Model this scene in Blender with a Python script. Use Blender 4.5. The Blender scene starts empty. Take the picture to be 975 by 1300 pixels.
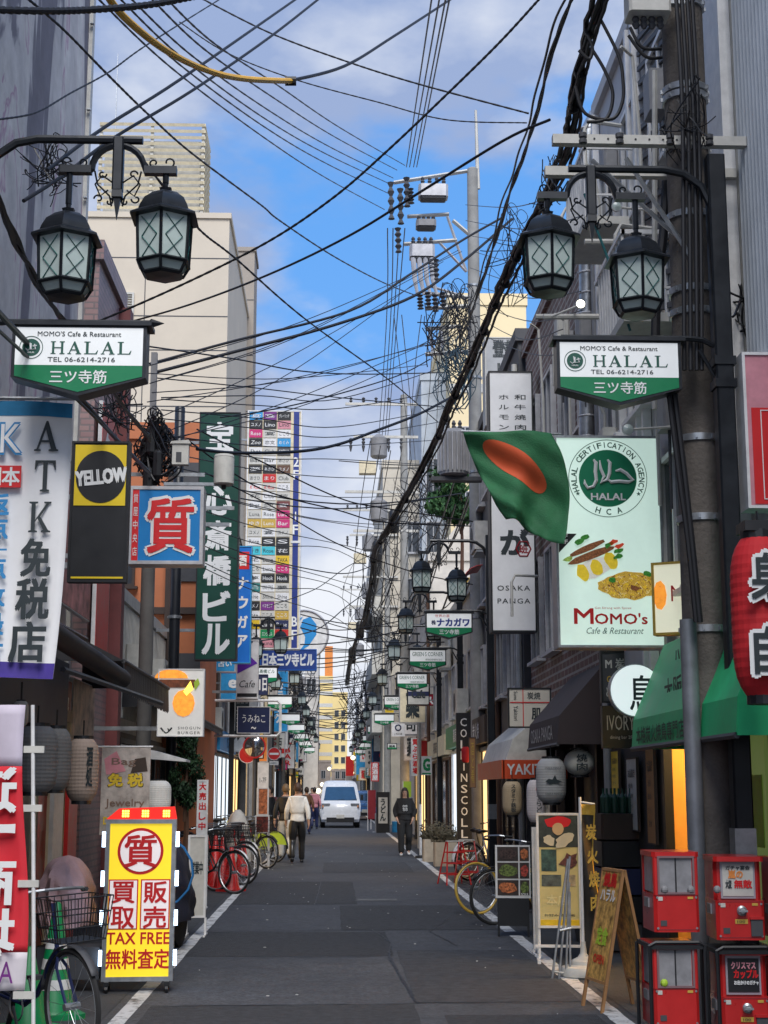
import bpy, bmesh, math, random
from mathutils import Vector, Matrix, Euler
R = math.radians
random.seed(7)
SC = bpy.context.scene
COL = SC.collection
# ---------------------------------------------------------------- camera
FPX = 1900.0
PITCH = math.atan(352/FPX); YAW = -math.atan(64.5/FPX*math.cos(PITCH))
cam = bpy.data.cameras.new('camera'); cam.sensor_fit = 'HORIZONTAL'; cam.sensor_width = 36
cam.lens = 36*FPX/975; cam.clip_end = 3000; cam.clip_start = .1
camo = bpy.data.objects.new('camera', cam); COL.objects.link(camo); SC.camera = camo
camo.location = (0, 0, 1.6); camo.rotation_euler = (math.pi/2+PITCH, 0, YAW)
CR = Euler((math.pi/2+PITCH, 0, YAW)).to_matrix()
def P(px, py, Y):
    d = CR @ Vector(((px-487.5)/FPX, -(py-650)/FPX, -1.0))
    k = Y/d.y
    return Vector((d.x*k, Y, 1.6+d.z*k))
def rect(x0, y0, x1, y1, Y):
    a = P(x0, (y0+y1)/2, Y); b = P(x1, (y0+y1)/2, Y); c = P((x0+x1)/2, y0, Y); d = P((x0+x1)/2, y1, Y)
    return (a.x+b.x)/2, d.z, b.x-a.x, c.z-d.z      # centre x, bottom z, width, height
# ---------------------------------------------------------------- world, sun, exposure
SC.view_settings.view_transform = 'Standard'; SC.view_settings.look = 'None'
SC.view_settings.gamma = 1; SC.view_settings.exposure = 1.0
SUN_EL, SUN_AZ = R(50), R(176)
W = bpy.data.worlds.new('World'); SC.world = W; W.use_nodes = True
def world():
    nt = W.node_tree; N = nt.nodes; L = nt.links; bg = N['Background']; bg.inputs[1].default_value = .085
    sky = N.new('ShaderNodeTexSky'); sky.sky_type = 'NISHITA'; sky.sun_disc = False
    sky.sun_elevation = SUN_EL; sky.sun_rotation = SUN_AZ; sky.air_density = 1.6; sky.dust_density = .5; sky.ozone_density = 3
    tc = N.new('ShaderNodeTexCoord'); sp = N.new('ShaderNodeSeparateXYZ'); L.new(tc.outputs['Generated'], sp.inputs[0])
    mp = N.new('ShaderNodeMapping'); mp.inputs['Scale'].default_value = (1, 1, 1.9); mp.inputs['Location'].default_value = (1.35, .7, .3); L.new(tc.outputs['Generated'], mp.inputs[0])
    n1 = N.new('ShaderNodeTexNoise'); n1.inputs['Scale'].default_value = 3.1; n1.inputs['Detail'].default_value = 7; n1.inputs['Roughness'].default_value = .52; L.new(mp.outputs[0], n1.inputs[0])
    n2 = N.new('ShaderNodeTexNoise'); n2.inputs['Scale'].default_value = 8; n2.inputs['Detail'].default_value = 6; L.new(mp.outputs[0], n2.inputs[0])
    # cloud cover: more near the horizon, a clear band above it
    el = N.new('ShaderNodeMapRange'); el.inputs[1].default_value = .13; el.inputs[2].default_value = .31; el.inputs[3].default_value = .30; el.inputs[4].default_value = .02; L.new(sp.outputs[2], el.inputs[0])
    ad = N.new('ShaderNodeMath'); ad.operation = 'ADD'; L.new(n1.outputs[0], ad.inputs[0]); L.new(el.outputs[0], ad.inputs[1])
    cr = N.new('ShaderNodeMapRange'); cr.interpolation_type = 'SMOOTHSTEP'; cr.inputs[1].default_value = .455; cr.inputs[2].default_value = .56; L.new(ad.outputs[0], cr.inputs[0])
    wl = N.new('ShaderNodeMapRange'); wl.inputs[1].default_value = .10; wl.inputs[2].default_value = .38; wl.inputs[3].default_value = .85; wl.inputs[4].default_value = -.05; L.new(sp.outputs[2], wl.inputs[0])
    nn = N.new('ShaderNodeMapRange'); nn.inputs[1].default_value = .38; nn.inputs[2].default_value = .68; nn.inputs[3].default_value = -.35; nn.inputs[4].default_value = .6; L.new(n2.outputs[0], nn.inputs[0])
    wa = N.new('ShaderNodeMath'); wa.operation = 'ADD'; wa.use_clamp = True; L.new(wl.outputs[0], wa.inputs[0]); L.new(nn.outputs[0], wa.inputs[1])
    cc = N.new('ShaderNodeMix'); cc.data_type = 'RGBA'; cc.inputs[6].default_value = (2.0, 2.6, 4.1, 1); cc.inputs[7].default_value = (5.2, 5.4, 5.8, 1); L.new(wa.outputs[0], cc.inputs[0])
    # the clear blue, from the sky texture
    hs = N.new('ShaderNodeMix'); hs.data_type = 'RGBA'; hs.inputs[0].default_value = .75
    hs.inputs[7].default_value = (.45, 2.1, 5.6, 1); L.new(sky.outputs[0], hs.inputs[6])
    mx = N.new('ShaderNodeMix'); mx.data_type = 'RGBA'; L.new(cr.outputs[0], mx.inputs[0]); L.new(hs.outputs[2], mx.inputs[6]); L.new(cc.outputs[2], mx.inputs[7])
    L.new(mx.outputs[2], bg.inputs[0])
world()
sl = bpy.data.lights.new('sun', 'SUN'); sl.energy = 2.0; sl.angle = R(34); sl.color = (1, .965, .92)
so = bpy.data.objects.new('sun', sl); COL.objects.link(so)
so.rotation_euler = Euler((R(40), 0, R(4)))       # high soft light from behind the camera
# ---------------------------------------------------------------- materials
MC = {}
def mat(name, col, rough=.6, metal=0, var=.25, scale=4, bump=0., emis=0, ecol=None, trans=0, spec=.5, coat=0):
    k = name
    if k in MC: return MC[k]
    m = bpy.data.materials.new(name); m.use_nodes = True; nt = m.node_tree; N = nt.nodes; L = nt.links
    b = N['Principled BSDF']; b.inputs['Roughness'].default_value = rough; b.inputs['Metallic'].default_value = metal
    b.inputs['Specular IOR Level'].default_value = spec
    c = (*col, 1); b.inputs['Base Color'].default_value = c
    if coat: b.inputs['Coat Weight'].default_value = coat
    if trans: b.inputs['Transmission Weight'].default_value = trans
    if var > 0:
        tc = N.new('ShaderNodeTexCoord'); n = N.new('ShaderNodeTexNoise'); n.inputs['Scale'].default_value = scale; n.inputs['Detail'].default_value = 6; n.inputs['Roughness'].default_value = .65
        L.new(tc.outputs['Object'], n.inputs[0])
        mr = N.new('ShaderNodeMapRange'); mr.inputs[1].default_value = .35; mr.inputs[2].default_value = .65; mr.inputs[3].default_value = 1-var; mr.inputs[4].default_value = 1+var*.35; L.new(n.outputs[0], mr.inputs[0])
        mu = N.new('ShaderNodeVectorMath'); mu.operation = 'SCALE'; mu.inputs[0].default_value = col; L.new(mr.outputs[0], mu.inputs['Scale'])
        L.new(mu.outputs[0], b.inputs['Base Color'])
        r2 = N.new('ShaderNodeMapRange'); r2.inputs[3].default_value = max(0, rough-.12); r2.inputs[4].default_value = min(1, rough+.15); L.new(n.outputs[0], r2.inputs[0]); L.new(r2.outputs[0], b.inputs['Roughness'])
        if bump:
            n3 = N.new('ShaderNodeTexNoise'); n3.inputs['Scale'].default_value = scale*12; n3.inputs['Detail'].default_value = 3; L.new(tc.outputs['Object'], n3.inputs[0])
            bp = N.new('ShaderNodeBump'); bp.inputs['Strength'].default_value = bump; bp.inputs['Distance'].default_value = .02; L.new(n3.outputs[0], bp.inputs['Height']); L.new(bp.outputs[0], b.inputs['Normal'])
    if emis:
        b.inputs['Emission Color'].default_value = (*(ecol or col), 1); b.inputs['Emission Strength'].default_value = emis
    MC[k] = m; return m
def tilemat(name, c1, c2, mortar, bw, bh, rough=.6, ms=.012, var=.2, axis='yz', bump=.4):
    if name in MC: return MC[name]
    m = bpy.data.materials.new(name); m.use_nodes = True; N = m.node_tree.nodes; L = m.node_tree.links; b = N['Principled BSDF']; b.inputs['Roughness'].default_value = rough
    tc = N.new('ShaderNodeTexCoord'); s = N.new('ShaderNodeSeparateXYZ'); L.new(tc.outputs['Object'], s.inputs[0]); cb = N.new('ShaderNodeCombineXYZ')
    ad = N.new('ShaderNodeMath'); ad.operation = 'ADD'; L.new(s.outputs[0], ad.inputs[0]); L.new(s.outputs[1], ad.inputs[1])
    L.new(ad.outputs[0], cb.inputs[0]); L.new(s.outputs[2], cb.inputs[1])
    br = N.new('ShaderNodeTexBrick'); br.inputs['Color1'].default_value = (*c1, 1); br.inputs['Color2'].default_value = (*c2, 1); br.inputs['Mortar'].default_value = (*mortar, 1)
    br.inputs['Scale'].default_value = 1; br.inputs['Mortar Size'].default_value = ms; br.inputs['Brick Width'].default_value = bw; br.inputs['Row Height'].default_value = bh
    L.new(cb.outputs[0], br.inputs[0])
    n = N.new('ShaderNodeTexNoise'); n.inputs['Scale'].default_value = 1.3; n.inputs['Detail'].default_value = 8; L.new(tc.outputs['Object'], n.inputs[0])
    mr = N.new('ShaderNodeMapRange'); mr.inputs[1].default_value = .3; mr.inputs[2].default_value = .7; mr.inputs[3].default_value = 1-var; mr.inputs[4].default_value = 1.08; L.new(n.outputs[0], mr.inputs[0])
    mu = N.new('ShaderNodeVectorMath'); mu.operation = 'SCALE'; L.new(br.outputs[0], mu.inputs[0]); L.new(mr.outputs[0], mu.inputs['Scale']); L.new(mu.outputs[0], b.inputs['Base Color'])
    bp = N.new('ShaderNodeBump'); bp.inputs['Strength'].default_value = bump; bp.inputs['Distance'].default_value = -.01; L.new(br.outputs[1], bp.inputs['Height']); L.new(bp.outputs[0], b.inputs['Normal'])
    MC[name] = m; return m
def M(k):                                  # plain paints by short spec
    if k in MC: return MC[k]
    d = {'black': ((.012, .013, .016), .45), 'black_metal': ((.013, .015, .02), .38), 'rubber': ((.015, .015, .016), .8), 'wire': ((.01, .01, .012), .55),
      'white': ((.72, .72, .72), .45), 'sign_white': ((.72, .73, .74), .35), 'dirty_white': ((.55, .54, .5), .6), 'grey': ((.25, .25, .26), .6), 'dark_grey': ((.06, .062, .07), .6),
      'red': ((.55, .02, .02), .4), 'deep_red': ((.28, .02, .03), .5), 'green': ((.0, .22, .07), .45), 'dark_green': ((.005, .05, .03), .4), 'blue': ((.01, .13, .5), .4), 'sky_blue': ((.03, .3, .62), .4),
      'navy': ((.012, .02, .08), .5), 'yellow': ((.75, .5, .02), .45), 'orange': ((.75, .25, .05), .55), 'cream': ((.68, .6, .42), .6), 'pink': ((.6, .25, .3), .5), 'purple': ((.16, .02, .2), .5), 'magenta': ((.55, .02, .16), .5),
      'cyan': ((.05, .5, .6), .5), 'brown': ((.12, .06, .035), .6), 'dark_brown': ((.045, .028, .022), .6), 'wood': ((.33, .17, .07), .6), 'gold': ((.55, .36, .06), .5), 'ink': ((.01, .01, .012), .6), 'lime': ((.4, .6, .05), .5), 'teal': ((.01, .18, .17), .5),
      'skin': ((.5, .29, .2), .55), 'hair': ((.025, .017, .013), .6), 'beige': ((.5, .42, .32), .7), 'maroon': ((.16, .04, .04), .6)}
    c, r = d[k]
    return mat(k, c, r, var=.18, scale=6)
def steel(): return mat('galvanised_steel', (.42, .44, .46), .38, .8, .25, 9)
def alum(): return mat('painted_aluminium', (.5, .5, .52), .4, .3, .2, 5)
def concrete(): return mat('pole_concrete', (.125, .11, .098), .85, 0, .35, 3, .4)
def lit(name, col, e, base=None): return mat(name, base or col, .4, var=.1, scale=2.5, emis=e, ecol=col)
def glass(): return mat('dark_window_glass', (.05, .06, .07), .08, 0, .3, 1.5, spec=.8)
# ---------------------------------------------------------------- mesh builder
class MB:
    def __init__(s): s.v = []; s.f = []; s.isl = []
    def add(s, vs, fs):
        s.isl.append((len(s.v), len(s.f)))
        o = len(s.v); s.v += [tuple(v) for v in vs]; s.f += [tuple(i+o for i in f) for f in fs]; return s
    def box(s, cx, cy, cz, sx, sy, sz, rot=None):
        vs = [Vector((x*sx/2, y*sy/2, z*sz/2)) for x in (-1, 1) for y in (-1, 1) for z in (-1, 1)]
        if rot is not None: vs = [rot @ v for v in vs]
        return s.add([v+Vector((cx, cy, cz)) for v in vs], [(0, 1, 3, 2), (4, 6, 7, 5), (0, 4, 5, 1), (2, 3, 7, 6), (0, 2, 6, 4), (1, 5, 7, 3)])
    def bb(s, x0, y0, z0, x1, y1, z1): return s.box((x0+x1)/2, (y0+y1)/2, (z0+z1)/2, abs(x1-x0), abs(y1-y0), abs(z1-z0))
    def cbox(s, cx, cy, cz, sx, sy, sz, c=.02):    # box with chamfered vertical edges
        x, y = sx/2, sy/2
        p = [(-x+c, -y), (x-c, -y), (x, -y+c), (x, y-c), (x-c, y), (-x+c, y), (-x, y-c), (-x, -y+c)]
        vs = [(cx+a, cy+b, cz-sz/2) for a, b in p]+[(cx+a, cy+b, cz+sz/2) for a, b in p]
        return s.add(vs, [tuple(range(7, -1, -1)), tuple(range(8, 16))]+[(i, (i+1) % 8, (i+1) % 8+8, i+8) for i in range(8)])
    def tube(s, pts, r, n=6, close=False, caps=True):
        pts = [Vector(p) for p in pts]; k = len(pts); rs = r if isinstance(r, (list, tuple)) else [r]*k
        vs = []; up = None
        for i, p in enumerate(pts):
            if close: t = pts[(i+1) % k]-pts[i-1]
            else: t = pts[min(i+1, k-1)]-pts[max(i-1, 0)]
            if t.length < 1e-9: t = Vector((0, 0, 1))
            t.normalize()
            if up is None:
                a = Vector((0, 0, 1)) if abs(t.z) < .9 else Vector((1, 0, 0)); up = t.cross(a).normalized()
            else:
                up = (up - t*up.dot(t))
                up = up.normalized() if up.length > 1e-6 else t.orthogonal().normalized()
            w = t.cross(up)
            for j in range(n):
                an = 2*math.pi*j/n; vs.append(p+(up*math.cos(an)+w*math.sin(an))*rs[i])
        fs = []
        for i in range(k if close else k-1):
            a = i*n; b = ((i+1) % k)*n
            fs += [(a+j, a+(j+1) % n, b+(j+1) % n, b+j) for j in range(n)]
        if caps and not close: fs += [tuple(range(n-1, -1, -1)), tuple((k-1)*n+j for j in range(n))]
        return s.add(vs, fs)
    def lathe(s, prof, n=12, c=(0, 0, 0), ph=0, axis='z'):
        vs = []
        for r, z in prof:
            for j in range(n):
                a = 2*math.pi*j/n+ph; x, y, zz = r*math.cos(a), r*math.sin(a), z
                if axis == 'y': x, y, zz = x, zz, y
                elif axis == 'x': x, y, zz = zz, x, y
                vs.append((c[0]+x, c[1]+y, c[2]+zz))
        fs = [tuple(range(n-1, -1, -1))]
        for i in range(len(prof)-1):
            fs += [(i*n+j, i*n+(j+1) % n, (i+1)*n+(j+1) % n, (i+1)*n+j) for j in range(n)]
        fs.append(tuple((len(prof)-1)*n+j for j in range(n)))
        return s.add(vs, fs)
    def prism(s, poly, y0, y1, axis='y'):      # poly in xz (axis y) or yz (axis x) or xy (axis z)
        n = len(poly)
        def q(a, b, t): return (a, t, b) if axis == 'y' else ((t, a, b) if axis == 'x' else (a, b, t))
        vs = [q(a, b, y0) for a, b in poly]+[q(a, b, y1) for a, b in poly]
        return s.add(vs, [tuple(range(n)), tuple(range(2*n-1, n-1, -1))]+[(i, i+n, (i+1) % n+n, (i+1) % n) for i in range(n)])
    def grid(s, fn, nu, nv, thick=0):
        vs = [fn(i/nu, j/nv) for j in range(nv+1) for i in range(nu+1)]
        return s.add(vs, [(j*(nu+1)+i, j*(nu+1)+i+1, (j+1)*(nu+1)+i+1, (j+1)*(nu+1)+i) for j in range(nv) for i in range(nu)])
    def mesh(s, name, m, smooth=False):
        me = bpy.data.meshes.new(name); me.from_pydata(s.v, [], s.f); me.materials.append(m)
        if len(s.f) < 60000:
            bm = bmesh.new(); bm.from_mesh(me); bmesh.ops.recalc_face_normals(bm, faces=bm.faces); bm.to_mesh(me); bm.free()
        if smooth:
            me.shade_smooth()
            try: me.set_sharp_from_angle(angle=R(40))
            except Exception: pass
        return me
    def build(s, name, m, parent=None, smooth=False, label=None, solid=0):
        o = bpy.data.objects.new(name, s.mesh(name, m, smooth)); COL.objects.link(o)
        if parent is not None: o.parent = parent
        if label: o['label'] = label
        if solid:
            q = o.modifiers.new('s', 'SOLIDIFY'); q.thickness = solid; q.offset = 0
        return o
def _each(s, name, m, parent=None, smooth=False):      # every piece an object of its own
    out = []
    for i, (a, f) in enumerate(s.isl):
        a2, f2 = s.isl[i+1] if i+1 < len(s.isl) else (len(s.v), len(s.f))
        b = MB(); b.add(s.v[a:a2], [tuple(q-a for q in fc) for fc in s.f[f:f2]]); out.append(b.build(name, m, parent, smooth))
    return out
MB.each = _each
def thing(name, label, cat, loc=(0, 0, 0), rz=0, group=None):
    o = bpy.data.objects.new(name, None); COL.objects.link(o); o.empty_display_size = .1
    o.location = loc; o.rotation_euler = (0, 0, rz); o['label'] = label; o['category'] = cat
    if group: o['group'] = group
    return o
def tag(o, label, cat, group=None):
    o['label'] = label; o['category'] = cat
    if group: o['group'] = group
    return o
def struct(o, kind='structure'): o['kind'] = kind; return o
def copy_tree(o, label=None, parent=None, loc=None, rz=None, group=None):
    c = o.copy(); COL.objects.link(c); c.parent = parent
    if loc is not None: c.location = loc
    if rz is not None: c.rotation_euler = (0, 0, rz)
    if label: c['label'] = label
    if group: c['group'] = group
    for ch in list(o.children): copy_tree(ch, parent=c)
    return c
# ---------------------------------------------------------------- lettering
TC = {}
def glyphs(s, bold=0., shear=0., spacing=1., vertical=False, res=2):
    k = (s, bold, shear, spacing, vertical)
    if k in TC: return TC[k]
    f = bpy.data.curves.new('t', 'FONT'); f.size = 1; f.offset = bold; f.shear = shear; f.resolution_u = res; f.space_character = spacing
    f.body = '\n'.join(s) if vertical else s
    if vertical: f.align_x = 'CENTER'; f.space_line = .95
    o = bpy.data.objects.new('t', f); COL.objects.link(o)
    me = o.to_mesh()
    vs = [(v.co.x, v.co.y) for v in me.vertices]; fs = [tuple(p.vertices) for p in me.polygons]
    o.to_mesh_clear(); bpy.data.objects.remove(o)
    x0 = min(v[0] for v in vs); x1 = max(v[0] for v in vs); y0 = min(v[1] for v in vs); y1 = max(v[1] for v in vs)
    TC[k] = ([((a-(x0+x1)/2)/(x1-x0), (b-(y0+y1)/2)/(y1-y0)) for a, b in vs], fs, (x1-x0)/(y1-y0))
    return TC[k]
def T(s, m, parent, x, z, w, h, y=-.004, bold=.0, shear=0, vertical=False, spacing=1., name='lettering', rot=None, keep=False):
    """lettering centred on local (x, z), w wide and h high, on a face that looks to -y"""
    vs, fs, ar = glyphs(s, 0, shear, spacing, vertical)
    if keep:
        if w/h > ar: w = h*ar
        else: h = w/ar
    b = MB(); e = bold*1.1*(h/len(s) if vertical else h)
    sh = [(0, 0)] if bold <= 0 else ([(-e, -e), (e, -e), (e, e), (-e, e)] if bold < .06 else [(e*math.cos(k*.7854), e*math.sin(k*.7854)) for k in range(8)]+[(0, 0)])
    for q, (dx, dz) in enumerate(sh): b.add([(a*w+dx, .00025*q, c*h+dz) for a, c in vs], fs)
    me = bpy.data.meshes.new(name); me.from_pydata(b.v, [], b.f); me.materials.append(m)
    o = bpy.data.objects.new(name, me); COL.objects.link(o); o.parent = parent; o.location = (x, y, z)
    if rot: o.rotation_euler = rot
    return o
SERIF = {  # simple roman capitals with serifs, unit box
 'H': [[(0, 0), (.36, 0), (.36, .05), (.26, .07), (.26, .93), (.36, .95), (.36, 1), (0, 1), (0, .95), (.1, .93), (.1, .07), (0, .05)],
       [(.64, 0), (1, 0), (1, .05), (.9, .07), (.9, .93), (1, .95), (1, 1), (.64, 1), (.64, .95), (.74, .93), (.74, .07), (.64, .05)], [(.26, .47), (.74, .47), (.74, .53), (.26, .53)]],
 'A': [[(0, 0), (.28, 0), (.28, .05), (.18, .07), (.52, .86), (.47, 1), (.1, .07), (0, .05)], [(.6, 0), (1, 0), (1, .05), (.92, .07), (.55, 1), (.47, 1), (.42, .84), (.7, .07), (.6, .05)], [(.24, .3), (.68, .3), (.66, .36), (.27, .36)]],
 'L': [[(0, 0), (.92, 0), (1, .3), (.95, .3), (.82, .07), (.32, .07), (.32, .93), (.44, .95), (.44, 1), (0, 1), (0, .95), (.13, .93), (.13, .07), (0, .05)]],
 'T': [[(.28, 0), (.72, 0), (.72, .05), (.6, .07), (.6, .93), (.85, .91), (.95, .7), (1, .7), (.98, 1), (.02, 1), (0, .7), (.05, .7), (.15, .91), (.4, .93), (.4, .07), (.28, .05)]],
 'K': [[(0, 0), (.4, 0), (.4, .05), (.29, .07), (.29, .93), (.4, .95), (.4, 1), (0, 1), (0, .95), (.11, .93), (.11, .07), (0, .05)], [(.29, .4), (.78, .93), (.68, .95), (.68, 1), (1, 1), (1, .95), (.9, .93), (.52, .52), (.9, .07), (1, .05), (1, 0), (.58, 0), (.58, .05), (.68, .08), (.4, .45), (.29, .34)]],
}
def serif(s, m, parent, x, z, w, h, gap=.28, y=-.004, vertical=False):
    b = MB(); n = len(s)
    for i, ch in enumerate(s):
        if vertical: cw, chh = w, h/(n+(n-1)*gap); ox, oz = x-w/2, z+h/2-chh-i*chh*(1+gap)
        else: cw = w/(n+(n-1)*gap); chh = h; ox, oz = x-w/2+i*cw*(1+gap), z-h/2
        for q, poly in enumerate(SERIF[ch]):
            b.prism([(ox+a*cw, oz+c*chh) for a, c in poly], y-.001*q, y+.003)
    return b.build('lettering', m, parent)
def disc(r, m, parent, x, z, y=-.004, name='roundel', rz=None, n=32, t=.004):
    b = MB(); b.prism([(x+r*math.cos(2*math.pi*i/n), z+(rz or r)*math.sin(2*math.pi*i/n)) for i in range(n)], y, y+t)
    return b.build(name, m, parent)
def ring(r, t, m, parent, x, z, y=-.005, name='ring', n=36):
    b = MB(); b.tube([(x+r*math.cos(2*math.pi*i/n), y, z+r*math.sin(2*math.pi*i/n)) for i in range(n)], t, 4, True)
    return b.build(name, m, parent)
def panel(x0, z0, x1, z1, m, parent, y=-.004, t=.004, name='print'):
    return MB().bb(x0, y, z0, x1, y+t, z1).build(name, m, parent)
def frame_rect(w, h, z0, t, d, b, x=0):       # rectangular frame bars, w x h outside, front at y=-d/2
    b.bb(x-w/2, -d/2, z0, x-w/2+t, d/2, z0+h); b.bb(x+w/2-t, -d/2, z0, x+w/2, d/2, z0+h)
    b.bb(x-w/2+t, -d/2, z0, x+w/2-t, d/2, z0+t); b.bb(x-w/2+t, -d/2, z0+h-t, x+w/2-t, d/2, z0+h); return b
def signbox(name, label, px, Y, frame='alum', face='sign_white', d=.16, t=.03, rz=0, cat='sign', group=None, hang=None):
    """box sign given by its place in the street; returns root, width, height; local z=0 is its bottom, face at y=-d/2-..."""
    x, z, w, h = rect(*px, Y)
    r = thing(name, label, cat, (x, Y+d/2, z), rz, group)
    fm = alum() if frame == 'alum' else (steel() if frame == 'steel' else (M(frame) if isinstance(frame, str) else frame))
    b = MB(); frame_rect(w, h, 0, t, d, b); b.build('frame', fm, r)
    fa = M(face) if isinstance(face, str) else face
    MB().bb(-w/2+t, -d/2+.012, t, w/2-t, d/2-.012, h-t).build('panel', fa, r)
    if hang is not None:                        # side brackets to the wall (hang = signed distance)
        b = MB()
        for zz in (h*.12, h*.88): 
            s_ = 1 if hang > 0 else -1
            b.bb(s_*w/2, -.025, zz-.025, s_*w/2+hang, .025, zz+.025)
        b.build('bracket', steel(), r)
    return r, w, h, -d/2+.012-.004
# ================================================================ SETTING
def asphalt():
    m = bpy.data.materials.new('asphalt'); m.use_nodes = True; N = m.node_tree.nodes; L = m.node_tree.links; b = N['Principled BSDF']
    tc = N.new('ShaderNodeTexCoord'); 
    def noise(sc, det, ro=.6):
        n = N.new('ShaderNodeTexNoise'); n.inputs['Scale'].default_value = sc; n.inputs['Detail'].default_value = det; n.inputs['Roughness'].default_value = ro; L.new(tc.outputs['Object'], n.inputs[0]); return n
    big = noise(.55, 8, .62); fine = noise(22, 6, .85); mid = noise(5, 7, .7)
    v = N.new('ShaderNodeTexVoronoi'); v.inputs['Scale'].default_value = 34; L.new(tc.outputs['Object'], v.inputs[0])
    def mr(src, a, c, d, e):
        q = N.new('ShaderNodeMapRange'); q.inputs[1].default_value = a; q.inputs[2].default_value = c; q.inputs[3].default_value = d; q.inputs[4].default_value = e; L.new(src, q.inputs[0]); return q.outputs[0]
    def mul(a, c):
        q = N.new('ShaderNodeMath'); q.operation = 'MULTIPLY'; L.new(a, q.inputs[0]); L.new(c, q.inputs[1]); return q.outputs[0]
    s = mul(mul(mr(big.outputs[0], .3, .7, .66, 1.3), mr(fine.outputs[0], .36, .66, .45, 1.6)), mr(mid.outputs[0], .3, .7, .72, 1.25))
    # pale aggregate flecks and dark oil spots
    fl = mr(v.outputs[0], .02, .16, 2.4, 1.0); s = mul(s, fl)
    sc = N.new('ShaderNodeVectorMath'); sc.operation = 'SCALE'; sc.inputs[0].default_value = (.052, .056, .066); L.new(s, sc.inputs['Scale']); L.new(sc.outputs[0], b.inputs['Base Color'])
    L.new(mr(big.outputs[0], .3, .7, .62, .9), b.inputs['Roughness'])
    bp = N.new('ShaderNodeBump'); bp.inputs['Strength'].default_value = .55; bp.inputs['Distance'].default_value = .006; L.new(fine.outputs[0], bp.inputs['Height']); L.new(bp.outputs[0], b.inputs['Normal'])
    return m
ASPH = asphalt()
def paintline():
    m = bpy.data.materials.new('worn_road_paint'); m.use_nodes = True; N = m.node_tree.nodes; L = m.node_tree.links; b = N['Principled BSDF']; b.inputs['Roughness'].default_value = .7
    tc = N.new('ShaderNodeTexCoord'); n = N.new('ShaderNodeTexNoise'); n.inputs['Scale'].default_value = 7; n.inputs['Detail'].default_value = 9; n.inputs['Roughness'].default_value = .72; L.new(tc.outputs['Object'], n.inputs[0])
    r = N.new('ShaderNodeValToRGB'); r.color_ramp.elements[0].position = .38; r.color_ramp.elements[0].color = (.08, .08, .085, 1); r.color_ramp.elements[1].position = .50; r.color_ramp.elements[1].color = (.56, .57, .58, 1)
    L.new(n.outputs[0], r.inputs[0]); L.new(r.outputs[0], b.inputs['Base Color']); return m
LINE = paintline()
struct(MB().add([(-400, -60, 0), (400, -60, 0), (400, 900, 0), (-400, 900, 0)], [(0, 1, 2, 3)]).build('ground', ASPH))
def strip(name, x0, x1, y0, y1, z, m, n=1, jit=0, kind='structure', bend=0):
    b = MB(); vs = []
    rnd = random.Random(int(abs(x0*100)+y0))
    for i in range(n+1):
        y = y0+(y1-y0)*i/n; j = rnd.uniform(-jit, jit); k = rnd.uniform(-jit, jit)
        vs += [(x0+j, y, z), (x1+k, y, z)]
    b.add(vs, [(2*i, 2*i+1, 2*i+3, 2*i+2) for i in range(n)]); return struct(b.build(name, m))
SIDE_PAVE = mat('side_pavement', (.05, .052, .058), .85, var=.35, scale=3, bump=.5)
strip('road', -1.53, 2.07, -20, 260, .004, ASPH, 60, 0)
strip('side_path_left', -3.05, -1.62, -5, 57, .004, SIDE_PAVE, 12, .0)
strip('side_path_right', 2.16, 3.1, -5, 57, .004, SIDE_PAVE, 12, .0)
strip('white_line_left', -1.55, -1.43, 3, 37.5, .009, LINE, 90, .006); strip('white_line_left_far', -1.55, -1.43, 68, 180, .009, LINE, 40, .005)
for a, c in ((3, 17.1), (17.5, 57.5), (71, 180)): strip('white_line_right', 1.96, 2.09, a, c, .009, LINE, 80, .006)
strip('white_line_right_end', 1.5, 2.09, 57.6, 58.3, .009, LINE, 4, .01)
# the repaired rectangles of asphalt, each with its own age
PA = [mat('asphalt_patch_%s' % k, c, .8, var=.5, scale=s, bump=.9) for k, c, s in (('dark', (.051, .055, .066), 14), ('blue_grey', (.055, .060, .073), 9), ('mid', (.053, .057, .067), 11))]
for x0, x1, y0, y1, k in ((-1.35, .62, 9.2, 11.75, 0), (.64, 1.9, 11.85, 15.6, 1), (-1.42, .6, 15.1, 17.6, 0), (.1, 1.92, 17.8, 21.5, 2), (-1.42, .35, 21.8, 27, 2), (.8, 1.9, 8.1, 11.2, 0), (-.2, 1.6, 30, 34, 1)):
    strip('asphalt_patch', x0, x1, y0, y1, .0065+.0006*k, PA[k], 14, .007)
SEAM = mat('tar_seam', (.012, .012, .014), .5, var=.1)
def seam(pts, w=.018):
    b = MB(); vs = []
    rnd = random.Random(3)
    out = []
    for i in range(len(pts)-1):
        a = Vector(pts[i]); c = Vector(pts[i+1]); k = max(2, int((c-a).length/.09))
        out += [a.lerp(c, t/k)+Vector((rnd.uniform(-.012, .012), rnd.uniform(-.012, .012))) for t in range(k)]
    for i in range(len(out)-1):
        d = (out[i+1]-out[i]).normalized(); nrm = Vector((-d.y, d.x)); ww = w*rnd.uniform(.3, 1)
        vs += [(*(out[i]+nrm*ww), .0093), (*(out[i]-nrm*ww), .0093)]
    b.add(vs, [(2*i, 2*i+1, 2*i+3, 2*i+2) for i in range(len(vs)//2-1)]); return struct(b.build('road_crack', SEAM))
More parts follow.
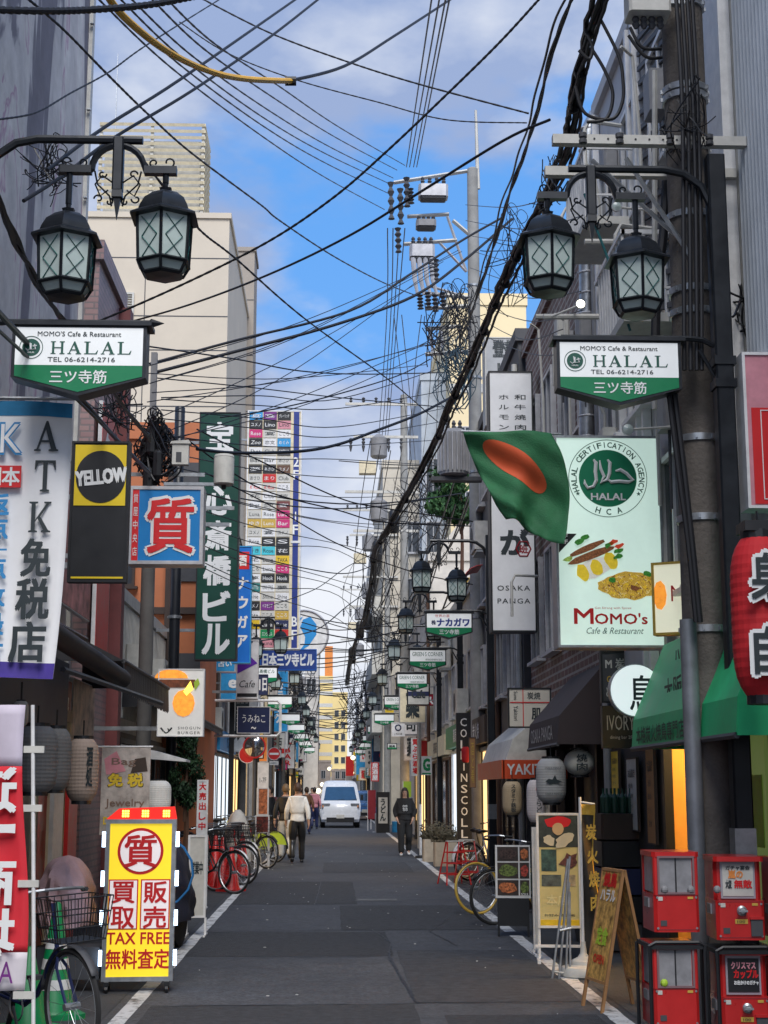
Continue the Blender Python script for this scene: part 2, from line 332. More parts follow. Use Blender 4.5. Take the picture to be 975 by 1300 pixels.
seam([(-1.4, 17.65), (.45, 17.9), (.62, 16.4), (.55, 15.0), (.64, 11.8), (-1.4, 11.7)]); seam([(.6, 11.8), (1.95, 11.75)], .01); seam([(-.25, 21.6), (-.2, 27)], .012); seam([(-1.42, 14.9), (.6, 15.05)], .008); seam([(-1.2, 34), (1.8, 34.1)], .02); seam([(1.3, 16), (1.1, 17.6), (1.5, 19.5)], .008); seam([(-1.4, 29), (1.9, 29.2)], .012); seam([(-.5, 38), (.3, 45)], .02)
DECAL = mat('pale_scrap', (.6, .6, .58), .8, var=0)
rnd = random.Random(5)
sb = MB()
for i in range(70):
    y = rnd.uniform(9.5, 40); x = rnd.uniform(-1.4, 1.9); s_ = rnd.uniform(.006, .016); sb.box(x, y, .012, s_*1.6, s_, .004, Matrix.Rotation(rnd.uniform(0, 3), 3, 'Z'))
struct(sb.build('litter', DECAL), 'stuff')
strip('repair_marking', .35, .95, 22.4, 22.75, .0096, mat('faint_white_marking', (.13, .135, .14), .8, var=.4, scale=9), 6, .02)

# ---------------------------------------------------------------- buildings
def window_set(root, w, h, gm=None, fm=None, mull=1, sill=True, t=.05, d=.09, rail=0):
    """meshes of one kind of window; returns a placer(x, y, z, rz)"""
    b = MB(); frame_rect(w, h, 0, t, d, b)
    for i in range(mull): b.bb(-w/2+w*(i+1)/(mull+1)-t*.4, -d*.4, t, -w/2+w*(i+1)/(mull+1)+t*.4, d*.45, h-t)
    if rail: 
        for i in range(rail): b.bb(-w/2+t, -d*.35, h*(i+1)/(rail+1)-t*.3, w/2-t, d*.4, h*(i+1)/(rail+1)+t*.3)
    if sill: b.bb(-w/2-.06, -d/2-.06, -.05, w/2+.06, d/2, -.002)
    f = b.mesh('window', fm or alum()); p = MB().bb(-w/2+t, -.005, t, w/2-t, d/2-.01, h-t).mesh('pane', gm or glass())
    def put(x, y, z, rz):
        o = bpy.data.objects.new('window', f); COL.objects.link(o); o.parent = root; o.location = (x, y, z); o.rotation_euler = (0, 0, rz)
        q = bpy.data.objects.new('pane', p); COL.objects.link(q); q.parent = o; return o
    return put
def building(name, label, x0, x1, y0, y1, h, wm, par=.35, cat='building', group=None, trim=None, z0=0):
    r = thing(name, label, cat, ((x0+x1)/2, (y0+y1)/2, 0), 0, group)
    sx, sy = x1-x0, y1-y0
    MB().bb(-sx/2, -sy/2, z0, sx/2, sy/2, h).build('wall', wm, r)
    if par: 
        b = MB(); e = .06
        frame = [(-sx/2-e, -sy/2-e, sx/2+e, -sy/2+.12), (-sx/2-e, sy/2-.12, sx/2+e, sy/2+e), (-sx/2-e, -sy/2+.12, -sx/2+.12, sy/2-.12), (sx/2-.12, -sy/2+.12, sx/2+e, sy/2-.12)]
        for a, c, d, f in frame: b.bb(a, c, h-.06, d, f, h+par)
        b.build('parapet', trim or wm, r)
    r['_d'] = 0; del r['_d']
    return r, sx, sy
SIDES = {'L': (1, R(90)), 'R': (-1, R(-90))}
def street_windows(r, side, sx, sy, zs, n, w, h, y_in=.6, **kw):
    s, rz = SIDES[side]; put = window_set(r, w, h, **kw)
    for z in zs:
        for i in range(n):
            y = -sy/2+y_in+w/2+(sy-2*y_in-w)*(i/(n-1) if n > 1 else .5)
            put(s*(sx/2+.03), y, z, rz)
def front_windows(r, sx, sy, zs, xs, w, h, **kw):
    put = window_set(r, w, h, **kw)
    for z in zs:
        for x in xs: put(x, -sy/2-.03, z, 0)
def mural():
    m = bpy.data.materials.new('mural_plaster'); m.use_nodes = True; N = m.node_tree.nodes; L = m.node_tree.links; b = N['Principled BSDF']; b.inputs['Roughness'].default_value = .85
    tc = N.new('ShaderNodeTexCoord'); mp = N.new('ShaderNodeMapping'); mp.inputs['Scale'].default_value = (1, .42, .10); L.new(tc.outputs['Object'], mp.inputs[0])
    n = N.new('ShaderNodeTexNoise'); n.inputs['Scale'].default_value = 1.5; n.inputs['Detail'].default_value = 5; n.inputs['Distortion'].default_value = 1.6; L.new(mp.outputs[0], n.inputs[0])
    r = N.new('ShaderNodeValToRGB'); cr = r.color_ramp
    cr.elements[0].position = .445; cr.elements[0].color = (.17, .16, .19, 1); cr.elements[1].position = .475; cr.elements[1].color = (.50, .48, .48, 1)
    e = cr.elements.new(.60); e.color = (.58, .56, .54, 1); e = cr.elements.new(.605); e.color = (.42, .27, .36, 1); e = cr.elements.new(.63); e.color = (.60, .58, .56, 1)
    L.new(n.outputs[0], r.inputs[0])
    n2 = N.new('ShaderNodeTexNoise'); n2.inputs['Scale'].default_value = 2.5; n2.inputs['Detail'].default_value = 9; n2.inputs['Roughness'].default_value = .7; L.new(tc.outputs['Object'], n2.inputs[0])
    mr = N.new('ShaderNodeMapRange'); mr.inputs[1].default_value = .3; mr.inputs[2].default_value = .7; mr.inputs[3].default_value = .75; mr.inputs[4].default_value = 1.15; L.new(n2.outputs[0], mr.inputs[0])
    mu = N.new('ShaderNodeVectorMath'); mu.operation = 'SCALE'; L.new(r.outputs[0], mu.inputs[0]); L.new(mr.outputs[0], mu.inputs['Scale']); L.new(mu.outputs[0], b.inputs['Base Color']); return m
PLASTER = lambda n, c: mat('plaster_'+n, c, .85, var=.22, scale=1.2, bump=.2)
# left side
GX = P(112, 120, 18.3).x
r, sx, sy = building('grey_building', 'tall grey building with faded purple mural streaks above the tax free banner', -11, GX, 3, 18.3, 14.5, mural(), 0, z0=2.6)
MB().bb(sx/2-.2, sy/2-.12, 2.6, sx/2+.05, sy/2+.04, 14.5).build('corner_trim', M('dirty_white'), r)
MB().bb(-sx/2, -sy/2, 0, -3.0+(11-GX)/2-.55, sy/2, 2.6).build('ground_floor', M('dark_brown'), r)
b = MB()
for i in range(9): b.bb(sx/2+.02, sy/2-.2, 3+i*1.2, sx/2+.07, sy/2-.14, 3.02+i*1.2)
b.each('bolt', steel(), r)
# shopfront of the grey building: posts, sliding doors, shutter boxes
b = MB()
for y in (-1, 2.1, 3.6, 5.2, 7.4): b.bb(sx/2-.5, y-.05, 0, sx/2-.4, y+.05, 2.6)
b.each('door_post', M('beige'), r)
for y0, y1, k in ((-3, 2, 0), (2.2, 3.5, 1), (3.7, 5.1, 0), (5.3, 7.3, 2)):
    o = MB().bb(sx/2-.55, y0, .1, sx/2-.5, y1, 2.3).build('shop_door', (glass(), M('cream'), M('dark_brown'))[k], r)
    MB().bb(sx/2-.5, y0+.05, 1.0, sx/2-.47, y0+.09, 1.3).build('handle', steel(), o)
t = thing('shop_door_frame', 'cream framed sliding doors with dark glass beside the grey lanterns', 'sliding door', (-2.84, 14.6, 0))
b = MB()
for y in (-1.8, -.9, .0, .8, 1.7): b.bb(-.04, y-.045, 0, .03, y+.045, 2.3)
b.each('door_post', M('cream'), t); MB().bb(-.05, -1.85, 2.3, .04, 1.75, 2.42).build('lintel', M('beige'), t); MB().bb(-.035, -1.8, .1, -.02, -.9, 2.3).build('pane', glass(), t); MB().bb(-.035, -.9, .1, -.02, .0, 2.3).build('pane', M('dirty_white'), t); MB().bb(-.035, 0, .1, -.02, .8, 2.3).build('pane', M('red'), t); MB().bb(-.035, .8, .1, -.02, 1.7, 2.3).build('pane', M('beige'), t)
for y in (-.98, .72): MB().bb(.03, y, .95, .05, y+.05, 1.2).build('handle', steel(), t)
TILE_PINK = tilemat('pink_wall_tile', (.42, .27, .26), (.36, .22, .22), (.25, .2, .2), .24, .08, .5)
r, sx, sy = building('tiled_building', 'narrow building of dusty pink tiles beside the grey mural wall', -10, -3.02, 18.32, 20.4, 8.3, TILE_PINK, .2)
street_windows(r, 'L', sx, sy, [5.2], 1, .9, 1.1, fm=M('maroon'))
MB().bb(sx/2, sy/2-.3, 0, sx/2+.16, sy/2-.02, 8.2).build('pillar', M('maroon'), r)
r, sx, sy = building('low_shop', 'low two storey shop clad in pale corrugated sheet by the burger sign', -10, -3.04, 20.42, 26.9, 4.3, M('dirty_white'), .12)
b = MB()
for i in range(44): b.bb(sx/2+.01, -sy/2+.07+i*.147, 2.6, sx/2+.045, -sy/2+.13+i*.147, 4.2)
b.build('corrugated_cladding', M('dirty_white'), r)
MB().bb(sx/2, -sy/2+.1, 0, sx/2+.03, sy/2-.1, 2.4).build('shopfront', M('dark_brown'), r)
ORANGE = mat('salmon_render', (.50, .17, .075), .8, var=.14, scale=1.5, bump=.15)
r, sx, sy = building('orange_building', 'salmon orange rendered building behind the pawnshop sign', -10, -2.42, 27, 31, 8.0, ORANGE, .25)
front_windows(r, sx, sy, [5.2, 2.9], [sx/2-1.25-.25, sx/2-2.9], .62, 1.15, gm=glass(), fm=M('dark_brown'))
b = MB()
for z in (2.5, 4.7): b.bb(-sx/2, -sy/2-.12, z, sx/2+.05, -sy/2-.002, z+.12)
b.bb(sx/2-.62, -sy/2-.2, 2.6, sx/2-.5, -sy/2-.003, 8); b.each('beam', M('dark_brown'), r)
for z in (3.1, 5.3, 6.6): MB().bb(sx/2-.48, -sy/2-.04, z, sx/2+.02, -sy/2-.004, z+.9).build('opening', M('dark_grey'), r)
r, sx, sy = building('brown_building', 'dark brown low building under the shop directory sign', -10, -3.05, 31.02, 44.9, 6.6, tilemat('brown_tile', (.16, .10, .075), (.13, .085, .07), (.08, .07, .06), .3, .1), .3)
street_windows(r, 'L', sx, sy, [3.0, 5.0], 5, 1.2, 1.1)
BEIGE = mat('beige_panel_wall', (.60, .53, .43), .75, var=.07, scale=.7, bump=.08)
BEIGE2 = mat('grey_beige_wall', (.33, .29, .25), .75, var=.12, scale=.8)
r, sx, sy = building('apartment_block', 'big beige panelled apartment block with louvred box on its roof', -14, P(290, 350, 45).x, 45, 56.9, 19.4, BEIGE, .12)
b = MB()
for z in (4.5, 7.4, 10.3, 13.2, 15.0, 16.1, 18.0): b.bb(-sx/2, -sy/2-.006, z, sx/2, -sy/2-.0005, z+.035)
for x in (-3, -.2, 2.7): b.bb(x, -sy/2-.0075, 3, x+.03, -sy/2-.0065, 19)
b.each('panel_joint', M('dark_grey'), r)
b = MB(); frame_rect(.78, 1.25, 0, .06, .08, b)
for i in range(14): b.box(0, .0, .1+i*.08, .66, .05, .02, Matrix.Rotation(.6, 3, 'X'))
for x, z in ((2.0, 15.6), ): 
    o = b.build('shutter_window', M('dirty_white'), r); o.location = (x, -sy/2-.05, z)
# rooftop louvre box
b = MB(); lx0, lx1, lz0, lz1 = P(132, 200, 46.5).x+8.575, P(262, 200, 46.5).x+8.575, 19.5, P(200, 157, 46.5).z
for x in (lx0, (lx0+lx1)/2, lx1): b.bb(x-.05, -sy/2+1.5, lz0, x+.05, -sy/2+1.6, lz1)
for y in (-sy/2+3.5, ): b.bb(lx1-.05, y, lz0, lx1+.05, y+.1, lz1)
lo = b.each('roof_post', M('dirty_white'), r)[0]
n = 17
for i in range(n):
    z = lz0+.1+(lz1-lz0-.15)*i/(n-1)
    MB().box((lx0+lx1)/2, -sy/2+1.46, z, lx1-lx0+.1, .03, .1, Matrix.Rotation(.35, 3, 'X')).build('slat', M('cream'), r)
    MB().box(lx1+.06, -sy/2+2.5, z, .03, 2.1, .1).build('slat', M('cream'), r)
MB().bb(lx0+.1, -sy/2+1.75, lz0, lx1-.1, -sy/2+3.4, lz1-.5).build('plant_room', M('dirty_white'), r)
tag(MB().tube([(P(147, 150, 47).x, 47, 19.5), (P(147, 150, 47).x, 47, P(147, 68, 47).z)], [.035, .012], 5).build('antenna', steel()), 'thin whip antenna standing on roof of beige block', 'antenna')
x0, x1 = P(290, 400, 55).x, P(322, 400, 55).x
r, sx, sy = building('grey_annex', 'narrow grey beige tower joined to right side of the beige block', x0, x1, 55, 56.95, P(300, 317, 55).z, BEIGE2, .1)
b = MB()
for i in range(6): b.bb(-sx/2, -sy/2-.006, 20-i*2.2, sx/2, -sy/2-.0005, 20.04-i*2.2)
b.each('panel_joint', M('dark_grey'), r)
# right side
CORR = mat('white_corrugated_panel', (.62, .66, .70), .35, var=.12, scale=2)
r, sx, sy = building('white_building', 'white corrugated panel building at right edge above the red lantern', 3.0, 10, 4, 11.05, 14, M('dirty_white'), 0, z0=2.5)
b = MB()
for i in range(26): b.lathe([(.035, 4.2), (.035, 13.9)], 6, (-sx/2-.005, sy/2-.75-i*.085, 0))
b.build('corrugated_cladding', CORR, r)
MB().bb(-sx/2-.09, sy/2-.55, 2.5, -sx/2-.002, sy/2-.02, 13.9).build('corner_post', M('white'), r)
TILE_BLK = tilemat('black_wall_tile', (.035, .033, .035), (.028, .027, .03), (.012, .012, .012), .3, .15, .3)
MB().bb(-sx/2+.02, -sy/2, 0, sx/2, sy/2, 2.498).build('ground_floor', TILE_BLK, r)
# lit shop window with green posters
o = MB().bb(-sx/2-.01, sy/2-.62, .55, -sx/2+.018, sy/2-.12, 2.25).build('shop_window', lit('lit_green_window', (.30, .42, .12), .10, (.12, .16, .06)), r)
MB().bb(-sx/2-.016, sy/2-.55, 1.2, -sx/2-.012, sy/2-.2, 1.7).build('poster', M('lime'), o)
r = thing('stair_tower', 'open external staircase with white balusters behind the concrete utility pole', 'staircase', (3.9, 11.65, 0))
b = MB()
for k in range(5): b.bb(-.85, -.58, 2.6+k*2.3, .9, .58, 2.75+k*2.3)
b.each('landing', M('dark_grey'), r)
MB().bb(.6, -.57, 0, .9, .57, 13).build('wall', M('dark_grey'), r)
for k in range(5):
    b = MB(); z = 2.75+k*2.3
    b.bb(-.84, -.55, z+.95, -.78, .55, z+1.0); b.bb(-.84, -.55, z+.08, -.79, .55, z+.12)
    for i in range(11): b.bb(-.825, -.53+i*.105, z, -.8, -.51+i*.105, z+.95)
    b.build('railing', M('dirty_white'), r)
    b = MB(); b.box(-.3, 0, z+1.1, .16, 1.3, .12, Matrix.Rotation(.9, 3, 'X')); b.build('stair_stringer', M('dark_green'), r)
WP = mat('white_panel_wall', (.5, .5, .51), .6, var=.15, scale=1.2)
r, sx, sy = building('louvred_building', 'pale building with slanting metal louvres behind the right lantern post', 3.08, 10, 12.3, 16.5, 9.5, WP, .1, z0=2.6)
b = MB()
for i in range(26): b.box(-sx/2-.04, -sy/2+.9, 5.2+i*.16, .03, 1.6, .05, Matrix.Rotation(.25, 3, 'X'))
b.each('louvre', M('dark_grey'), r)
b = MB(); 
for y in (-sy/2+.06, -sy/2+1.8, 0, sy/2-.1): b.bb(-sx/2-.09, y-.04, 2.6, -sx/2-.01, y+.04, 9.4)
b.each('mullion', M('white'), r)
street_windows(r, 'R', sx, sy, [3.3, 5.3, 7.3], 3, .9, 1.3, y_in=.3, fm=M('white'))
b = MB(); b.bb(-sx/2+.0, -sy/2, 0, sx/2, -sy/2+.2, 2.58); b.bb(-sx/2, -sy/2+1.75, 0, sx/2, sy/2, 2.58); b.bb(-sx/2+1.4, -sy/2+.2, 0, sx/2, -sy/2+1.75, 2.58)
b.build('ground_floor', mat('charcoal_wall', (.035, .034, .036), .7, 0, .35, 3, .2), r)
# the lit entrance: a small warm room behind the opening
ow = mat('warm_orange_wall', (.75, .36, .07), .6, var=.1)
b = MB(); b.bb(-sx/2+1.36, -sy/2+.2, 0, -sx/2+1.398, -sy/2+1.75, 2.5); b.bb(-sx/2+.07, -sy/2+1.72, 0, -sx/2+1.35, -sy/2+1.748, 2.5); b.each('entrance_wall', ow, r)
MB().bb(-sx/2+.25, -sy/2+.5, 2.4, -sx/2+1.1, -sy/2+1.5, 2.45).build('entrance_lamp', lit('warm_lamp', (1, .66, .25), 11), r)
b = MB(); b.bb(-sx/2-.03, -sy/2+.2, 0, -sx/2+.05, -sy/2+.3, 2.5); b.bb(-sx/2-.03, -sy/2+1.62, 0, -sx/2+.05, -sy/2+1.72, 2.5); b.each('door_frame', M('black'), r)
# vertical spiral duct
du = thing('ventilation_duct', 'shiny round galvanised duct climbing the wall and bending at the top', 'duct', (0, 0, 0))
pp = [P(745, 600, 17), P(745, 250, 17), P(747, 165, 17), P(755, 148, 17), P(772, 143, 17), P(800, 143, 17)]
MB().tube(pp, .095, 14).build('pipe', steel(), du, True)
b = MB()
for y in range(165, 600, 26):
    p = P(745, y, 17); b.lathe([(.1, -.012), (.105, 0), (.1, .012)], 14, p)
b.each('joint_band', alum(), du)
BRK = tilemat('maroon_lattice_brick', (.15, .06, .05), (.10, .045, .04), (.32, .30, .28), .32, .11, .6, .016)
r, sx, sy = building('brick_building', 'maroon brick building with grid of pale joints beyond the duct', 3.1, 10, 16.52, 23.5, 8.6, BRK, .15, z0=2.7)
street_windows(r, 'R', sx, sy, [3.5, 6.0], 4, 1.0, 1.5)
front_windows(r, sx, sy, [6.2], [-sx/2+1.2], 1.3, 1.5)
MB().bb(-sx/2+.5, -sy/2, 0, sx/2, sy/2, 2.698).build('ground_floor', M('black'), r)
MB().bb(-sx/2, -sy/2, 2.45, -sx/2+.48, sy/2, 2.695).build('soffit', M('dark_grey'), r)
b = MB()
for y in (-3.3, -1.6, 0, 1.7, 3.3): b.bb(-sx/2+.1, y-.06, 0, -sx/2+.2, y+.06, 2.44)
b.each('post', M('dark_brown'), r)
r, sx, sy = building('dark_building', 'dark grey building behind the tall white grill sign', 3.0, 10, 23.6, 31, 8.9, M('dark_grey'), .15)
street_windows(r, 'R', sx, sy, [3.2, 5.2, 7.2], 4, 1.1, 1.2)
CREAM = PLASTER('cream', (.58, .53, .44))
r, sx, sy = building('cream_building', 'cream two storey building under the rooftop pine tree', 3.0, 10, 31.1, 44.8, 5.9, CREAM, .2)
street_windows(r, 'R', sx, sy, [3.3], 6, 1.1, 1.3)
r, sx, sy = building('pale_building', 'pale rendered building with slanting roof stair beyond the street lamps', 2.9, 10, 45, 57, 8.5, PLASTER('pale', (.62, .58, .52)), .2)
b = MB()
for z in (3.2, 4.1, 5, 5.9, 6.8): b.bb(-sx/2-.015, -sy/2-.02, z, sx/2, -sy/2-.001, z+.05)
b.each('wall_groove', M('grey'), r)
street_windows(r, 'R', sx, sy, [3.2, 5.8], 5, 1.1, 1.3)
b = MB(); b.prism([(-sx/2, 8.5), (-sx/2+2.3, 8.5), (-sx/2+2.3, 11.4)], -sy/2+.3, -sy/2+2.6); b.build('stair_roof', PLASTER('pale', (.62, .58, .52)), r)
YEL = mat('sunlit_yellow_render', (.80, .62, .27), .8, var=.1, scale=.3)  # warm sunshine on the street-end blocks is put into this wall colour
YEL2 = mat('sunlit_cream_render', (.82, .68, .42), .8, var=.1, scale=.3)  # cream with the tower's sunlit glow painted into the colour
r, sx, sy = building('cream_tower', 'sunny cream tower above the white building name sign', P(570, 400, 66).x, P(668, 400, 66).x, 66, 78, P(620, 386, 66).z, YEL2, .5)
b = MB(); b.bb(-sx/2-.02, -sy/2-.05, 12, sx/2, -sy/2-.001, 12.5); b.bb(-sx/2-.02, -sy/2-.05, 19.4, sx/2, -sy/2-.001, 19.8); b.build('ledge', M('dirty_white'), r)
front_windows(r, sx, sy, [9, 13.5, 16.5], [-1.1, .8], 1, 1.3)
r, sx, sy = building('balcony_block', 'tall cream block with stacked balconies rising behind the street lamps', P(486, 700, 70).x, P(536, 700, 70).x, 70, 86, P(500, 592, 70).z, PLASTER('cream', (.58, .53, .44)), .3)
front_windows(r, sx, sy, [4.5, 7.2, 9.9, 12.6], [.45], .75, 1.5)
for z in (4.2, 6.9, 9.6, 12.3):
    MB().bb(-sx/2-.5, -sy/2+.2, z, -sx/2-.01, sy/2-3, z+1.0).build('balcony', M('dirty_white'), r)
r, sx, sy = building('blue_roof_block', 'white and blue glass block behind the rooftop pine', P(536, 700, 68).x, P(590, 700, 68).x, 68.2, 80, P(560, 480, 68).z, PLASTER('bluish', (.45, .5, .56)), .3)
front_windows(r, sx, sy, [6, 9, 12, 15], [-.45, .45], .7, 1.8)
# the end of the street
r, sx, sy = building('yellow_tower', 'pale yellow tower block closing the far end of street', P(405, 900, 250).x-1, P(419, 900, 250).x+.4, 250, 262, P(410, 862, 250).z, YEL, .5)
MB().bb(.3, -sy/2+.5, 20, sx/2, sy/2, P(410, 820, 250).z).build('plant_room', M('orange'), r)
for z in range(3, 20, 2): MB().bb(-sx/2, -sy/2-.02, z, sx/2, -sy/2-.001, z+.6).build('window_band', M('dirty_white'), r)
x0, x1 = P(414, 900, 300).x, P(441, 900, 300).x
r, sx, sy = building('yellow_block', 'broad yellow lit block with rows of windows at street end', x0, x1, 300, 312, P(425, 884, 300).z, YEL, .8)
front_windows(r, sx, sy, [2+2.3*i for i in range(7)], [-1.3, 0, 1.3], .9, 1.3, sill=False, fm=M('cream'), mull=0)
# the far rows, both sides
FCOL = [(.5, .46, .4), (.32, .27, .24), (.42, .42, .42), (.2, .17, .16), (.55, .5, .4), (.36, .2, .15), (.28, .3, .33), (.6, .58, .55)]
FNAM = ['sand coloured', 'taupe', 'light grey', 'dark brown', 'cream', 'russet', 'slate blue', 'off white']
rnd = random.Random(11)
for side, x in (('L', -3.0), ('R', 2.95)):
    y = 66 if side == 'L' else 86.2; k = 0
    while y < 250:
        d = rnd.uniform(9, 16); h = rnd.uniform(7, 12)*(1 if y < 150 else 1.15); ci = (k*3+(0 if side == 'L' else 2)) % 8; k += 1
        xx = x+rnd.uniform(-.15, .15)
        a, c = ((xx-8, xx) if side == 'L' else (xx, xx+8))
        if side == 'R' and y < 67: y += 20; continue
        r, sx, sy = building('street_building', '%s building, %s beyond the side street on the %s' % (FNAM[ci], ['nearest', 'second', 'third', 'fourth', 'fifth', 'sixth', 'seventh', 'eighth', 'ninth', 'tenth', 'eleventh', 'twelfth', 'thirteenth', 'fourteenth', 'fifteenth', 'sixteenth', 'seventeenth', 'eighteenth', 'nineteenth', 'twentieth'][k-1], 'left' if side == 'L' else 'right'), a, c, y, y+d-.05, h, PLASTER(FNAM[ci].replace(' ', '_'), FCOL[ci]), .3, group='buildings in the far rows')
        street_windows(r, side, sx, sy, [3.2, 5.6], 4, 1.2, 1.3, sill=False)
        y += d
r, sx, sy = building('corner_building', 'pale corner building beyond the side street on the right', 3.4, 5, 66.5, 69.5, 6.5, PLASTER('off_white', (.6, .58, .55)), .3)
for x0_, x1_, Y, z, lab in ((-3, -.4, 228, 5.6, 'grey far building crossing the left end of the lane'), (-.3, 3.2, 238, 4.4, 'low brown far building crossing the end of the lane')):
    r, sx, sy = building('far_building', lab, x0_, x1_, Y, Y+6, z, PLASTER('taupe', (.22, .2, .2)), .3); front_windows(r, sx, sy, [1, 3.2], [-.8, .2], .7, 1.2, sill=False)
# round backdrop blocks behind the left row
for px0, px1, py, Y, c, lab in ((330, 352, 790, 90, 2, 'light grey slab block rising behind the directory sign'), ((386), 404, 822, 120, 7, 'off white narrow block beyond the round swirl sign')):
    r, sx, sy = building('tower_block', lab, P(px0, 900, Y).x, P(px1, 900, Y).x, Y, Y+10, P(px0, py, Y).z, PLASTER(FNAM[c].replace(' ', '_'), FCOL[c]), .3)
    front_windows(r, sx, sy, [6, 9], [0], .8, 1.3)
# ================================================================ STREET LAMPS AND THEIR NAME SIGNS
BM = mat('black_lamp_iron', (.012, .015, .02), .35, .3, .3, 8, spec=.6)
LG = mat('frosted_lamp_glass', (.42, .50, .48), .22, 0, .12, 5, spec=.6)
LINE_G = mat('green_leading', (.01, .10, .09), .4, 0, 0)
def lantern(parent, x, z, s=1., detail=True):
    """six sided hanging lantern; z is the hook height"""
    o = MB()
    o.lathe([(.018, 0), (.018, -.07), (.045, -.075), (.035, -.10), (.09, -.115), (.145, -.16), (.175, -.215), (.185, -.245), (.238, -.275), (.242, -.29), (.20, -.295)], 6, (0, 0, 0), R(30))
    L = o.build('lantern', BM, parent, True); L.location = (x, 0, z); L.scale = (s, s, s)
    n = 6; r0, r1, z0, z1 = .190, .176, -.295, -.59
    b = MB(); g = MB(); lt = MB()
    for k in range(n):
        a = 2*math.pi*k/n+R(30); a2 = 2*math.pi*(k+1)/n+R(30)
        p = Vector((math.cos(a), math.sin(a), 0)); q = Vector((math.cos(a2), math.sin(a2), 0))
        def V(v, r, zz): return Vector((v.x*r, v.y*r, zz))
        b.tube([V(p, r0, z0), V(p, r1, z1), V(p, .135, -.66)], .010, 4)
        b.tube([V(p, r1, z1), V(q, r1, z1)], .014, 4); b.tube([V(p, .125, -.66), V(q, .125, -.66)], .016, 4)
        g.add([V(p, r0-.006, z0), V(q, r0-.006, z0), V(q, r1-.006, z1), V(p, r1-.006, z1)], [(0, 1, 2, 3)])
        g.add([V(p, r1-.006, z1), V(q, r1-.006, z1), V(q, .12, -.655), V(p, .12, -.655)], [(0, 1, 2, 3)])
        if detail:
            def W(u, t): # point on pane
                top = V(p, r0, z0).lerp(V(q, r0, z0), u); bot = V(p, r1, z1).lerp(V(q, r1, z1), u); return top.lerp(bot, t)
            for pts in (((.18, .05), (.5, .27), (.82, .05)), ((.18, .5), (.5, .27), (.82, .5)), ((.18, .5), (.5, .73), (.82, .5)), ((.18, .95), (.5, .73), (.82, .95))):
                lt.tube([W(u, t) for u, t in pts], .004, 3)
    b.lathe([(.05, -.665), (.125, -.668), (.125, -.675), (.02, -.68)], 6, (0, 0, 0), R(30))
    b.build('cage', BM, L)
    gl = g.each('lamp_glass', LG, L) if detail else [g.build('lamp_glass', LG, L)]
    if detail: lt.build('leading', LINE_G, L)
    return L
def scroll(cx, cz, r, a0, turns, r1, n=14):
    return [(cx+(r+(r1-r)*i/n)*math.cos(a0+turns*2*math.pi*i/n), 0, cz+(r+(r1-r)*i/n)*math.sin(a0+turns*2*math.pi*i/n)) for i in range(n+1)]
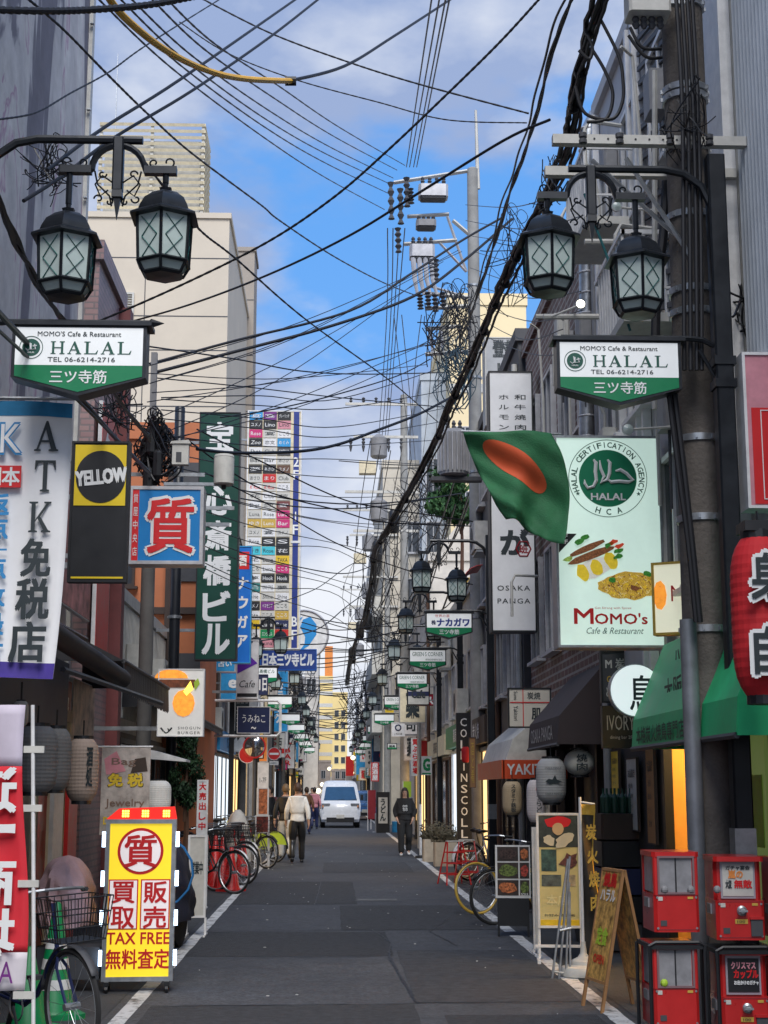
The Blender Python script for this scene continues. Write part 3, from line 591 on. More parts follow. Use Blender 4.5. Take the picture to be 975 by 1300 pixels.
def lamp_post(label, X, Y, s, H=5.76, detail=True, group=None):
    """s = -1: arm reaches to -x (post on the right kerb), +1: to +x"""
    r = thing('street_lamp', label, 'street lamp', (X, Y, 0), 0, group)
    MB().cbox(0, 0, (H+.1)/2, .125, .125, H+.1, .012).build('pole', BM, r)
    MB().lathe([(.14, 0), (.14, .1), (.09, .3), (.08, .6)], 8).build('base', BM, r)
    if detail:
        o = MB(); o.bb(-.07, -.07, 1.1, .07, .07, 1.35); o.build('collar', steel(), r)
    e = s*1.04
    b = MB(); b.tube([(0, 0, H-.5), (s*.03, 0, H-.28), (s*.1, 0, H-.12), (s*.22, 0, H-.03), (s*.36, 0, H), (e, 0, H)], .029, 8); b.build('arm', BM, r, True)
    c = s*.885; zb = H-.185
    b = MB(); b.cbox(c, 0, H-.17, .07, .07, .36, .01); b.lathe([(.045, 0), (.048, -.05), (.03, -.06), (.002, -.2)], 4, (c, 0, H-.35), R(45)); b.build('finial', BM, r)
    b = MB()
    arch = [(c+.17*math.cos(math.pi*i/12), 0, zb-.02+.17*math.sin(math.pi*i/12)) for i in range(13)]
    b.tube([(c-.37, 0, zb-.02), arch[12]]+arch[::-1]+[(c+.37, 0, zb-.02)], .023, 6)
    b.bb(c-.38, -.03, zb-.05, c-.17, .03, zb+.0); b.bb(c+.17, -.03, zb-.05, c+.38, .03, zb+.0); b.build('crossbar', BM, r)
    if detail:
        b = MB()
        for q in (-1, 1):
            b.tube(scroll(c+q*.33, zb+.035, .035, R(-90), q*.8, .02), .006, 4); b.tube(scroll(c+q*.23, zb+.03, .03, R(-90), -q*.9, .012), .006, 4)
            b.tube(scroll(c+q*.09, zb+.19, .03, R(-90), q*.8, .012), .006, 4)
            b.tube([(c+q*.06, 0, zb-.16), (c+q*.11, 0, zb-.2), (c+q*.145, 0, zb-.12), (c+q*.1, 0, zb-.06), (c+q*.03, 0, zb-.11)], .006, 4)
            b.tube(scroll(c+q*.10, zb-.05, .028, R(0), q*.85, .01), .006, 4); b.tube(scroll(c+q*.05, zb-.24, .026, R(90), q*.85, .01), .006, 4)
            b.tube(scroll(c+q*.12, zb-.22, .03, R(180), q*.8, .012), .006, 4)
            b.tube([(c+q*.15, 0, zb-.03), (c+q*.13, 0, zb-.12), (c+q*.05, 0, zb-.2), (c+q*.035, 0, zb-.27)], .006, 4)
        b.build('scrollwork', BM, r)
    xo, xi = c+s*.31, c-s*.31                    # outer lantern hangs higher
    for x, dz in ((xo, -.09), (xi, -.24)):
        o = MB().tube([(x, 0, zb-.03), (x, 0, zb+dz-.02)], .022, 6).build('hanger', BM, r)
        lantern(r, x, zb+dz+.02, 1., detail)
    # bracket for the name sign
    zs = H-1.24
    b = MB(); b.tube([(0, 0, zs-.22), (s*.04, 0, zs-.06), (s*.13, 0, zs-.01), (s*.22, 0, zs), (s*1.12, 0, zs), ], .02, 6); b.lathe([(.022, 0), (.03, .01), (.002, .09)], 6, (s*1.12, 0, zs), axis='x') if s > 0 else None
    b.tube([(0, 0, zs-.34), (s*.07, 0, zs-.25), (s*.16, 0, zs-.08)], .014, 6); b.bb(-.075, -.075, zs-.36, .075, .075, zs-.3); b.bb(-.075, -.075, zs-.2, .075, .075, zs-.14); b.build('sign_bracket', BM, r)
    return r, zs
SW = lit('backlit_sign_white', (.80, .84, .84), .10, (.74, .76, .77)); GRN = mat('sign_green', (.0, .19, .07), .35, 0, .1); INK = mat('sign_ink', (.02, .03, .035), .5, 0, 0); DGR = mat('sign_dark_green', (.0, .075, .05), .5, 0, 0); WHT = mat('sign_letter_white', (.75, .76, .76), .45, 0, 0)
def name_sign(label, X, Y, Z, kind, group=None, w=.82, h=.335, p=.12):
    r = thing('street_sign', label, 'street sign', (X, Y, Z), 0, group)
    e = .022; d = .075
    pent = lambda k, zt: [(-w/2+k, zt), (-w/2+k, -h+k*.3), (0, -h-p+k), (w/2-k, -h+k*.3), (w/2-k, zt)]
    MB().prism(pent(0, 0), -d, d).build('case', BM, r)
    MB().bb(-w/2-.03, -d-.02, .001, w/2+.03, d+.02, .028).build('canopy', BM, r)
    z2 = -h*.77
    MB().prism([(-w/2+e, -e*.6), (-w/2+e, z2), (w/2-e, z2), (w/2-e, -e*.6)], -d-.004, -d+.01).build('sign_face', SW, r)
    MB().prism([(-w/2+e, z2-.001), (-w/2+e, -h+.006), (0, -h-p+e*1.1), (w/2-e, -h+.006), (w/2-e, z2-.001)], -d-.004, -d+.01).build('green_face', GRN, r)
    y = -d-.007
    T('三ツ寺筋', WHT, r, 0, -h*.77-.075, w*.42, .085, y, .01)
    if kind == 'halal':
        T("MOMO'S Cafe & Restaurant", INK, r, 0, -.055, w*.62, .032, y, .012)
        serif('HALAL', DGR, r, w*.09, -.145, w*.6, .082, .2, y)
        T('TEL 06-6214-2716', INK, r, w*.02, -.222, w*.5, .03, y, .012)
        disc(.056, DGR, r, -w*.355, -.145, y, n=24); ring(.072, .0022, DGR, r, -w*.355, -.145, y)
        b = MB()
        for k, pts in enumerate((((.02, .02), (.028, -.012), (.0, -.016), (.0, .024)), ((-.01, .03), (-.004, -.01), (-.02, -.022), (-.034, -.008)), ((.036, .01), (.01, .006)))): b.tube([(-w*.355+a, y-.003, -.145+c) for a, c in pts], .0042, 4)
        b.build('calligraphy', WHT, r)
        T('HALAL', WHT, r, -w*.355, -.178, .045, .01, y-.003, .02)
    elif kind == 'naka':
        T('世界の酒', M('red'), r, -.12, -.055, .25, .05, y); T('株', M('navy'), r, -w*.33, -.17, .075, .08, y, .03); T('ナカガワ', mat('sign_navy', (.01, .03, .22), .4, 0, 0), r, .07, -.165, .56, .13, y, .045)
    elif kind == 'corner':
        T('GREEN·S CORNER', DGR, r, 0, -.1, w*.82, .09, y, .0); T('緑地駐車場株式会社', INK, r, w*.17, -.22, w*.45, .045, y)
    elif kind == 'bld':
        T('小の心斎橋ビル', DGR, r, 0, -.1, w*.82, .1, y, .01)
    return r
PR = P(907, 215, 9.9); HR = P(800, 215, 9.9).z; XR = PR.x
lr, zs = lamp_post('black iron street lamp with two lanterns on right kerb, beside concrete utility pole', XR, 9.9, -1, HR)
cx, _, sw, _ = rect(705, 440, 862, 500, 9.9)
name_sign('white and green HALAL restaurant sign under the lamp on right kerb', cx, 9.9, zs-.045, 'halal', w=sw)
HL = P(150, 178, 9.2).z; XL = P(150, 215, 9.2).x-.885
ll, zs = lamp_post('black iron street lamp with two lanterns at left edge, before grey mural wall', XL, 9.2, 1, HL)
cx, _, sw, _ = rect(17, 440, 187, 500, 9.2)
name_sign('white and green HALAL restaurant sign hanging at left, crossed by thick cables', cx, 9.2, zs-.045, 'halal', w=sw)
far = []
for i, (X, Y, k, lab, sl) in enumerate(((2.72, 26, 'naka', 'black street lamp right of the street, the nearest beyond the green flag', 'green based sign lettered in navy katakana under the second right lamp'),
        (2.78, 33, 'corner', 'black street lamp on right kerb behind the katakana sign', 'green lettered corner sign just below the katakana sign'),
        (2.8, 40, 'corner', 'black street lamp on right kerb, by the cream building', 'green lettered corner sign, second below the katakana sign'),
        (2.8, 50, 'corner', 'black street lamp on right kerb, before the side street', 'green lettered corner sign, lowest of three and left of the red building sign'))):
    q, zs = lamp_post(lab, X, Y, -1, HR, i < 2); far.append((q, zs))
    name_sign(sl, X-.72, Y, zs-.045, k)
FL = []
for i, (X, Y, k, lab, sl) in enumerate(((-2.55, 38, 'bld', 'black street lamp on left kerb before the blue building banner', 'green based building name sign under the first far lamp on the left'),
        (-2.5, 50, '', 'black street lamp on left kerb, second beyond the pawnshop', 'blank white and green sign on left below the building name sign'),)):
    q, zs = lamp_post(lab, X, Y, 1, HR, False); FL.append((q, zs)); name_sign(sl, X+.72, Y, zs-.045, k)
base_sign = None
for side, X, ys in ((1, -2.5, (62, 72, 84, 97, 112, 130)), (-1, 2.8, (62, 74, 87, 101, 118, 140))):
    src = FL[1][0] if side > 0 else far[3][0]
    for Y in ys:
        copy_tree(src, 'distant black street lamp on %s kerb beyond the side street' % ('left' if side > 0 else 'right'), loc=(X, Y, 0), group='distant street lamps on the %s' % ('left' if side > 0 else 'right'))
        sg = name_sign('distant white and green sign under a street lamp on the %s' % ('left' if side > 0 else 'right'), X+side*.72, Y, FL[1][1]-.045, '', 'distant name signs on the %s' % ('left' if side > 0 else 'right'))

# ================================================================ UTILITY POLES
def upole(label, X, Y, r0, r1, H, m=None, bands=(), group=None, lean=0):
    r = thing('utility_pole', label, 'utility pole', (X, Y, 0), 0, group)
    MB().lathe([(r0, 0), (r0+(r1-r0)*.5, H*.5), (r1, H), (r1*.8, H+.02)], 16).build('pole', m or concrete(), r, True)
    for z in bands:
        rr = r0+(r1-r0)*z/H+.012; b = MB(); b.lathe([(rr, z-.025), (rr+.004, z-.024), (rr+.004, z+.024), (rr, z+.025)], 16)
        for k in range(10): 
            a = k*.63; b.box((rr+.01)*math.cos(a), (rr+.01)*math.sin(a), z, .014, .014, .03, Matrix.Rotation(a, 3, 'Z'))
        b.build('clamp_band', steel(), r, True)
    return r
pc = P(893, 500, 10.35)
up = upole('thick concrete utility pole with steel clamp bands beside the right street lamp', pc.x-.05, 10.35, .168, .150, 9.2, bands=[P(875, y, 10.35).z for y in (12, 118, 128, 190, 278, 372, 400, 560, 660, 800)])
b = MB(); b.tube([(-.16, -.16, 0), (-.16, -.16, P(885, 790, 10.35).z)], .06, 12); b.build('riser_pipe', mat('grey_pipe', (.22, .235, .26), .45, .4, .2, 6), up, True)
# paired cross arms with holes, their braces and insulators
zc = P(800, 185, 10.2).z
for k, (x0, x1, yy, dz) in enumerate(((702, 948, 185, 0), (693, 936, 188, -.09))):
    a = P(x0, yy, 10.1+.3*k); c = P(x1, yy, 10.1+.3*k); o = MB().bb(a.x-up.location.x, -.26+.36*k, zc+dz-.035, c.x-up.location.x, -.19+.36*k, zc+dz+.035).build('cross_arm', M('dirty_white'), up)
    hb = MB()
    for i in range(9): hb.lathe([(.008, 0), (.008, .004)], 8, (a.x-up.location.x+.3+i*.1, -.264+.36*k, zc+dz), axis='y')
    hb.each('bolt_hole', M('black'), o)
b = MB(); zz = P(770, 200, 10.1).z
b.tube([(-.75, -.2, zz), (-.12, -.12, zz-.55)], .018, 5); b.tube([(-.5, -.2, zz+.02), (-.05, -.16, zz-.7)], .018, 5); b.tube([(.2, .1, zz), (.1, .1, zz-.5)], .015, 5); b.each('brace', steel(), up)
b = MB()
for px, py in ((743, 185), (790, 185), (855, 185), (905, 185)):
    p = P(px, py, 10.0)-up.location; b.lathe([(.012, -.04), (.03, -.035), (.03, -.01), (.018, 0), (.03, .01), (.03, .04), (.01, .05)], 8, (p.x, -.26, zc))
b.each('insulator', M('dark_grey'), up, True)
bx = rect(795, -20, 848, 22, 10.1)
t = thing('transformer_box', 'pale metal equipment box mounted at top of the right utility pole', 'equipment box', (bx[0], 10.1, bx[1]))
MB().cbox(0, 0, .17, bx[2], .22, .34, .02).build('case', M('dirty_white'), t)
b = MB(); 
for i in range(4): b.lathe([(.02, 0), (.03, -.02), (.02, -.04), (.03, -.06), (.015, -.09)], 8, (-.09+i*.06, 0, 0))
b.each('bushing', M('dark_grey'), t); MB().bb(bx[2]/2, -.03, .1, bx[2]/2+.12, .03, .16).build('bracket', steel(), t)
# thin white stand pipes and arms with small floodlights on the right wall
def flood(label, px, py, Y, px2, py2, on=True, s=1.):
    p = P(px, py, Y); q = P(px2, py2, Y); r = thing('floodlight', label, 'floodlight', tuple(p))
    MB().tube([(0, .02, 0), tuple(q-p)], .012, 6).build('arm', M('dirty_white'), r)
    o = MB().lathe([(.02, .12*s), (.05*s, .08*s), (.07*s, 0), (.07*s, -.01*s)], 12, axis='y').build('housing', steel(), r, True)
    MB().lathe([(.06*s, -.012*s), (.01, -.03*s)], 12, axis='y').build('lamp_glass', lit('flood_on', (1, .93, .75), 3) if on else LG, r)
flood('glowing floodlight on a short arm beside the right outer lantern', 737, 386, 14, 700, 402, True, .7)
flood('glowing floodlight over the cross arms left of the duct', 738, 180, 14, 775, 186, True, .8)
flood('unlit round floodlight on white arm above the halal lightbox', 797, 545, 12.5, 862, 541, False, .75)
flood('small unlit floodlight on white arm beneath lamp arm', 783, 262, 13, 840, 268, False, .7)
b = thing('sign_rail', 'horizontal white pipes braced to wall behind the right lanterns', 'pipe rail', (0, 0, 0))
q = MB()
for x0, x1, y, Y in ((690, 775, 402, 14.5), (742, 858, 307, 13.5), (680, 760, 402, 15)): q.tube([P(x0, y, Y), P(x1, y, Y)], .03, 8)
q.tube([P(831, 90, 12), P(831, 520, 12)], .024, 6)
q.each('pipe', M('dirty_white'), b)
# pipes, brackets and boxes crowding the upper right wall
b = thing('wall_pipes', 'pale pipes and conduits crowded on the upper right wall behind lanterns', 'pipes', (0, 0, 0)); q = MB(); rnd = random.Random(8)
for i in range(12):
    y = 12.5+rnd.uniform(0, 9); z = rnd.uniform(3.6, 8.6); x = 2.96
    if i % 2: q.tube([(x, y, z-rnd.uniform(.6, 2)), (x, y, z+rnd.uniform(.5, 1.5)), (x-.05, y, z+1.6), (x-.18, y-.1, z+1.65)], .018, 6)
    else: q.tube([(x-.0, y, z), (x-.35, y-.1, z), (x-.4, y-.1, z-.1), (x-.4, y-.1, z-.6)], .022, 6)
q.each('pipe', M('dirty_white'), b)
for i, (y, z) in enumerate(((12.8, 7.9), (13.6, 6.4), (15.1, 8.3), (15.6, 5.2), (16.9, 6.9), (18.6, 7.4), (12.7, 4.9), (14.4, 4.4))):
    t = thing('wall_box', 'small %s electrical box fixed on the upper right wall' % ('grey', 'pale')[i % 2], 'electrical box', (2.93, y, z), 0, 'electrical boxes on the upper right wall'); MB().cbox(0, 0, 0, .16, .3, .4, .02).build('case', M(('grey', 'dirty_white')[i % 2]), t); MB().tube([(0, 0, -.2), (0, .02, -.9)], .015, 5).build('conduit', M('dark_grey'), t)
for i, (y, z) in enumerate(((13.0, 5.6), (14.8, 7.2))):
    t = thing('balcony', '%s small balcony with thin bars on upper right wall' % ('lower', 'upper')[i], 'balcony', (2.8, y, z)); MB().bb(-.3, -.6, 0, .25, .6, .08).build('floor', M('dirty_white'), t); q = MB()
    for k in range(10): q.bb(-.3, -.58+k*.126, .08, -.28, -.56+k*.126, .8)
    q.bb(-.31, -.6, .8, -.27, .6, .84); q.bb(-.3, -.6, .3, .25, -.58, .32); q.bb(-.3, -.6, .8, .25, -.57, .84)
    q.build('railing', M('white'), t)
for i, (px, py, Y) in enumerate(((930, 40, 11.3), (925, 252, 11.3), (925, 95, 11.3))):
    p = P(px, py, Y); t = thing('wall_bracket', 'cream hooked pipe bracket on white post at upper right, %s' % ('top one', 'lowest one', 'middle one')[i], 'bracket', tuple(p)); MB().tube([(.14, 0, -.14), (.12, 0, -.02), (.04, 0, .03), (-.12, 0, .03)], .02, 6).build('pipe', M('cream'), t, True); MB().bb(.10, -.03, -.2, .18, .03, -.1).build('plate', M('dirty_white'), t)
# pole with the stacked switches, 30 m off
up2 = upole('concrete pole carrying crossarms, switches and insulators in mid street at right', P(603, 500, 30).x, 30, .17, .115, P(603, 215, 30).z, bands=[5, 8, 10, 12], m=mat('pale_pole', (.30, .30, .29), .8, 0, .25, 3))
U = up2.location
def U2(px, py): return P(px, py, 30)-U
b = MB(); 
for (x0, y0, x1, y1) in ((500, 232, 607, 215), (517, 275, 570, 272), (575, 280, 596, 298), (513, 310, 580, 305), (537, 372, 600, 378), (540, 392, 598, 388), (540, 418, 585, 414), (540, 450, 598, 446)):
    a = U2(x0, y0); c = U2(x1, y1); b.tube([a, c], .045, 4)
b.each('cross_arm', M('dirty_white'), up2)
b = MB()
for (x0, y0, x1, y1) in ((568, 275, 592, 345), (558, 308, 592, 345), (545, 363, 595, 378), (545, 418, 550, 450), (560, 418, 562, 446)): b.tube([U2(x0, y0), U2(x1, y1)], .03, 4)
b.each('brace', alum(), up2)
MB().tube([U2(607, 240), U2(604, 140)], [.05, .03], 5).build('lightning_rod', M('dirty_white'), up2)
for px, py, w, h, lab in ((549, 249, .62, .52, 'pale switch box, uppermost on the mid street pole'), (540, 290, .42, .28, 'small pale switch box in the middle of the mid street pole'), (535, 325, .52, .52, 'pale switch box with four cable bushings on the mid street pole')):
    p = P(px, py, 30); t = thing('switch_box', lab, 'switch box', (p.x, 29.8, p.z))
    MB().cbox(0, 0, 0, w, .35, h*.5, .05).build('case', M('grey') if h < .5 else alum(), t); MB().cbox(0, 0, -h*.29, w*.86, .3, h*.08, .03).build('base', M('dark_grey'), t)
    q = MB()
    for i in range(4):
        x = -w*.36+i*w*.24
        q.lathe([(.02, h*.25), (.05, h*.3), (.03, h*.36), (.05, h*.42), (.03, h*.48), (.045, h*.54), (.02, h*.62)], 7, (x, -.05, 0))
    q.each('bushing', M('dark_grey'), t)
    if 'four' in lab:
        q = MB()
        for i in range(4): q.tube([(-w*.36+i*w*.24, -.1, -h*.3), (-w*.3+i*w*.24, -.1, -.62), (-w*.2+i*w*.26, -.1, -.95)], [.06, .05, .03], 7)
        q.each('cable_joint', alum(), t)
insul = MB()
for px, y0, y1 in ((496, 232, 278), (508, 240, 284), (516, 226, 262), (521, 240, 258), (505, 290, 320), (553, 330, 355), (548, 330, 350), (533, 375, 392), (543, 372, 390), (552, 375, 395), (562, 372, 392)):
    a = P(px, y0, 29.7); c = P(px+1, y1, 29.7); pts = [a.lerp(c, i/8) for i in range(9)]; insul.tube(pts, [.03 if i % 2 else .075 for i in range(9)], 7)
tag(MB().build('x', INK), 'x', 'x'); bpy.data.objects.remove(bpy.data.objects['x'])
t = thing('insulator_string', 'dark insulator strings hanging from top arms of the mid street pole', 'insulator', (0, 0, 0)); insul.each('insulator', M('dark_grey'), t)
# ribbed pole transformer
p = P(576, 605, 28.5); t = thing('pole_transformer', 'ribbed grey cylindrical transformer hanging above the green flag', 'transformer', tuple(p))
MB().lathe([(.22, 0), (.27, .03), (.27, .85), (.2, .93), (.05, .96)], 20).build('tank', M('grey'), t, True)
q = MB()
for k in range(22): a = 2*math.pi*k/22; q.box(.295*math.cos(a), .295*math.sin(a), .46, .05, .015, .76, Matrix.Rotation(a, 3, 'Z'))
q.each('fin', alum(), t); MB().bb(-.45, -.12, -.1, .55, .12, -.02).build('shelf', M('dark_grey'), t)
q = MB()
for k in (-.12, 0, .12): q.lathe([(.03, .93), (.045, .97), (.03, 1.0), (.045, 1.04), (.02, 1.1)], 7, (k, -.1, 0))
q.each('bushing', M('dark_grey'), t)
# left poles
upl = upole('plain dark utility pole standing behind the blue pawnshop sign', P(186, 800, 19.5).x, 19.5, .10, .085, P(188, 545, 19.5).z, m=mat('dark_pole', (.11, .105, .10), .8, 0, .25, 3))
MB().bb(-.04, -.04, 6.2, .04, .04, P(188, 448, 19.5).z).build('mast', M('grey'), upl)
q = MB(); q.bb(-.1, -.06, 5.0, 1.05, -.03, 5.05); q.bb(-.6, .1, 5.7, .7, .13, 5.75); q.bb(-.2, .1, 5.25, 1.1, .13, 5.3); q.each('cross_arm', steel(), upl)
upole('slim black steel pole before the orange building, with pipe clamps', P(224, 700, 23).x, 23, .085, .08, P(224, 518, 23).z, m=M('black_metal'), bands=[3.2, 4.2, 5.4])
p = P(284, 616, 18.5); t = thing('pole_transformer', 'small pale grey cylinder mounted before the green vertical sign', 'transformer', tuple(p))
MB().lathe([(.11, 0), (.128, .015), (.128, .34), (.125, .35), (.13, .355), (.12, .385), (.02, .39)], 20).build('tank', M('dirty_white'), t, True); MB().bb(-.75, -.02, -.01, -.03, .02, .03).build('bracket', steel(), t); MB().lathe([(.03, 0), (.03, -.05)], 8, (0, 0, 0)).build('foot', M('black'), t)
p = P(228, 580, 18.9); t = thing('meter_box', 'small pale meter box on bracket left of the green vertical sign', 'meter box', tuple(p))
MB().bb(-.09, -.06, -.11, .12, .06, .16).build('case', M('dirty_white'), t); MB().bb(-.04, -.064, -.08, .03, -.0601, .05).build('window', M('dark_grey'), t); MB().prism([(-.12, .16), (.15, .16), (.12, .21), (-.1, .19)], -.08, .08).build('lid', M('dirty_white'), t)
# far poles
for X, Y, H, w in ((2.45, 52, 15.5, 'nearer'), (2.5, 70, 15.0, 'middle'), (2.5, 95, 14.5, 'farther')):
    r = upole('pale far utility pole with cream crossarms on right, the %s of three' % w, X, Y, .17, .12, H, m=mat('pale_pole', (.30, .30, .29), .8, 0, .25, 3))
    q = MB()
    for k, z in enumerate((H-.4, H-1.6, H-3.6, H-5.0)): q.bb(-2.1+.3*(k % 2), -.12, z, .5, -.04, z+.09)
    q.each('cross_arm', M('dirty_white'), r)
    q = MB()
    for k in range(5): q.lathe([(.02, 0), (.07, .05), (.03, .1), (.07, .15), (.02, .2)], 6, (-1.9+.45*k, -.08, H-.3)); q.lathe([(.02, 0), (.07, -.05), (.03, -.1), (.07, -.15), (.03, -.25), (.06, -.3), (.02, -.5)], 6, (-1.9+.45*k, -.08, H-1.6))
    q.each('insulator', M('dark_grey'), r)
    for z in (H-2.3, H-4.6): MB().lathe([(.25, 0), (.3, .05), (.3, .7), (.1, .85)], 12, (-.9, 0, z)).build('transformer', M('grey'), r, True)
    MB().bb(-1.6, -.2, H-2.9, -1.0, .2, H-2.45).build('switch_box', M('cream'), r)
for X, Y, H, w in ((-2.62, 44, 7.5, 'nearest of those beyond the directory sign'), (-2.6, 61, 9, 'second beyond the directory sign'), (-2.6, 78, 9.5, 'third beyond the directory sign'), (-2.6, 100, 9.5, 'farthest of those beyond the directory sign')):
    r = upole('dark grey utility pole on the left, ' + w, X, Y, .15, .11, H, m=mat('dark_pole', (.11, .105, .10), .8, 0, .25, 3))
    q = MB(); q.bb(-.5, -.1, H-.4, 1.3, -.03, H-.32); q.bb(-.3, -.1, H-1.3, 1.0, -.03, H-1.22); q.each('cross_arm', steel(), r); MB().lathe([(.2, 0), (.25, .05), (.25, .6), (.1, .7)], 12, (.5, 0, H-1.2)).build('transformer', M('grey'), r, True)
# ================================================================ BIG SIGNS, LEFT SIDE
RED = mat('print_red', (.62, .012, .015), .45, var=.05); RDK = mat('print_dark_red', (.30, .01, .02), .45, 0, .05)
CLOTH = mat('white_banner_cloth', (.84, .84, .85), .8, var=.08, scale=2)
def kanji_col(chars, m, r, x, z_top, cw, ch, step, y, bold=.02):
    for i, c in enumerate(chars):
        if c != ' ': T(c, m, r, x, z_top-ch/2-i*step, cw*(.16 if c in 'I1｜' else 1), ch, y, bold)
# tax free banner
x, z, w, h = rect(-62, 507, 84, 858, 9.6)
r = thing('tax_free_banner', 'tall white cloth banner reading ATK in black over tax free kanji', 'banner', (x, 9.6, z))
fn = lambda u, v: (-w/2+w*u+.03*math.sin(3*v)*(u) - .05*u*(1-v), .015*math.sin(u*9+v*5)+.02*math.sin(v*7)*u, h*v-.02*u)
b = MB(); b.grid(fn, 14, 20); cl = b.build('cloth', CLOTH, r, True, solid=.004)
b = MB(); b.grid(lambda u, v: tuple(Vector(fn(u, .945+.055*v))+Vector((0, -.005, 0))), 14, 2); b.build('blue_border', mat('border_blue', (.02, .22, .45), .7, 0, .4, 1.5), r)
b = MB(); b.grid(lambda u, v: tuple(Vector(fn(u, .055*v))+Vector((0, -.005, 0))), 14, 2); b.build('purple_border', mat('border_purple', (.07, .04, .33), .7, 0, .4, 1.5), r)
MB().tube([(-w/2-.1, .01, h+.01), (w/2+.03, .01, h+.01)], .012, 6).build('rod', steel(), r)
pxw = w/146
def bx(px): return (px+62)*pxw-w/2
def bz(py): return h*(858-py)/351
for c, x0, y0, x1, y1 in (('A', 40, 537, 71, 576), ('T', 42, 588, 69, 628), ('K', 37, 641, 65, 680)): serif(c, INK, r, bx((x0+x1)/2), bz((y0+y1)/2), (x1-x0)*pxw, (y1-y0)*h/351, y=-.045)
for c, x0, y0, x1, y1 in (('免', 30, 689, 66, 735), ('税', 26, 739, 66, 788), ('店', 20, 793, 64, 841)): T(c, INK, r, bx((x0+x1)/2), bz((y0+y1)/2), (x1-x0)*pxw, (y1-y0)*h/351, -.047, .025)
BT = mat('banner_blue', (.03, .25, .55), .6, 0, .1)
T('K', BT, r, bx(10), bz(560), 28*pxw, 40*h/351, -.044, .03); T('K', CLOTH, r, bx(10), bz(560), 26*pxw, 37*h/351, -.048, .0)
panel(bx(-20), bz(623), bx(25), bz(595), RED, r, -.043, .004); T('本', WHT, r, bx(12), bz(609), 22*pxw, 23*h/351, -.046, .02); T('日', WHT, r, bx(-10), bz(609), 18*pxw, 22*h/351, -.046, .02)
for c, y in (('返', 645), ('点', 675), ('一', 702), ('点', 725), ('数', 760), ('最', 795), ('古', 828)): T(c, BT, r, bx(-4), bz(y), 30*pxw, 26*h/351 if c != '一' else .012, -.043, .03)
# the yellow club sign (the cartoon figure printed on its lower half is left out)
r, w, h, y = signbox('club_sign', 'black and yellow panel sign reading YELLOW in crooked white letters', (88, 560, 163, 739), 12, 'black', 'black', .1, .018, hang=-.5)
MY = mat('print_yellow', (.80, .58, .02), .4, 0, .05)
panel(-w/2+.03, h*.54, w/2-.03, h-.03, MY, r, y-.002)
disc(w*.425, M('black'), r, .005, h*.745, y-.006, 'black_disc', h*.187)
T('YELLOW', WHT, r, .01, h*.745, w*.86, h*.1, y-.012, .05, rot=(0, R(-6), 0))
panel(-w/2+.03, .03, w/2-.03, .045, MY, r, y-.002)
# pawnshop sign
r, w, h, y = signbox('pawnshop_sign', 'blue boxed pawnshop sign with one red kanji outlined in white', (163, 617, 258, 716), 15, 'alum', mat('pawn_blue', (.01, .21, .55), .35, 0, .06), .28, .035, hang=-1.0)
panel(-w/2+.035, .035, -w/2+.1, h-.035, RED, r, y-.001)
T('質', WHT, r, .045, h*.49, w*.62, h*.70, y-.004, .06); T('質', RED, r, .045, h*.49, w*.60, h*.68, y-.009, .018)
for k in range(5): T('質屋中央店'[k], WHT, r, -w/2+.068, h*(.84-.17*k), .045, .09, y-.004, 0)
# green vertical building name
r, w, h, y = signbox('building_name_sign', 'tall dark green vertical sign with white building name kanji', (250, 523, 303, 838), 25, 'black', mat('name_green', (.004, .055, .038), .35, 0, .12, 3), .3, .02, hang=-.9)
for c, py in (('宝', 555), ('｜', 597), ('心', 637), ('斎', 682), ('橋', 726), ('ビ', 771), ('ル', 812)): T(c, WHT, r, .0, h*(838-py)/315, w*.62 if c != '｜' else .05, h*36/315, y, .03)
# directory of bars: white frame, 3 x 28 little printed panels, blue floor strip
r, w, h, y = signbox('shop_directory', 'tall white directory board of many small bar name panels with blue floor strip', (312, 521, 382, 824), 38, 'white', 'cream', .4, .03, hang=-1.0)
cols = ['white', 'dirty_white', 'white', 'cream', 'black', 'magenta', 'white', 'dark_grey', 'sky_blue', 'dirty_white', 'gold', 'red', 'purple', 'green', 'white', 'cyan', 'navy', 'pink']
fix = {(0, 0): 'sky_blue', (0, 1): 'purple', (0, 2): 'black', (1, 0): 'black', (1, 1): 'black', (1, 2): 'pink', (2, 0): 'magenta', (3, 0): 'black', (3, 2): 'sky_blue', (4, 2): 'dark_grey', (6, 0): 'black', (6, 1): 'black', (6, 2): 'brown', (7, 1): 'red', (10, 2): 'maroon', (11, 2): 'magenta', (12, 0): 'gold', (12, 1): 'gold', (12, 2): 'magenta', (14, 1): 'black', (14, 2): 'black', (15, 0): 'cyan', (15, 1): 'cyan', (15, 2): 'black', (16, 2): 'yellow', (17, 2): 'magenta', (18, 1): 'black', (18, 2): 'black', (19, 0): 'teal', (21, 0): 'black', (21, 1): 'purple', (22, 2): 'gold', (23, 0): 'yellow', (23, 1): 'black', (23, 2): 'navy', (24, 1): 'green', (24, 2): 'red', (25, 0): 'pink', (25, 1): 'pink'}
words = {(0, 2): 'グレーリッチ', (3, 0): 'Zoo', (3, 2): 'めぐみ', (7, 1): 'まり', (8, 0): 'K·Rue', (8, 1): 'K·Rue', (14, 1): 'S', (14, 2): 'S', (16, 2): 'TAKA', (18, 1): 'Hook', (18, 2): 'Hook', (19, 0): 'KING STYLE', (19, 1): 'KING STYLE', (20, 0): 'Shine', (20, 1): 'Shine', (20, 2): 'Shine', (21, 1): 'ペマモリア', (24, 1): 'エンジェル', (24, 2): '喜久'}
rnd = random.Random(2); N = 26; cw = (w*.8-.03)/3; chh = (h-.06)/N
cellm = {}
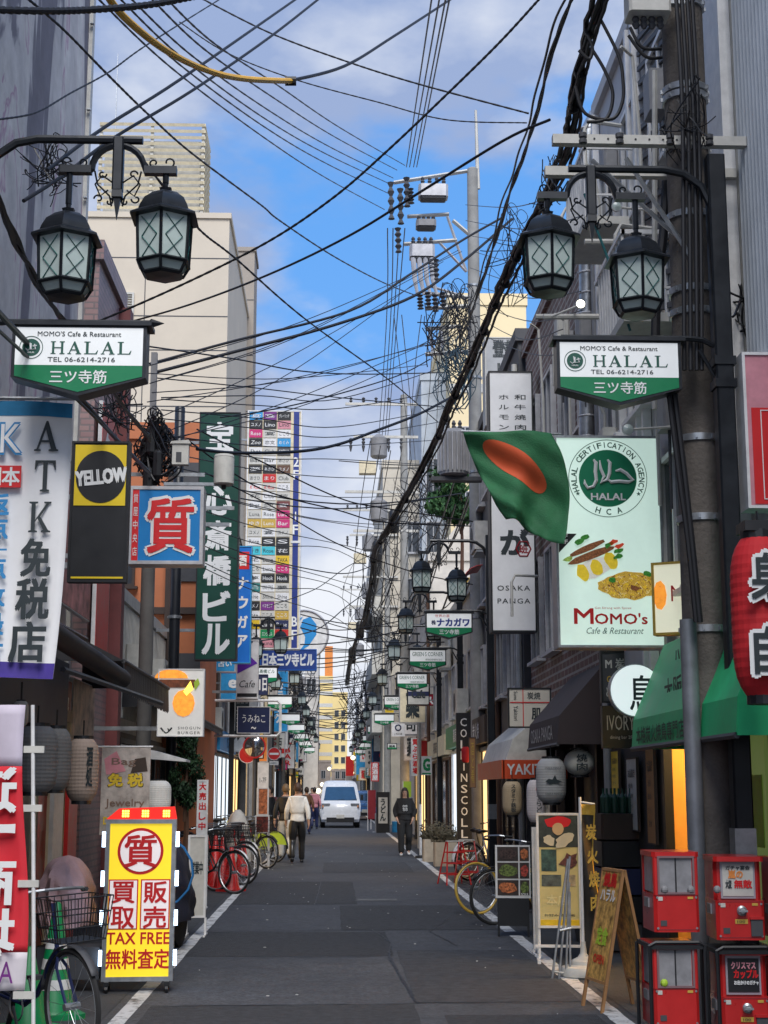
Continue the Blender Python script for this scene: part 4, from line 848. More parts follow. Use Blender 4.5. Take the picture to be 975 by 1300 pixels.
for i in range(N):
    for j in range(3):
        k = fix.get((i, j), 'dirty_white' if (i+j) % 2 else 'white'); cx = -w/2+.035+cw*(j+.5); cz = h-.03-chh*(i+.5)
        if k not in cellm: cellm[k] = MB().bb(-cw/2+.012, -.014, -chh/2+.012, cw/2-.012, 0, chh/2-.012).mesh('name_panel', M(k))
        o = bpy.data.objects.new('name_panel', cellm[k]); COL.objects.link(o); o.parent = r; o.location = (cx, y, cz)
        dark = k in ('black', 'red', 'purple', 'green', 'navy', 'magenta', 'sky_blue', 'brown', 'maroon', 'dark_grey', 'gold', 'teal')
        wd = words.get((i, j)) or rnd.choice(['ユメノ', 'Lino', 'こころ', '夢', 'Bar', 'Rose', '花', 'ゆき', 'Luna', 'あさひ', 'Club', '恋文', 'Shot', '宴'])
        T(wd, WHT if dark else (RED if wd == 'K·Rue' else INK), o, 0, 0, cw*.7, chh*.42, -.018, .0, shear=.2 if wd in ('Shine', 'Zoo', 'K·Rue') else 0)
panel(w/2-w*.15, .03, w/2-.07, h-.03, mat('floor_strip_blue', (.02, .04, .22), .4, 0, .1), r, y-.01, .01, 'floor_strip')
for t_, py in (('2F', 598), ('1F', 668), ('BF', 800)): kanji_col(t_, WHT, r, w/2-w*.1, h*(824-py+16)/303, .13, .24, .34, y-.016)
for py in (604, 690): panel(w/2-w*.18, h*(824-py)/303-.03, w/2-.03, h*(824-py)/303+.03, M('white'), r, y-.014, .01, 'divider')
# shop vertical signs beyond
r, w, h, y = signbox('vertical_sign', 'blue vertical sign with white katakana half hidden by the green one', (296, 693, 319, 842), 29, 'sky_blue', mat('bright_blue', (.01, .16, .6), .35, 0, .1), .25, .02, hang=-.9)
panel(-w*.45, h*.8, w*.35, h*.95, RED, r, y); T('酒', WHT, r, -.02, h*.875, w*.5, h*.09, y-.005, .03); kanji_col('ナウガア', WHT, r, 0, h*.73, w*.6, h*.1, h*.165, y, .03)
r, w, h, y = signbox('vertical_sign', 'white sign with purple triangle hanging below the blue katakana sign', (300, 812, 328, 887), 30, 'white', 'sign_white', .2, .02, hang=-.9)
MB().prism([(-w*.46, h*.92), (w*.45, h*.6), (-w*.46, h*.42)], y-.003, y).build('triangle', mat('violet_print', (.12, .02, .38), .4, 0, .1), r); T('Cafe', INK, r, 0, h*.25, w*.7, h*.12, y, 0, .3); panel(-w*.45, h*.03, w*.45, h*.09, M('black'), r, y)
r, w, h, y = signbox('building_banner', 'long blue banner with white building name across the left side', (330, 824, 402, 851), 43, 'blue', mat('banner_navy', (.015, .05, .24), .4, 0, .1), .3, .02)
T('日本三ツ寺ビル', WHT, r, 0, h*.5, w*.9, h*.6, y, .03)
r, w, h, y = signbox('building_banner', 'dark blue slanting sign under the long blue banner', (300, 856, 340, 882), 34, 'navy', 'navy', .2, .02); T('21日', WHT, r, .2, h*.5, w*.4, h*.6, y, .03)
p = P(386, 806, 52); r = thing('round_sign', 'large round white sign with blue flame shaped swirl', 'sign', tuple(p)); rr = rect(355, 774, 418, 838, 52)[2]/2
MB().lathe([(rr, -.15), (rr, .15)], 40, axis='y').build('disc', M('sign_white'), r, True)
ring(rr*.97, .04, alum(), r, 0, 0, -.16)
bl = mat('swirl_blue', (.02, .25, .6), .4, 0, .05)
MB().prism([(-.55*rr, -.55*rr), (-.7*rr, 0), (-.45*rr, .5*rr), (-.05*rr, .72*rr), (-.32*rr, .3*rr), (-.38*rr, -.1*rr)], -.158, -.15).build('swirl', bl, r)
MB().prism([(-.25*rr, -.75*rr), (.2*rr, -.45*rr), (.5*rr, 0), (.5*rr, .4*rr), (.25*rr, .72*rr), (-.05*rr, .6*rr), (-.15*rr, .3*rr), (.05*rr, -.1*rr), (.02*rr, -.4*rr)], -.158, -.15).build('swirl', bl, r)
MB().bb(-rr-1.5, -.05, -.05, -rr, .05, .05).build('bracket', steel(), r)
# burger sign
r, w, h, y = signbox('burger_sign', 'white panel sign with a glowing orange burger and small logo', (200, 849, 259, 935), 19, 'white', lit('burger_sign_white', (.78, .75, .7), .10, (.7, .69, .66)), .16, .012, hang=-.9)
z1 = h*.62
bo = mat('burger_orange', (.85, .30, .03), .5, 0, .5, 16, emis=.35, ecol=(1, .35, .04)); bd = mat('burger_brown', (.22, .06, .02), .6, 0, .6, 20)
MB().prism([(-w*.22+w*.36*math.cos(a), h*.86+h*.13*math.sin(a)) for a in [math.pi*i/10 for i in range(11)]], y-.004, y).build('bun', bo, r)
b = MB(); b.prism([(-w*.48, h*.72), (w*.28, h*.72), (w*.3, h*.84), (-w*.48, h*.84)], y-.006, y-.001); b.build('patty', bd, r)
MB().prism([(w*.06+w*.24*math.cos(a), h*.49+h*.2*math.sin(a)) for a in [2*math.pi*i/12 for i in range(12)]], y-.005, y).build('cheese', bo, r)
MB().prism([(w*.05, h*.66), (w*.2, h*.82), (w*.26, h*.7), (w*.12, h*.6)], y-.009, y-.005).build('flame', mat('flame_yellow', (1, .75, .05), .5, 0, 0, emis=.9, ecol=(1, .75, .1)), r)
MB().prism([(w*.3, h*.68), (w*.4, h*.78), (w*.36, h*.86), (w*.27, h*.8)], y-.008, y-.004).build('leaf', M('lime'), r)
T('SHOGUN', INK, r, w*.19, h*.125, w*.48, h*.04, y, .0, spacing=1.3); T('BURGER', INK, r, w*.19, h*.055, w*.48, h*.04, y, .0, spacing=1.3)
b = MB(); b.tube(scroll(-w*.3, h*.09, .03, R(200), .6, .03, 8), .007, 4); b.tube([(-w*.42, 0, h*.13), (-w*.36, 0, h*.08)], .01, 4); b.tube([(-w*.18, 0, h*.13), (-w*.24, 0, h*.08)], .01, 4); o = b.build('logo', INK, r); o.location = (0, y, 0)
# navy sign in a rounded white frame
r, w, h, y = signbox('bar_sign', 'navy sign with white hiragana inside a rounded white tube frame', (301, 897, 343, 931), 30, 'white', mat('deep_navy', (.01, .018, .07), .4, 0, .1), .1, .012)
T('うみねこ', WHT, r, 0, h*.55, w*.7, h*.3, y, .0); T('~', WHT, r, 0, h*.2, w*.15, h*.1, y, .0)
b = MB(); b.tube([(-w/2-.45, 0, -.05), (w/2+.13, 0, -.05), (w/2+.2, 0, .02), (w/2+.2, 0, h+.05), (w/2+.13, 0, h+.12), (-w/2-.45, 0, h+.12)], .03, 6); b.each('tube_frame', M('white'), r)
# hanging bag and jewellery banner
x, z, w, h = rect(128, 948, 190, 1060, 14)
r = thing('shop_banner', 'hanging bag and jewellery banner with yellow tax free kanji', 'banner', (x, 14, z))
MB().bb(-w/2, -.004, 0, w/2, .004, h).build('cloth', mat('banner_photo', (.5, .45, .42), .7, 0, .5, 5), r); MB().tube([(-w/2-.2, 0, h), (w/2+.02, 0, h)], .01, 6).build('rod', M('white'), r)
T('Bag', mat('banner_tan', (.2, .13, .1), .6, 0, 0), r, -.02, h*.82, w*.5, h*.1, -.008, .01); T('免 税', mat('banner_yellow', (.7, .5, .03), .6, 0, 0), r, 0, h*.62, w*.7, h*.14, -.011, .04); T('免 税', INK, r, 0, h*.62, w*.72, h*.15, -.008, .06)
T('Jewelry', mat('banner_tan', (.2, .13, .1), .6, 0, 0), r, 0, h*.35, w*.8, h*.11, -.008, .01); T('DUTY FREE', mat('banner_yellow', (.7, .5, .03), .6, 0, 0), r, 0, h*.16, w*.85, h*.08, -.008, .03)
b = MB(); b.prism([(-w*.45, h*.86), (-w*.2, h*.95), (-.0, h*.72), (-w*.4, h*.68)], -.007, -.0045); b.build('handbag', M('pink'), r); MB().prism([(w*.1, h*.7), (w*.45, h*.72), (w*.4, h*.88), (w*.18, h*.86)], -.007, -.0045).build('handbag', M('dark_brown'), r)
# wall panels above the awnings
for px, Yc, cc, lab, tx in ((122, 18.5, 'deep_red', 'red and white poster panel high on the tiled wall under the awning', '大特価'), ):
    pass
def wallposter(name, label, y0, y1, z0, z1, m, side='L', x=-2.98, words=()):
    s, rz = SIDES[side]; r = thing(name, label, 'wall panel', (x, (y0+y1)/2, z0), rz); w = y1-y0
    MB().bb(-w/2, -.03, 0, w/2, 0, z1-z0).build('panel', m, r)
    b = MB(); frame_rect(w+.03, z1-z0+.03, -.015, .03, .05, b); b.build('frame', M('white'), r)
    for (t_, mm, u, v, ww, hh) in words: T(t_, mm, r, u*w, v*(z1-z0), ww*w, hh*(z1-z0), -.035, .02)
    return r
gm = mat('graffiti_print', (.5, .22, .2), .6, 0, .7, 3)
wallposter('wall_panel', 'faded pink and red painted panel on the wall behind the black and yellow sign', 14.6, 18.1, 3.6, 5.0, gm)
wallposter('wall_panel', 'red poster with pale lettering under the black awning at left', 14.9, 16.6, 2.1, 2.75, M('deep_red'), x=-2.9, words=(('大阪最大級', WHT, 0, .5, .8, .5),))
wallposter('wall_panel', 'bright multicoloured poster beside the red one under the black awning', 16.7, 18.2, 2.1, 2.8, mat('poster_multi', (.55, .4, .3), .5, 0, .8, 4), x=-2.9)
wallposter('wall_panel', 'red strip poster on the tiled wall between banner and yellow club sign', 18.4, 19.4, 3.2, 6.4, M('red'), x=-2.95, words=(('免', WHT, 0, .8, .7, .2), ('税', WHT, 0, .55, .7, .2)))

# ================================================================ BIG SIGNS, RIGHT SIDE
lb = lit('lightbox_mint', (.68, .90, .80), .27, (.56, .70, .64))
r, w, h, y = signbox('lightbox_sign', 'glowing pale mint restaurant lightbox with halal roundel and food pictures', (706, 553, 842, 822), 13.4, 'steel', lb, .3, .022, hang=.35)
k = w/136
cx, cz = 0, h*(822-608)/269
ring(.052*136*k/5.2*1.0*.99, .0035, DGR, r, cx, cz, y, n=48) if False else None
R1_, R2_ = 50*k, 37*k
ring(R1_, .003, DGR, r, cx, cz, y, n=56); disc(R2_, mat('halal_green', (.0, .20, .09), .4, 0, .05), r, cx, cz, y, n=48)
def arc_text(s, m, r, cx, cz, rad, a0, a1, size, y, flip=False):
    n = len(s)
    for i, ch in enumerate(s):
        if ch == ' ': continue
        a = a0+(a1-a0)*i/max(1, n-1); ww = size*(.12 if ch == 'I' else .8); 
        o = T(ch, m, r, cx+rad*math.cos(a), cz+rad*math.sin(a), ww, size, y, .02, rot=(0, -(a-math.pi/2 if not flip else a+math.pi/2), 0))
arc_text('HALAL CERTIFICATION AGENCY', DGR, r, cx, cz, 43.5*k, R(200), R(-20), 7*k, y)
arc_text('HCA', DGR, r, cx, cz, 43.5*k, R(252), R(288), 7.5*k, y, True)
for a in (R(207), R(-27)): T('★', DGR, r, cx+43.5*k*math.cos(a), cz+43.5*k*math.sin(a), 6*k, 6*k, y)
b = MB()
def brush(pts, r0, r1): b.tube([(cx+a*k, y-.006, cz+c*k) for a, c in pts], [r0*k*(.5 if i in (0, len(pts)-1) else 1)+(r1-r0)*k*i/len(pts) for i in range(len(pts))], 5)
brush([(-18, 24), (-15, 20), (-16, 8), (-15, -3), (-19, -11), (-26, -13), (-30, -7), (-30, -2)], 2.6, 1.6)
brush([(0, 24), (3, 20), (2, 6), (-1, -2), (-9, -6), (-5, 2), (-9, 12), (-10, 23)], 2.4, 2.0)
brush([(10, 9), (16, 11), (24, 6), (32, -3), (26, -5), (14, -4), (4, -5), (0, -2)], 2.4, 2.2)
b.build('calligraphy', WHT, r)
T('HALAL', WHT, r, cx, cz-24*k, 44*k, 8.5*k, y-.006, .035)
MB().prism([(-w/2+.025, h*.53), (-w/2+.025, h*.44), (-w/2+.025+23*k, h*.53)], y-.003, y).build('corner_flag', M('black'), r); T('3F\n2F', WHT, r, -w/2+.025+7*k, h*.505, 8*k, 12*k, y-.006, .02)
def foodpatch(name, pts, m, yy): return MB().prism([(a*k, (-411+822-c)*k*0+h*(822-c)/269) for a, c in pts], yy-.003, yy).build(name, m, r)
fm = lambda n, c, s=60, v=.8: mat('food_'+n, c, .5, 0, v, s, emis=.12, ecol=c)
def blob(cx_, cy_, a, b_, ang=0, n=14, j=.12, seed=1):
    q = random.Random(seed); out = []
    for i in range(n):
        t = 2*math.pi*i/n; rr = 1+q.uniform(-j, j); x = a*math.cos(t)*rr; z = b_*math.sin(t)*rr; out.append((cx_+x*math.cos(ang)-z*math.sin(ang), cy_+x*math.sin(ang)+z*math.cos(ang)))
    return out
X0 = -774
foodpatch('rice', [(p_[0]+X0, p_[1]) for p_ in blob(756, 722, 26, 12, -.35, seed=2)], fm('rice', (.8, .8, .74), 90, .15), y)
for q, (a_, c_) in enumerate(((739, 729), (757, 722), (775, 713))): foodpatch('egg', [(p_[0]+X0, p_[1]) for p_ in blob(a_, c_, 7.5, 11, -.4, seed=3+q)], fm('egg', (.85, .62, .03), 20, .2), y-.004)
foodpatch('kebab', [(p_[0]+X0, p_[1]) for p_ in blob(750, 707, 31, 5, -.36, j=.08, seed=6)], fm('kebab', (.25, .09, .03), 70), y-.008)
foodpatch('kebab', [(p_[0]+X0, p_[1]) for p_ in blob(745, 698, 25, 4, -.42, j=.08, seed=8)], fm('kebab', (.25, .09, .03), 70), y-.009)
for q, (a_, c_, cc) in enumerate(((735, 690, 'herb'), (743, 684, 'herb'), (772, 694, 'herb'), (784, 701, 'herb'), (778, 690, 'tomato'), (784, 708, 'herb'), (786, 695, 'tomato'), (720, 712, 'lettuce'))): foodpatch('garnish', [(p_[0]+X0, p_[1]) for p_ in blob(a_, c_, 6, 3, -.4, 9, .3, seed=20+q)], {'herb': fm('herb', (.04, .25, .03)), 'tomato': fm('tomato', (.7, .06, .02), 20, .2), 'lettuce': fm('lettuce', (.4, .6, .12), 30)}[cc], y-.012)
foodpatch('fried_rice', [(p_[0]+X0, p_[1]) for p_ in blob(798, 745, 40, 17, 0, 26, .1, seed=9)], fm('friedrice', (.75, .47, .06), 110, .75), y)
q_ = random.Random(4); b = MB(); b2 = MB(); b3 = MB()
for i in range(170):
    t = q_.uniform(0, 6.28); rr = math.sqrt(q_.random()); a_ = 798+36*rr*math.cos(t)+X0; c_ = 745+15*rr*math.sin(t); (b, b2, b3)[i % 3].box(a_*k, y-.006-.0003*(i % 9), h*(822-c_)/269, q_.uniform(2, 4.5)*k, .001, .9*k, Matrix.Rotation(q_.uniform(0, 3.1), 3, 'Y'))
for bb_, mm_ in ((b, fm('grain', (.82, .7, .32), 40, .1)), (b2, fm('kebab', (.25, .09, .03), 70)), (b3, fm('egg', (.85, .62, .03), 20, .2))): o = bb_.build('grains', mm_, r); o['kind'] = 'stuff'
for q, (a_, c_) in enumerate(((820, 730), (776, 738), (804, 748))): foodpatch('garnish', [(p_[0]+X0, p_[1]) for p_ in blob(a_, c_, 6, 3.5, .5, 9, .3, seed=30+q)], fm('herb', (.04, .25, .03)) if q < 2 else fm('kebab', (.25, .09, .03), 70), y-.01)
T('Get Strong with Spices', RED, r, 2*k, h*(822-773)/269, 46*k, 3.5*k, y, 0)
T('M', RED, r, -35*k, h*(822-783)/269, 24*k, 19*k, y, .02); T("OMO's", RED, r, 12*k, h*(822-786)/269, 66*k, 13.5*k, y, .02)
T('Cafe & Restaurant', mat('grey_green_ink', (.06, .14, .12), .5, 0, 0), r, 4*k, h*(822-801)/269, 72*k, 8*k, y, 0, .35)
# second small lightbox turned to the street
p = P(862, 815, 12.9); r2 = thing('lightbox_sign', 'smaller cream lightbox partly hidden by the utility pole, gold framed', 'sign', (p.x, 12.9, p.z+.08), R(-28))
MB().bb(-.20, -.05, 0, .22, .05, .6).build('panel', lit('lightbox_cream', (.80, .80, .62), .3, (.7, .7, .55)), r2); b = MB(); frame_rect(.44, .64, -.02, .022, .13, b, .01); b.build('frame', M('gold'), r2)
MB().prism([(-.14+.06*math.cos(i*.7), .33+.13*math.sin(i*.7)) for i in range(9)], -.054, -.051).build('food_print', bo, r2); T('Mo', RED, r2, .06, .34, .2, .14, -.055, 0)
# green flag
r = thing('flag', 'green cloth flag with an orange red disc hanging beside the lightbox', 'flag', (0, 0, 0))
c00, c10, c11, c01 = P(588, 549, 12.9), P(700, 549, 12.9), P(712, 692, 12.8), P(641, 663, 13.0)
def flagpt(u, v):  # bilinear with folds; v down
    a = c00.lerp(c10, u); d = c01.lerp(c11, u); q = a.lerp(d, v)
    q = q+Vector((0, .035*math.sin(u*15+v*9)*v+.018*math.sin(v*17-u*11), .012*math.sin(u*13+v*5)*v))
    q = q+Vector((.09*math.sin(v*math.pi)*(u-.2)+.05*u*math.sin(v*3), .07*math.sin(u*7+v*4)*(.3+v)+.05*math.sin(v*6-u*3), -.03*math.sin(u*math.pi)*v))
    if v > .75: q.z += .07*math.sin(u*math.pi*.9+.3)*(v-.75)/.25*(1-u)
    return q
b = MB(); b.grid(flagpt, 26, 30); b.build('cloth', mat('flag_green', (.03, .17, .07), .75, 0, .2, 7, .35), r, True, solid=.003)
def dpt(rr, a): 
    u = .46+.29*rr*math.cos(a)+.05*rr*math.sin(a); v = .31+.20*rr*math.sin(a)+.12*rr*math.cos(a); return flagpt(u, v)+Vector((0, -.006, 0))
b = MB(); vs = [dpt(i/8, 2*math.pi*j/32) for i in range(9) for j in range(32)]
b.add(vs, [(i*32+j, i*32+(j+1) % 32, (i+1)*32+(j+1) % 32, (i+1)*32+j) for i in range(8) for j in range(32)]); b.build('disc', mat('flag_orange', (.75, .12, .04), .75, 0, .1), r, True)
MB().tube([c00+Vector((-.02, 0, .01)), c10+Vector((.1, .1, .01))], .01, 6).build('pole', steel(), r)
# tall white grill sign and its neighbours
r, w, h, y = signbox('building_name_sign', 'pale grey concrete sign with heavy black building name above the grill sign', (616, 428, 675, 540), 26.5, 'dirty_white', mat('sign_concrete', (.42, .43, .44), .7, 0, .12), .5, .02)
T('登美弥', INK, r, .05, h*.87, w*.75, h*.19, y, .045); T('ビル', INK, r, .05, h*.63, w*.55, h*.16, y, .045)
r, w, h, y = signbox('grill_sign', 'tall white vertical grill sign framed black with OSAKA PANGA at bottom', (622, 471, 679, 802), 22, 'black', lit('sign_soft_white', (.74, .75, .77), .05, (.70, .71, .73)), .35, .022, hang=.4)
pz = lambda py: h*(802-py)/331
for i, (a_, c_) in enumerate(zip('ホルモン', '和牛焼肉')):
    T(a_, INK, r, -w*.16, pz(505+13*i), w*.22, .07, y, .012); T(c_, INK, r, w*.21, pz(505+13*i), w*.25, .08, y, .012)
T('が', INK, r, w*.05, pz(690), w*.62, pz(675)-pz(706), y, .04)
b = MB(); b.tube([(w*.23+.11*math.cos(i*math.pi/3), 0, pz(699)+.125*math.sin(i*math.pi/3)) for i in range(6)], .013, 4, True); o = b.build('hexagon', RDK, r); o.location = (0, y, 0); T('班', RDK, r, w*.23, pz(699), .13, .13, y, .03)
T('OSAKA', INK, r, 0, pz(748), w*.72, .075, y, .01, spacing=1.2); T('PANGA', INK, r, 0, pz(764), w*.72, .075, y, .01, spacing=1.2)
r, w, h, y = signbox('vertical_sign', 'narrow white sign with brush kanji behind the white grill sign', (680, 676, 699, 748), 23.2, 'dirty_white', mat('sign_concrete', (.42, .43, .44), .7, 0, .12), .1, .012); kanji_col('な名物', INK, r, 0, h*.97, w*.75, h*.27, h*.33, y, .04)
r, w, h, y = signbox('building_name_sign', 'red boxed building name sign on cream wall behind the lamp posts', (530, 881, 570, 896), 44.5, 'maroon', mat('sign_crimson', (.33, .01, .03), .4, 0, .1), .2, .015)
T('喜久ビル', WHT, r, 0, h*.5, w*.85, h*.72, y, .04)
# sign boards in mid distance, right
r, w, h, y = signbox('yakitori_sign', 'cream square sign with a red cross of lines and grill lettering', (645, 873, 700, 924), 20.8, 'black', mat('sign_cream', (.62, .58, .5), .5, 0, .05), .12, .02)
b = MB(); b.bb(-w*.16, -.002, .02, -w*.14, .0, h-.02); b.bb(-w/2+.03, -.004, h*.62, w/2-.02, -.0025, h*.645); o = b.build('red_line', RED, r); o.location = (0, y, 0)
T('炭焼', INK, r, w*.1, h*.8, w*.3, h*.18, y, .01); T('YAKITORI', INK, r, w*.18, h*.72*.9-.12, w*.1, h*.3, y, .0) if False else T('肌', INK, r, w*.16, h*.35, w*.22, h*.28, y, .03); T('Sumi', INK, r, -w*.32, h*.8, w*.2, h*.09, y, 0, rot=(0, R(90), 0)); T('Yakitori', INK, r, -w*.32, h*.36, w*.34, h*.11, y, 0, rot=(0, R(90), 0))
r, w, h, y = signbox('pub_sign', 'small white cream sign with ring logo on right beyond the crossing', (497, 917, 514, 935), 47, 'white', 'sign_white', .1, .02, hang=.5); ring(w*.2, .02, M('navy'), r, 0, h*.62, y); T('いちの蔵', INK, r, 0, h*.18, w*.6, h*.15, y)
r, w, h, y = signbox('izakaya_sign', 'white vertical sign with coloured kanji column on thin grey pole', (522, 937, 532, 985), 43, 'white', 'sign_white', .1, .02); kanji_col('質ぶら酒場', RED, r, 0, h*.97, w*.6, h*.15, h*.19, y, .03)
r, w, h, y = signbox('green_sign', 'white sign with large green letter beside the lit pole strip', (535, 960, 548, 984), 42, 'white', 'sign_white', .1, .02); T('G', M('green'), r, 0, h*.55, w*.6, h*.6, y, .05)
MB().bb(-w/2, y-.003, 0, w/2, y, h*.12).build('green_band', M('green'), r)
tag(MB().tube([(P(532, 900, 42).x, 42, 0), (P(532, 920, 42).x, 42, P(532, 918, 42).z)], .06, 8).build('sign_post', steel()), 'thin grey post carrying the white vertical kanji sign', 'post')
# vertical college lettering fixed on the dark wall
r = thing('vertical_sign', 'black upright board with thin white spaced capital letters', 'sign', (P(575, 980, 31).x+.05, 29, 0), 0)
MB().bb(-.14, -.05, 0.2, .14, .05, P(575, 905, 29).z).build('panel', M('black'), r)
kanji_col('COLLINSCOLLEGE', WHT, r, 0, P(575, 912, 29).z, .12, .15, .21, -.055, .01)
# round sign, backlit
p = P(806, 877, 12.7); r = thing('round_sign', 'round backlit white sign with bold black brush character above green awning', 'sign', tuple(p)); rr = .225
MB().lathe([(rr, -.05), (rr, .05)], 36, axis='y').build('case', steel(), r, True); disc(rr*.96, lit('round_white', (.78, .88, .88), .35, (.7, .76, .76)), r, 0, 0, -.058, 'face', n=36); T('鳥', INK, r, .05, -.02, .21, .29, -.064, .010); MB().bb(rr, -.02, -.02, rr+.5, .02, .02).build('bracket', M('black'), r)
# board with menu lettering in the wall behind
r, w, h, y = signbox('menu_board', 'dark board with pale chalk lettering above the brown awning', (763, 826, 825, 892), 15.8, 'black', 'dark_grey', .1, .02); T('M 炭火焼', M('dirty_white'), r, 0, h*.75, w*.8, h*.2, y, .02); T('GRILL HOUSE', M('gold'), r, 0, h*.45, w*.75, h*.12, y, .02); T('とり まち', M('dirty_white'), r, -.05, h*.2, w*.6, h*.18, y, .02)
r, w, h, y = signbox('name_board', 'black fascia board with tall thin pale capitals behind the green awning', (765, 896, 812, 950), 14.6, 'black', 'black', .1, .012); T('IVORY', M('dirty_white'), r, 0, h*.6, w*.75, h*.35, y, .0); T('dining bar 2F', M('dirty_white'), r, 0, h*.25, w*.6, h*.1, y, .0)
# red framed sign at right edge
r, w, h, y = signbox('red_panel_sign', 'white boxed sign with red panel at the right edge above red lantern', (946, 447, 1010, 645), 9.8, 'white', 'pink', .2, .02); 
MB().bb(-w/2+.05, y-.003, .03, w/2, y, h*.64).build('red_panel', RED, r); b = MB(); frame_rect(w-.14, h*.57, .06, .006, .004, b, .04); o = b.build('white_line', WHT, r); o.location = (0, y-.006, 0)
# ================================================================ AWNINGS AND LANTERNS
def awning(name, label, m, prof, y0, y1, side=1, val=.0, vm=None, ribs=0, wob=.0):
    """prof: (x, z) from the wall to the front edge, world coordinates; runs y0..y1"""
    r = thing(name, label, 'awning', (prof[0][0], y0, 0)); X = prof[0][0]
    b = MB(); n = 8; k = len(prof)
    def f(i, j):
        x, z = prof[i]; return (x-X, (y1-y0)*j/n, z+wob*math.sin(j*2.1)*(i/(k-1)))
    vs = [f(i, j) for i in range(k) for j in range(n+1)]
    b.add(vs, [(i*(n+1)+j, i*(n+1)+j+1, (i+1)*(n+1)+j+1, (i+1)*(n+1)+j) for i in range(k-1) for j in range(n)])
    b.build('cloth', m, r, solid=.012)
    x, z = prof[-1]
    if val:
        b = MB(); nn = 26
        for j in range(nn):
            ya = (y1-y0)*j/nn; yb = (y1-y0)*(j+.93)/nn; b.add([(x-X, ya, z), (x-X, yb, z), (x-X+.01, yb, z-val*random.uniform(.88, 1)), (x-X+.01, ya, z-val)], [(0, 1, 2, 3)])
        b.build('valance', vm or m, r, solid=.006)['kind'] = 'stuff'
    for yy in (0, y1-y0):
        MB().prism([(a-X, c) for a, c in prof]+[(0, z)], yy-.008, yy+.008).build('side_cloth', m, r)
    MB().tube([(x-X, 0, z), (x-X, y1-y0, z)], .022, 6).build('front_bar', M('dark_grey'), r)
    return r
BLK = mat('black_awning_cloth', (.022, .022, .026), .55, var=.3, scale=4, bump=.1)
b = thing('shop_fascia', 'dark grey box fascia over the left shop, below the tax free banner', 'fascia', (-2.7, 9.6, 0))
MB().bb(-.35, -4, 1.98, .30, 4.1, 2.72).build('panel', mat('fascia_grey', (.055, .056, .06), .6, 0, .15), b)
MB().bb(-.35, -4, 1.94, .33, 4.13, 1.975).build('trim', M('black'), b)
c = P(115, 840, 12.4); ca = thing('awning_cassette', 'rolled black awning cassette sloping over the lanterns at left', 'awning', (0, 0, 0))
MB().tube([P(62, 800, 11.2), P(155, 862, 14.0)], .085, 12).build('roller', BLK, ca, True)
b = MB(); b.tube([P(70, 790, 11.6), P(110, 812, 13.5)], .02, 5); b.tube([P(80, 850, 11.6), P(205, 893, 15.6)], .025, 5); b.each('arm', M('black_metal'), ca)
b = MB(); 
for j in range(7): b.tube([P(88+j*7, 690+j*4, 12.4), P(72+j*8, 820, 12.4)], .016, 4)
awning('awning', 'black fringed awning sticking out above the hanging bag banner', BLK, [(-3.0, 3.15), (-2.4, 3.0), (-1.97, 2.78)], 14.1, 18.0, val=.30)
awning('awning', 'long black awning over the dark shop beneath the navy sign', BLK, [(-3.2, 3.2), (-2.2, 2.75)], 21.5, 30.0, val=.12)
p = P(214, 962, 21); r = thing('awning', 'small white canopy fin between burger sign and hedge', 'awning', (p.x, 21, p.z)); MB().prism([(-.25, .08), (-.2, .1), (.27, -.03), (.27, -.06), (-.1, -.03), (-.25, -.02)], -.3, .3).build('cloth', M('white'), r)
# right: brown box awning
BRW = mat('brown_awning_cloth', (.040, .028, .030), .75, var=.2, scale=3)
r = awning('awning', 'dark brown box awning lettered OSAKA PANGA over the grill entrance', BRW, [(3.12, 3.05), (2.56, 2.42), (2.53, 2.1)], 17, 19.6)
T('OSAKA PANGA', M('dirty_white'), r, -.6, 2.25, 1.9, .17, 1.3, .0, rot=(0, 0, R(-90)))
# green awning: long sloping front
GA = mat('green_awning_cloth', (.03, .50, .20), .5, var=.2, scale=2.5, spec=.4)
r = awning('awning', 'bright green sloping awning with dark printed lettering behind the grey pipe', GA, [(3.0, 2.86), (2.80, 2.80), (2.52, 2.17), (2.50, 1.93)], 9.3, 12.6)
for t_, zz, w_, h_, xo in (('ハラルフード', 2.60, 1.5, .2, 2.72), ('大阪名物', 2.36, 1.2, .17, 2.60)):
    T(t_, mat('awning_print', (.01, .05, .03), .6, 0, 0), r, xo-3.0-.012, zz, w_, h_, 1.8, .02, rot=(R(-24)*0, 0, R(-90)))
T('本格炭火焼鳥専門店', mat('awning_print', (.01, .05, .03), .6, 0, 0), r, -.515, 2.03, 1.7, .13, 2.2, .02, rot=(0, 0, R(-90)))
# yakitori awning
r = awning('awning', 'white striped awning with orange red YAKITORI valance', M('dirty_white'), [(3.1, 2.72), (2.62, 2.32), (2.5, 1.98)], 22.0, 25.6)
o = MB().bb(-.64, -.06, 1.75, .3, -.02, 2.02).build('valance', mat('vermilion', (.62, .07, .015), .5, 0, .1), r); T('YAKITORI', WHT, r, -.18, 1.885, .80, .15, -.066, .02)
MB().bb(-.66, -.06, 1.75, -.62, 3.6, 2.02).build('valance', mat('vermilion', (.62, .07, .015), .5, 0, .1), r)
p = P(590, 735, 27); r = thing('awning', 'small red dome canopy high beside the dark building', 'awning', (p.x+.1, 27.2, p.z-.28))
MB().grid(lambda u, v: (-.42*math.sin(v*1.5)*1.0+.2, .5*math.cos(u*3.14)*1.0, .5*math.cos(v*1.5)), 10, 6).build('cloth', M('red'), r, True, solid=.01)
r = awning('awning', 'small red awning beyond the side street on the right', M('red'), [(3.0, 3.1), (2.2, 2.7)], 88, 91)
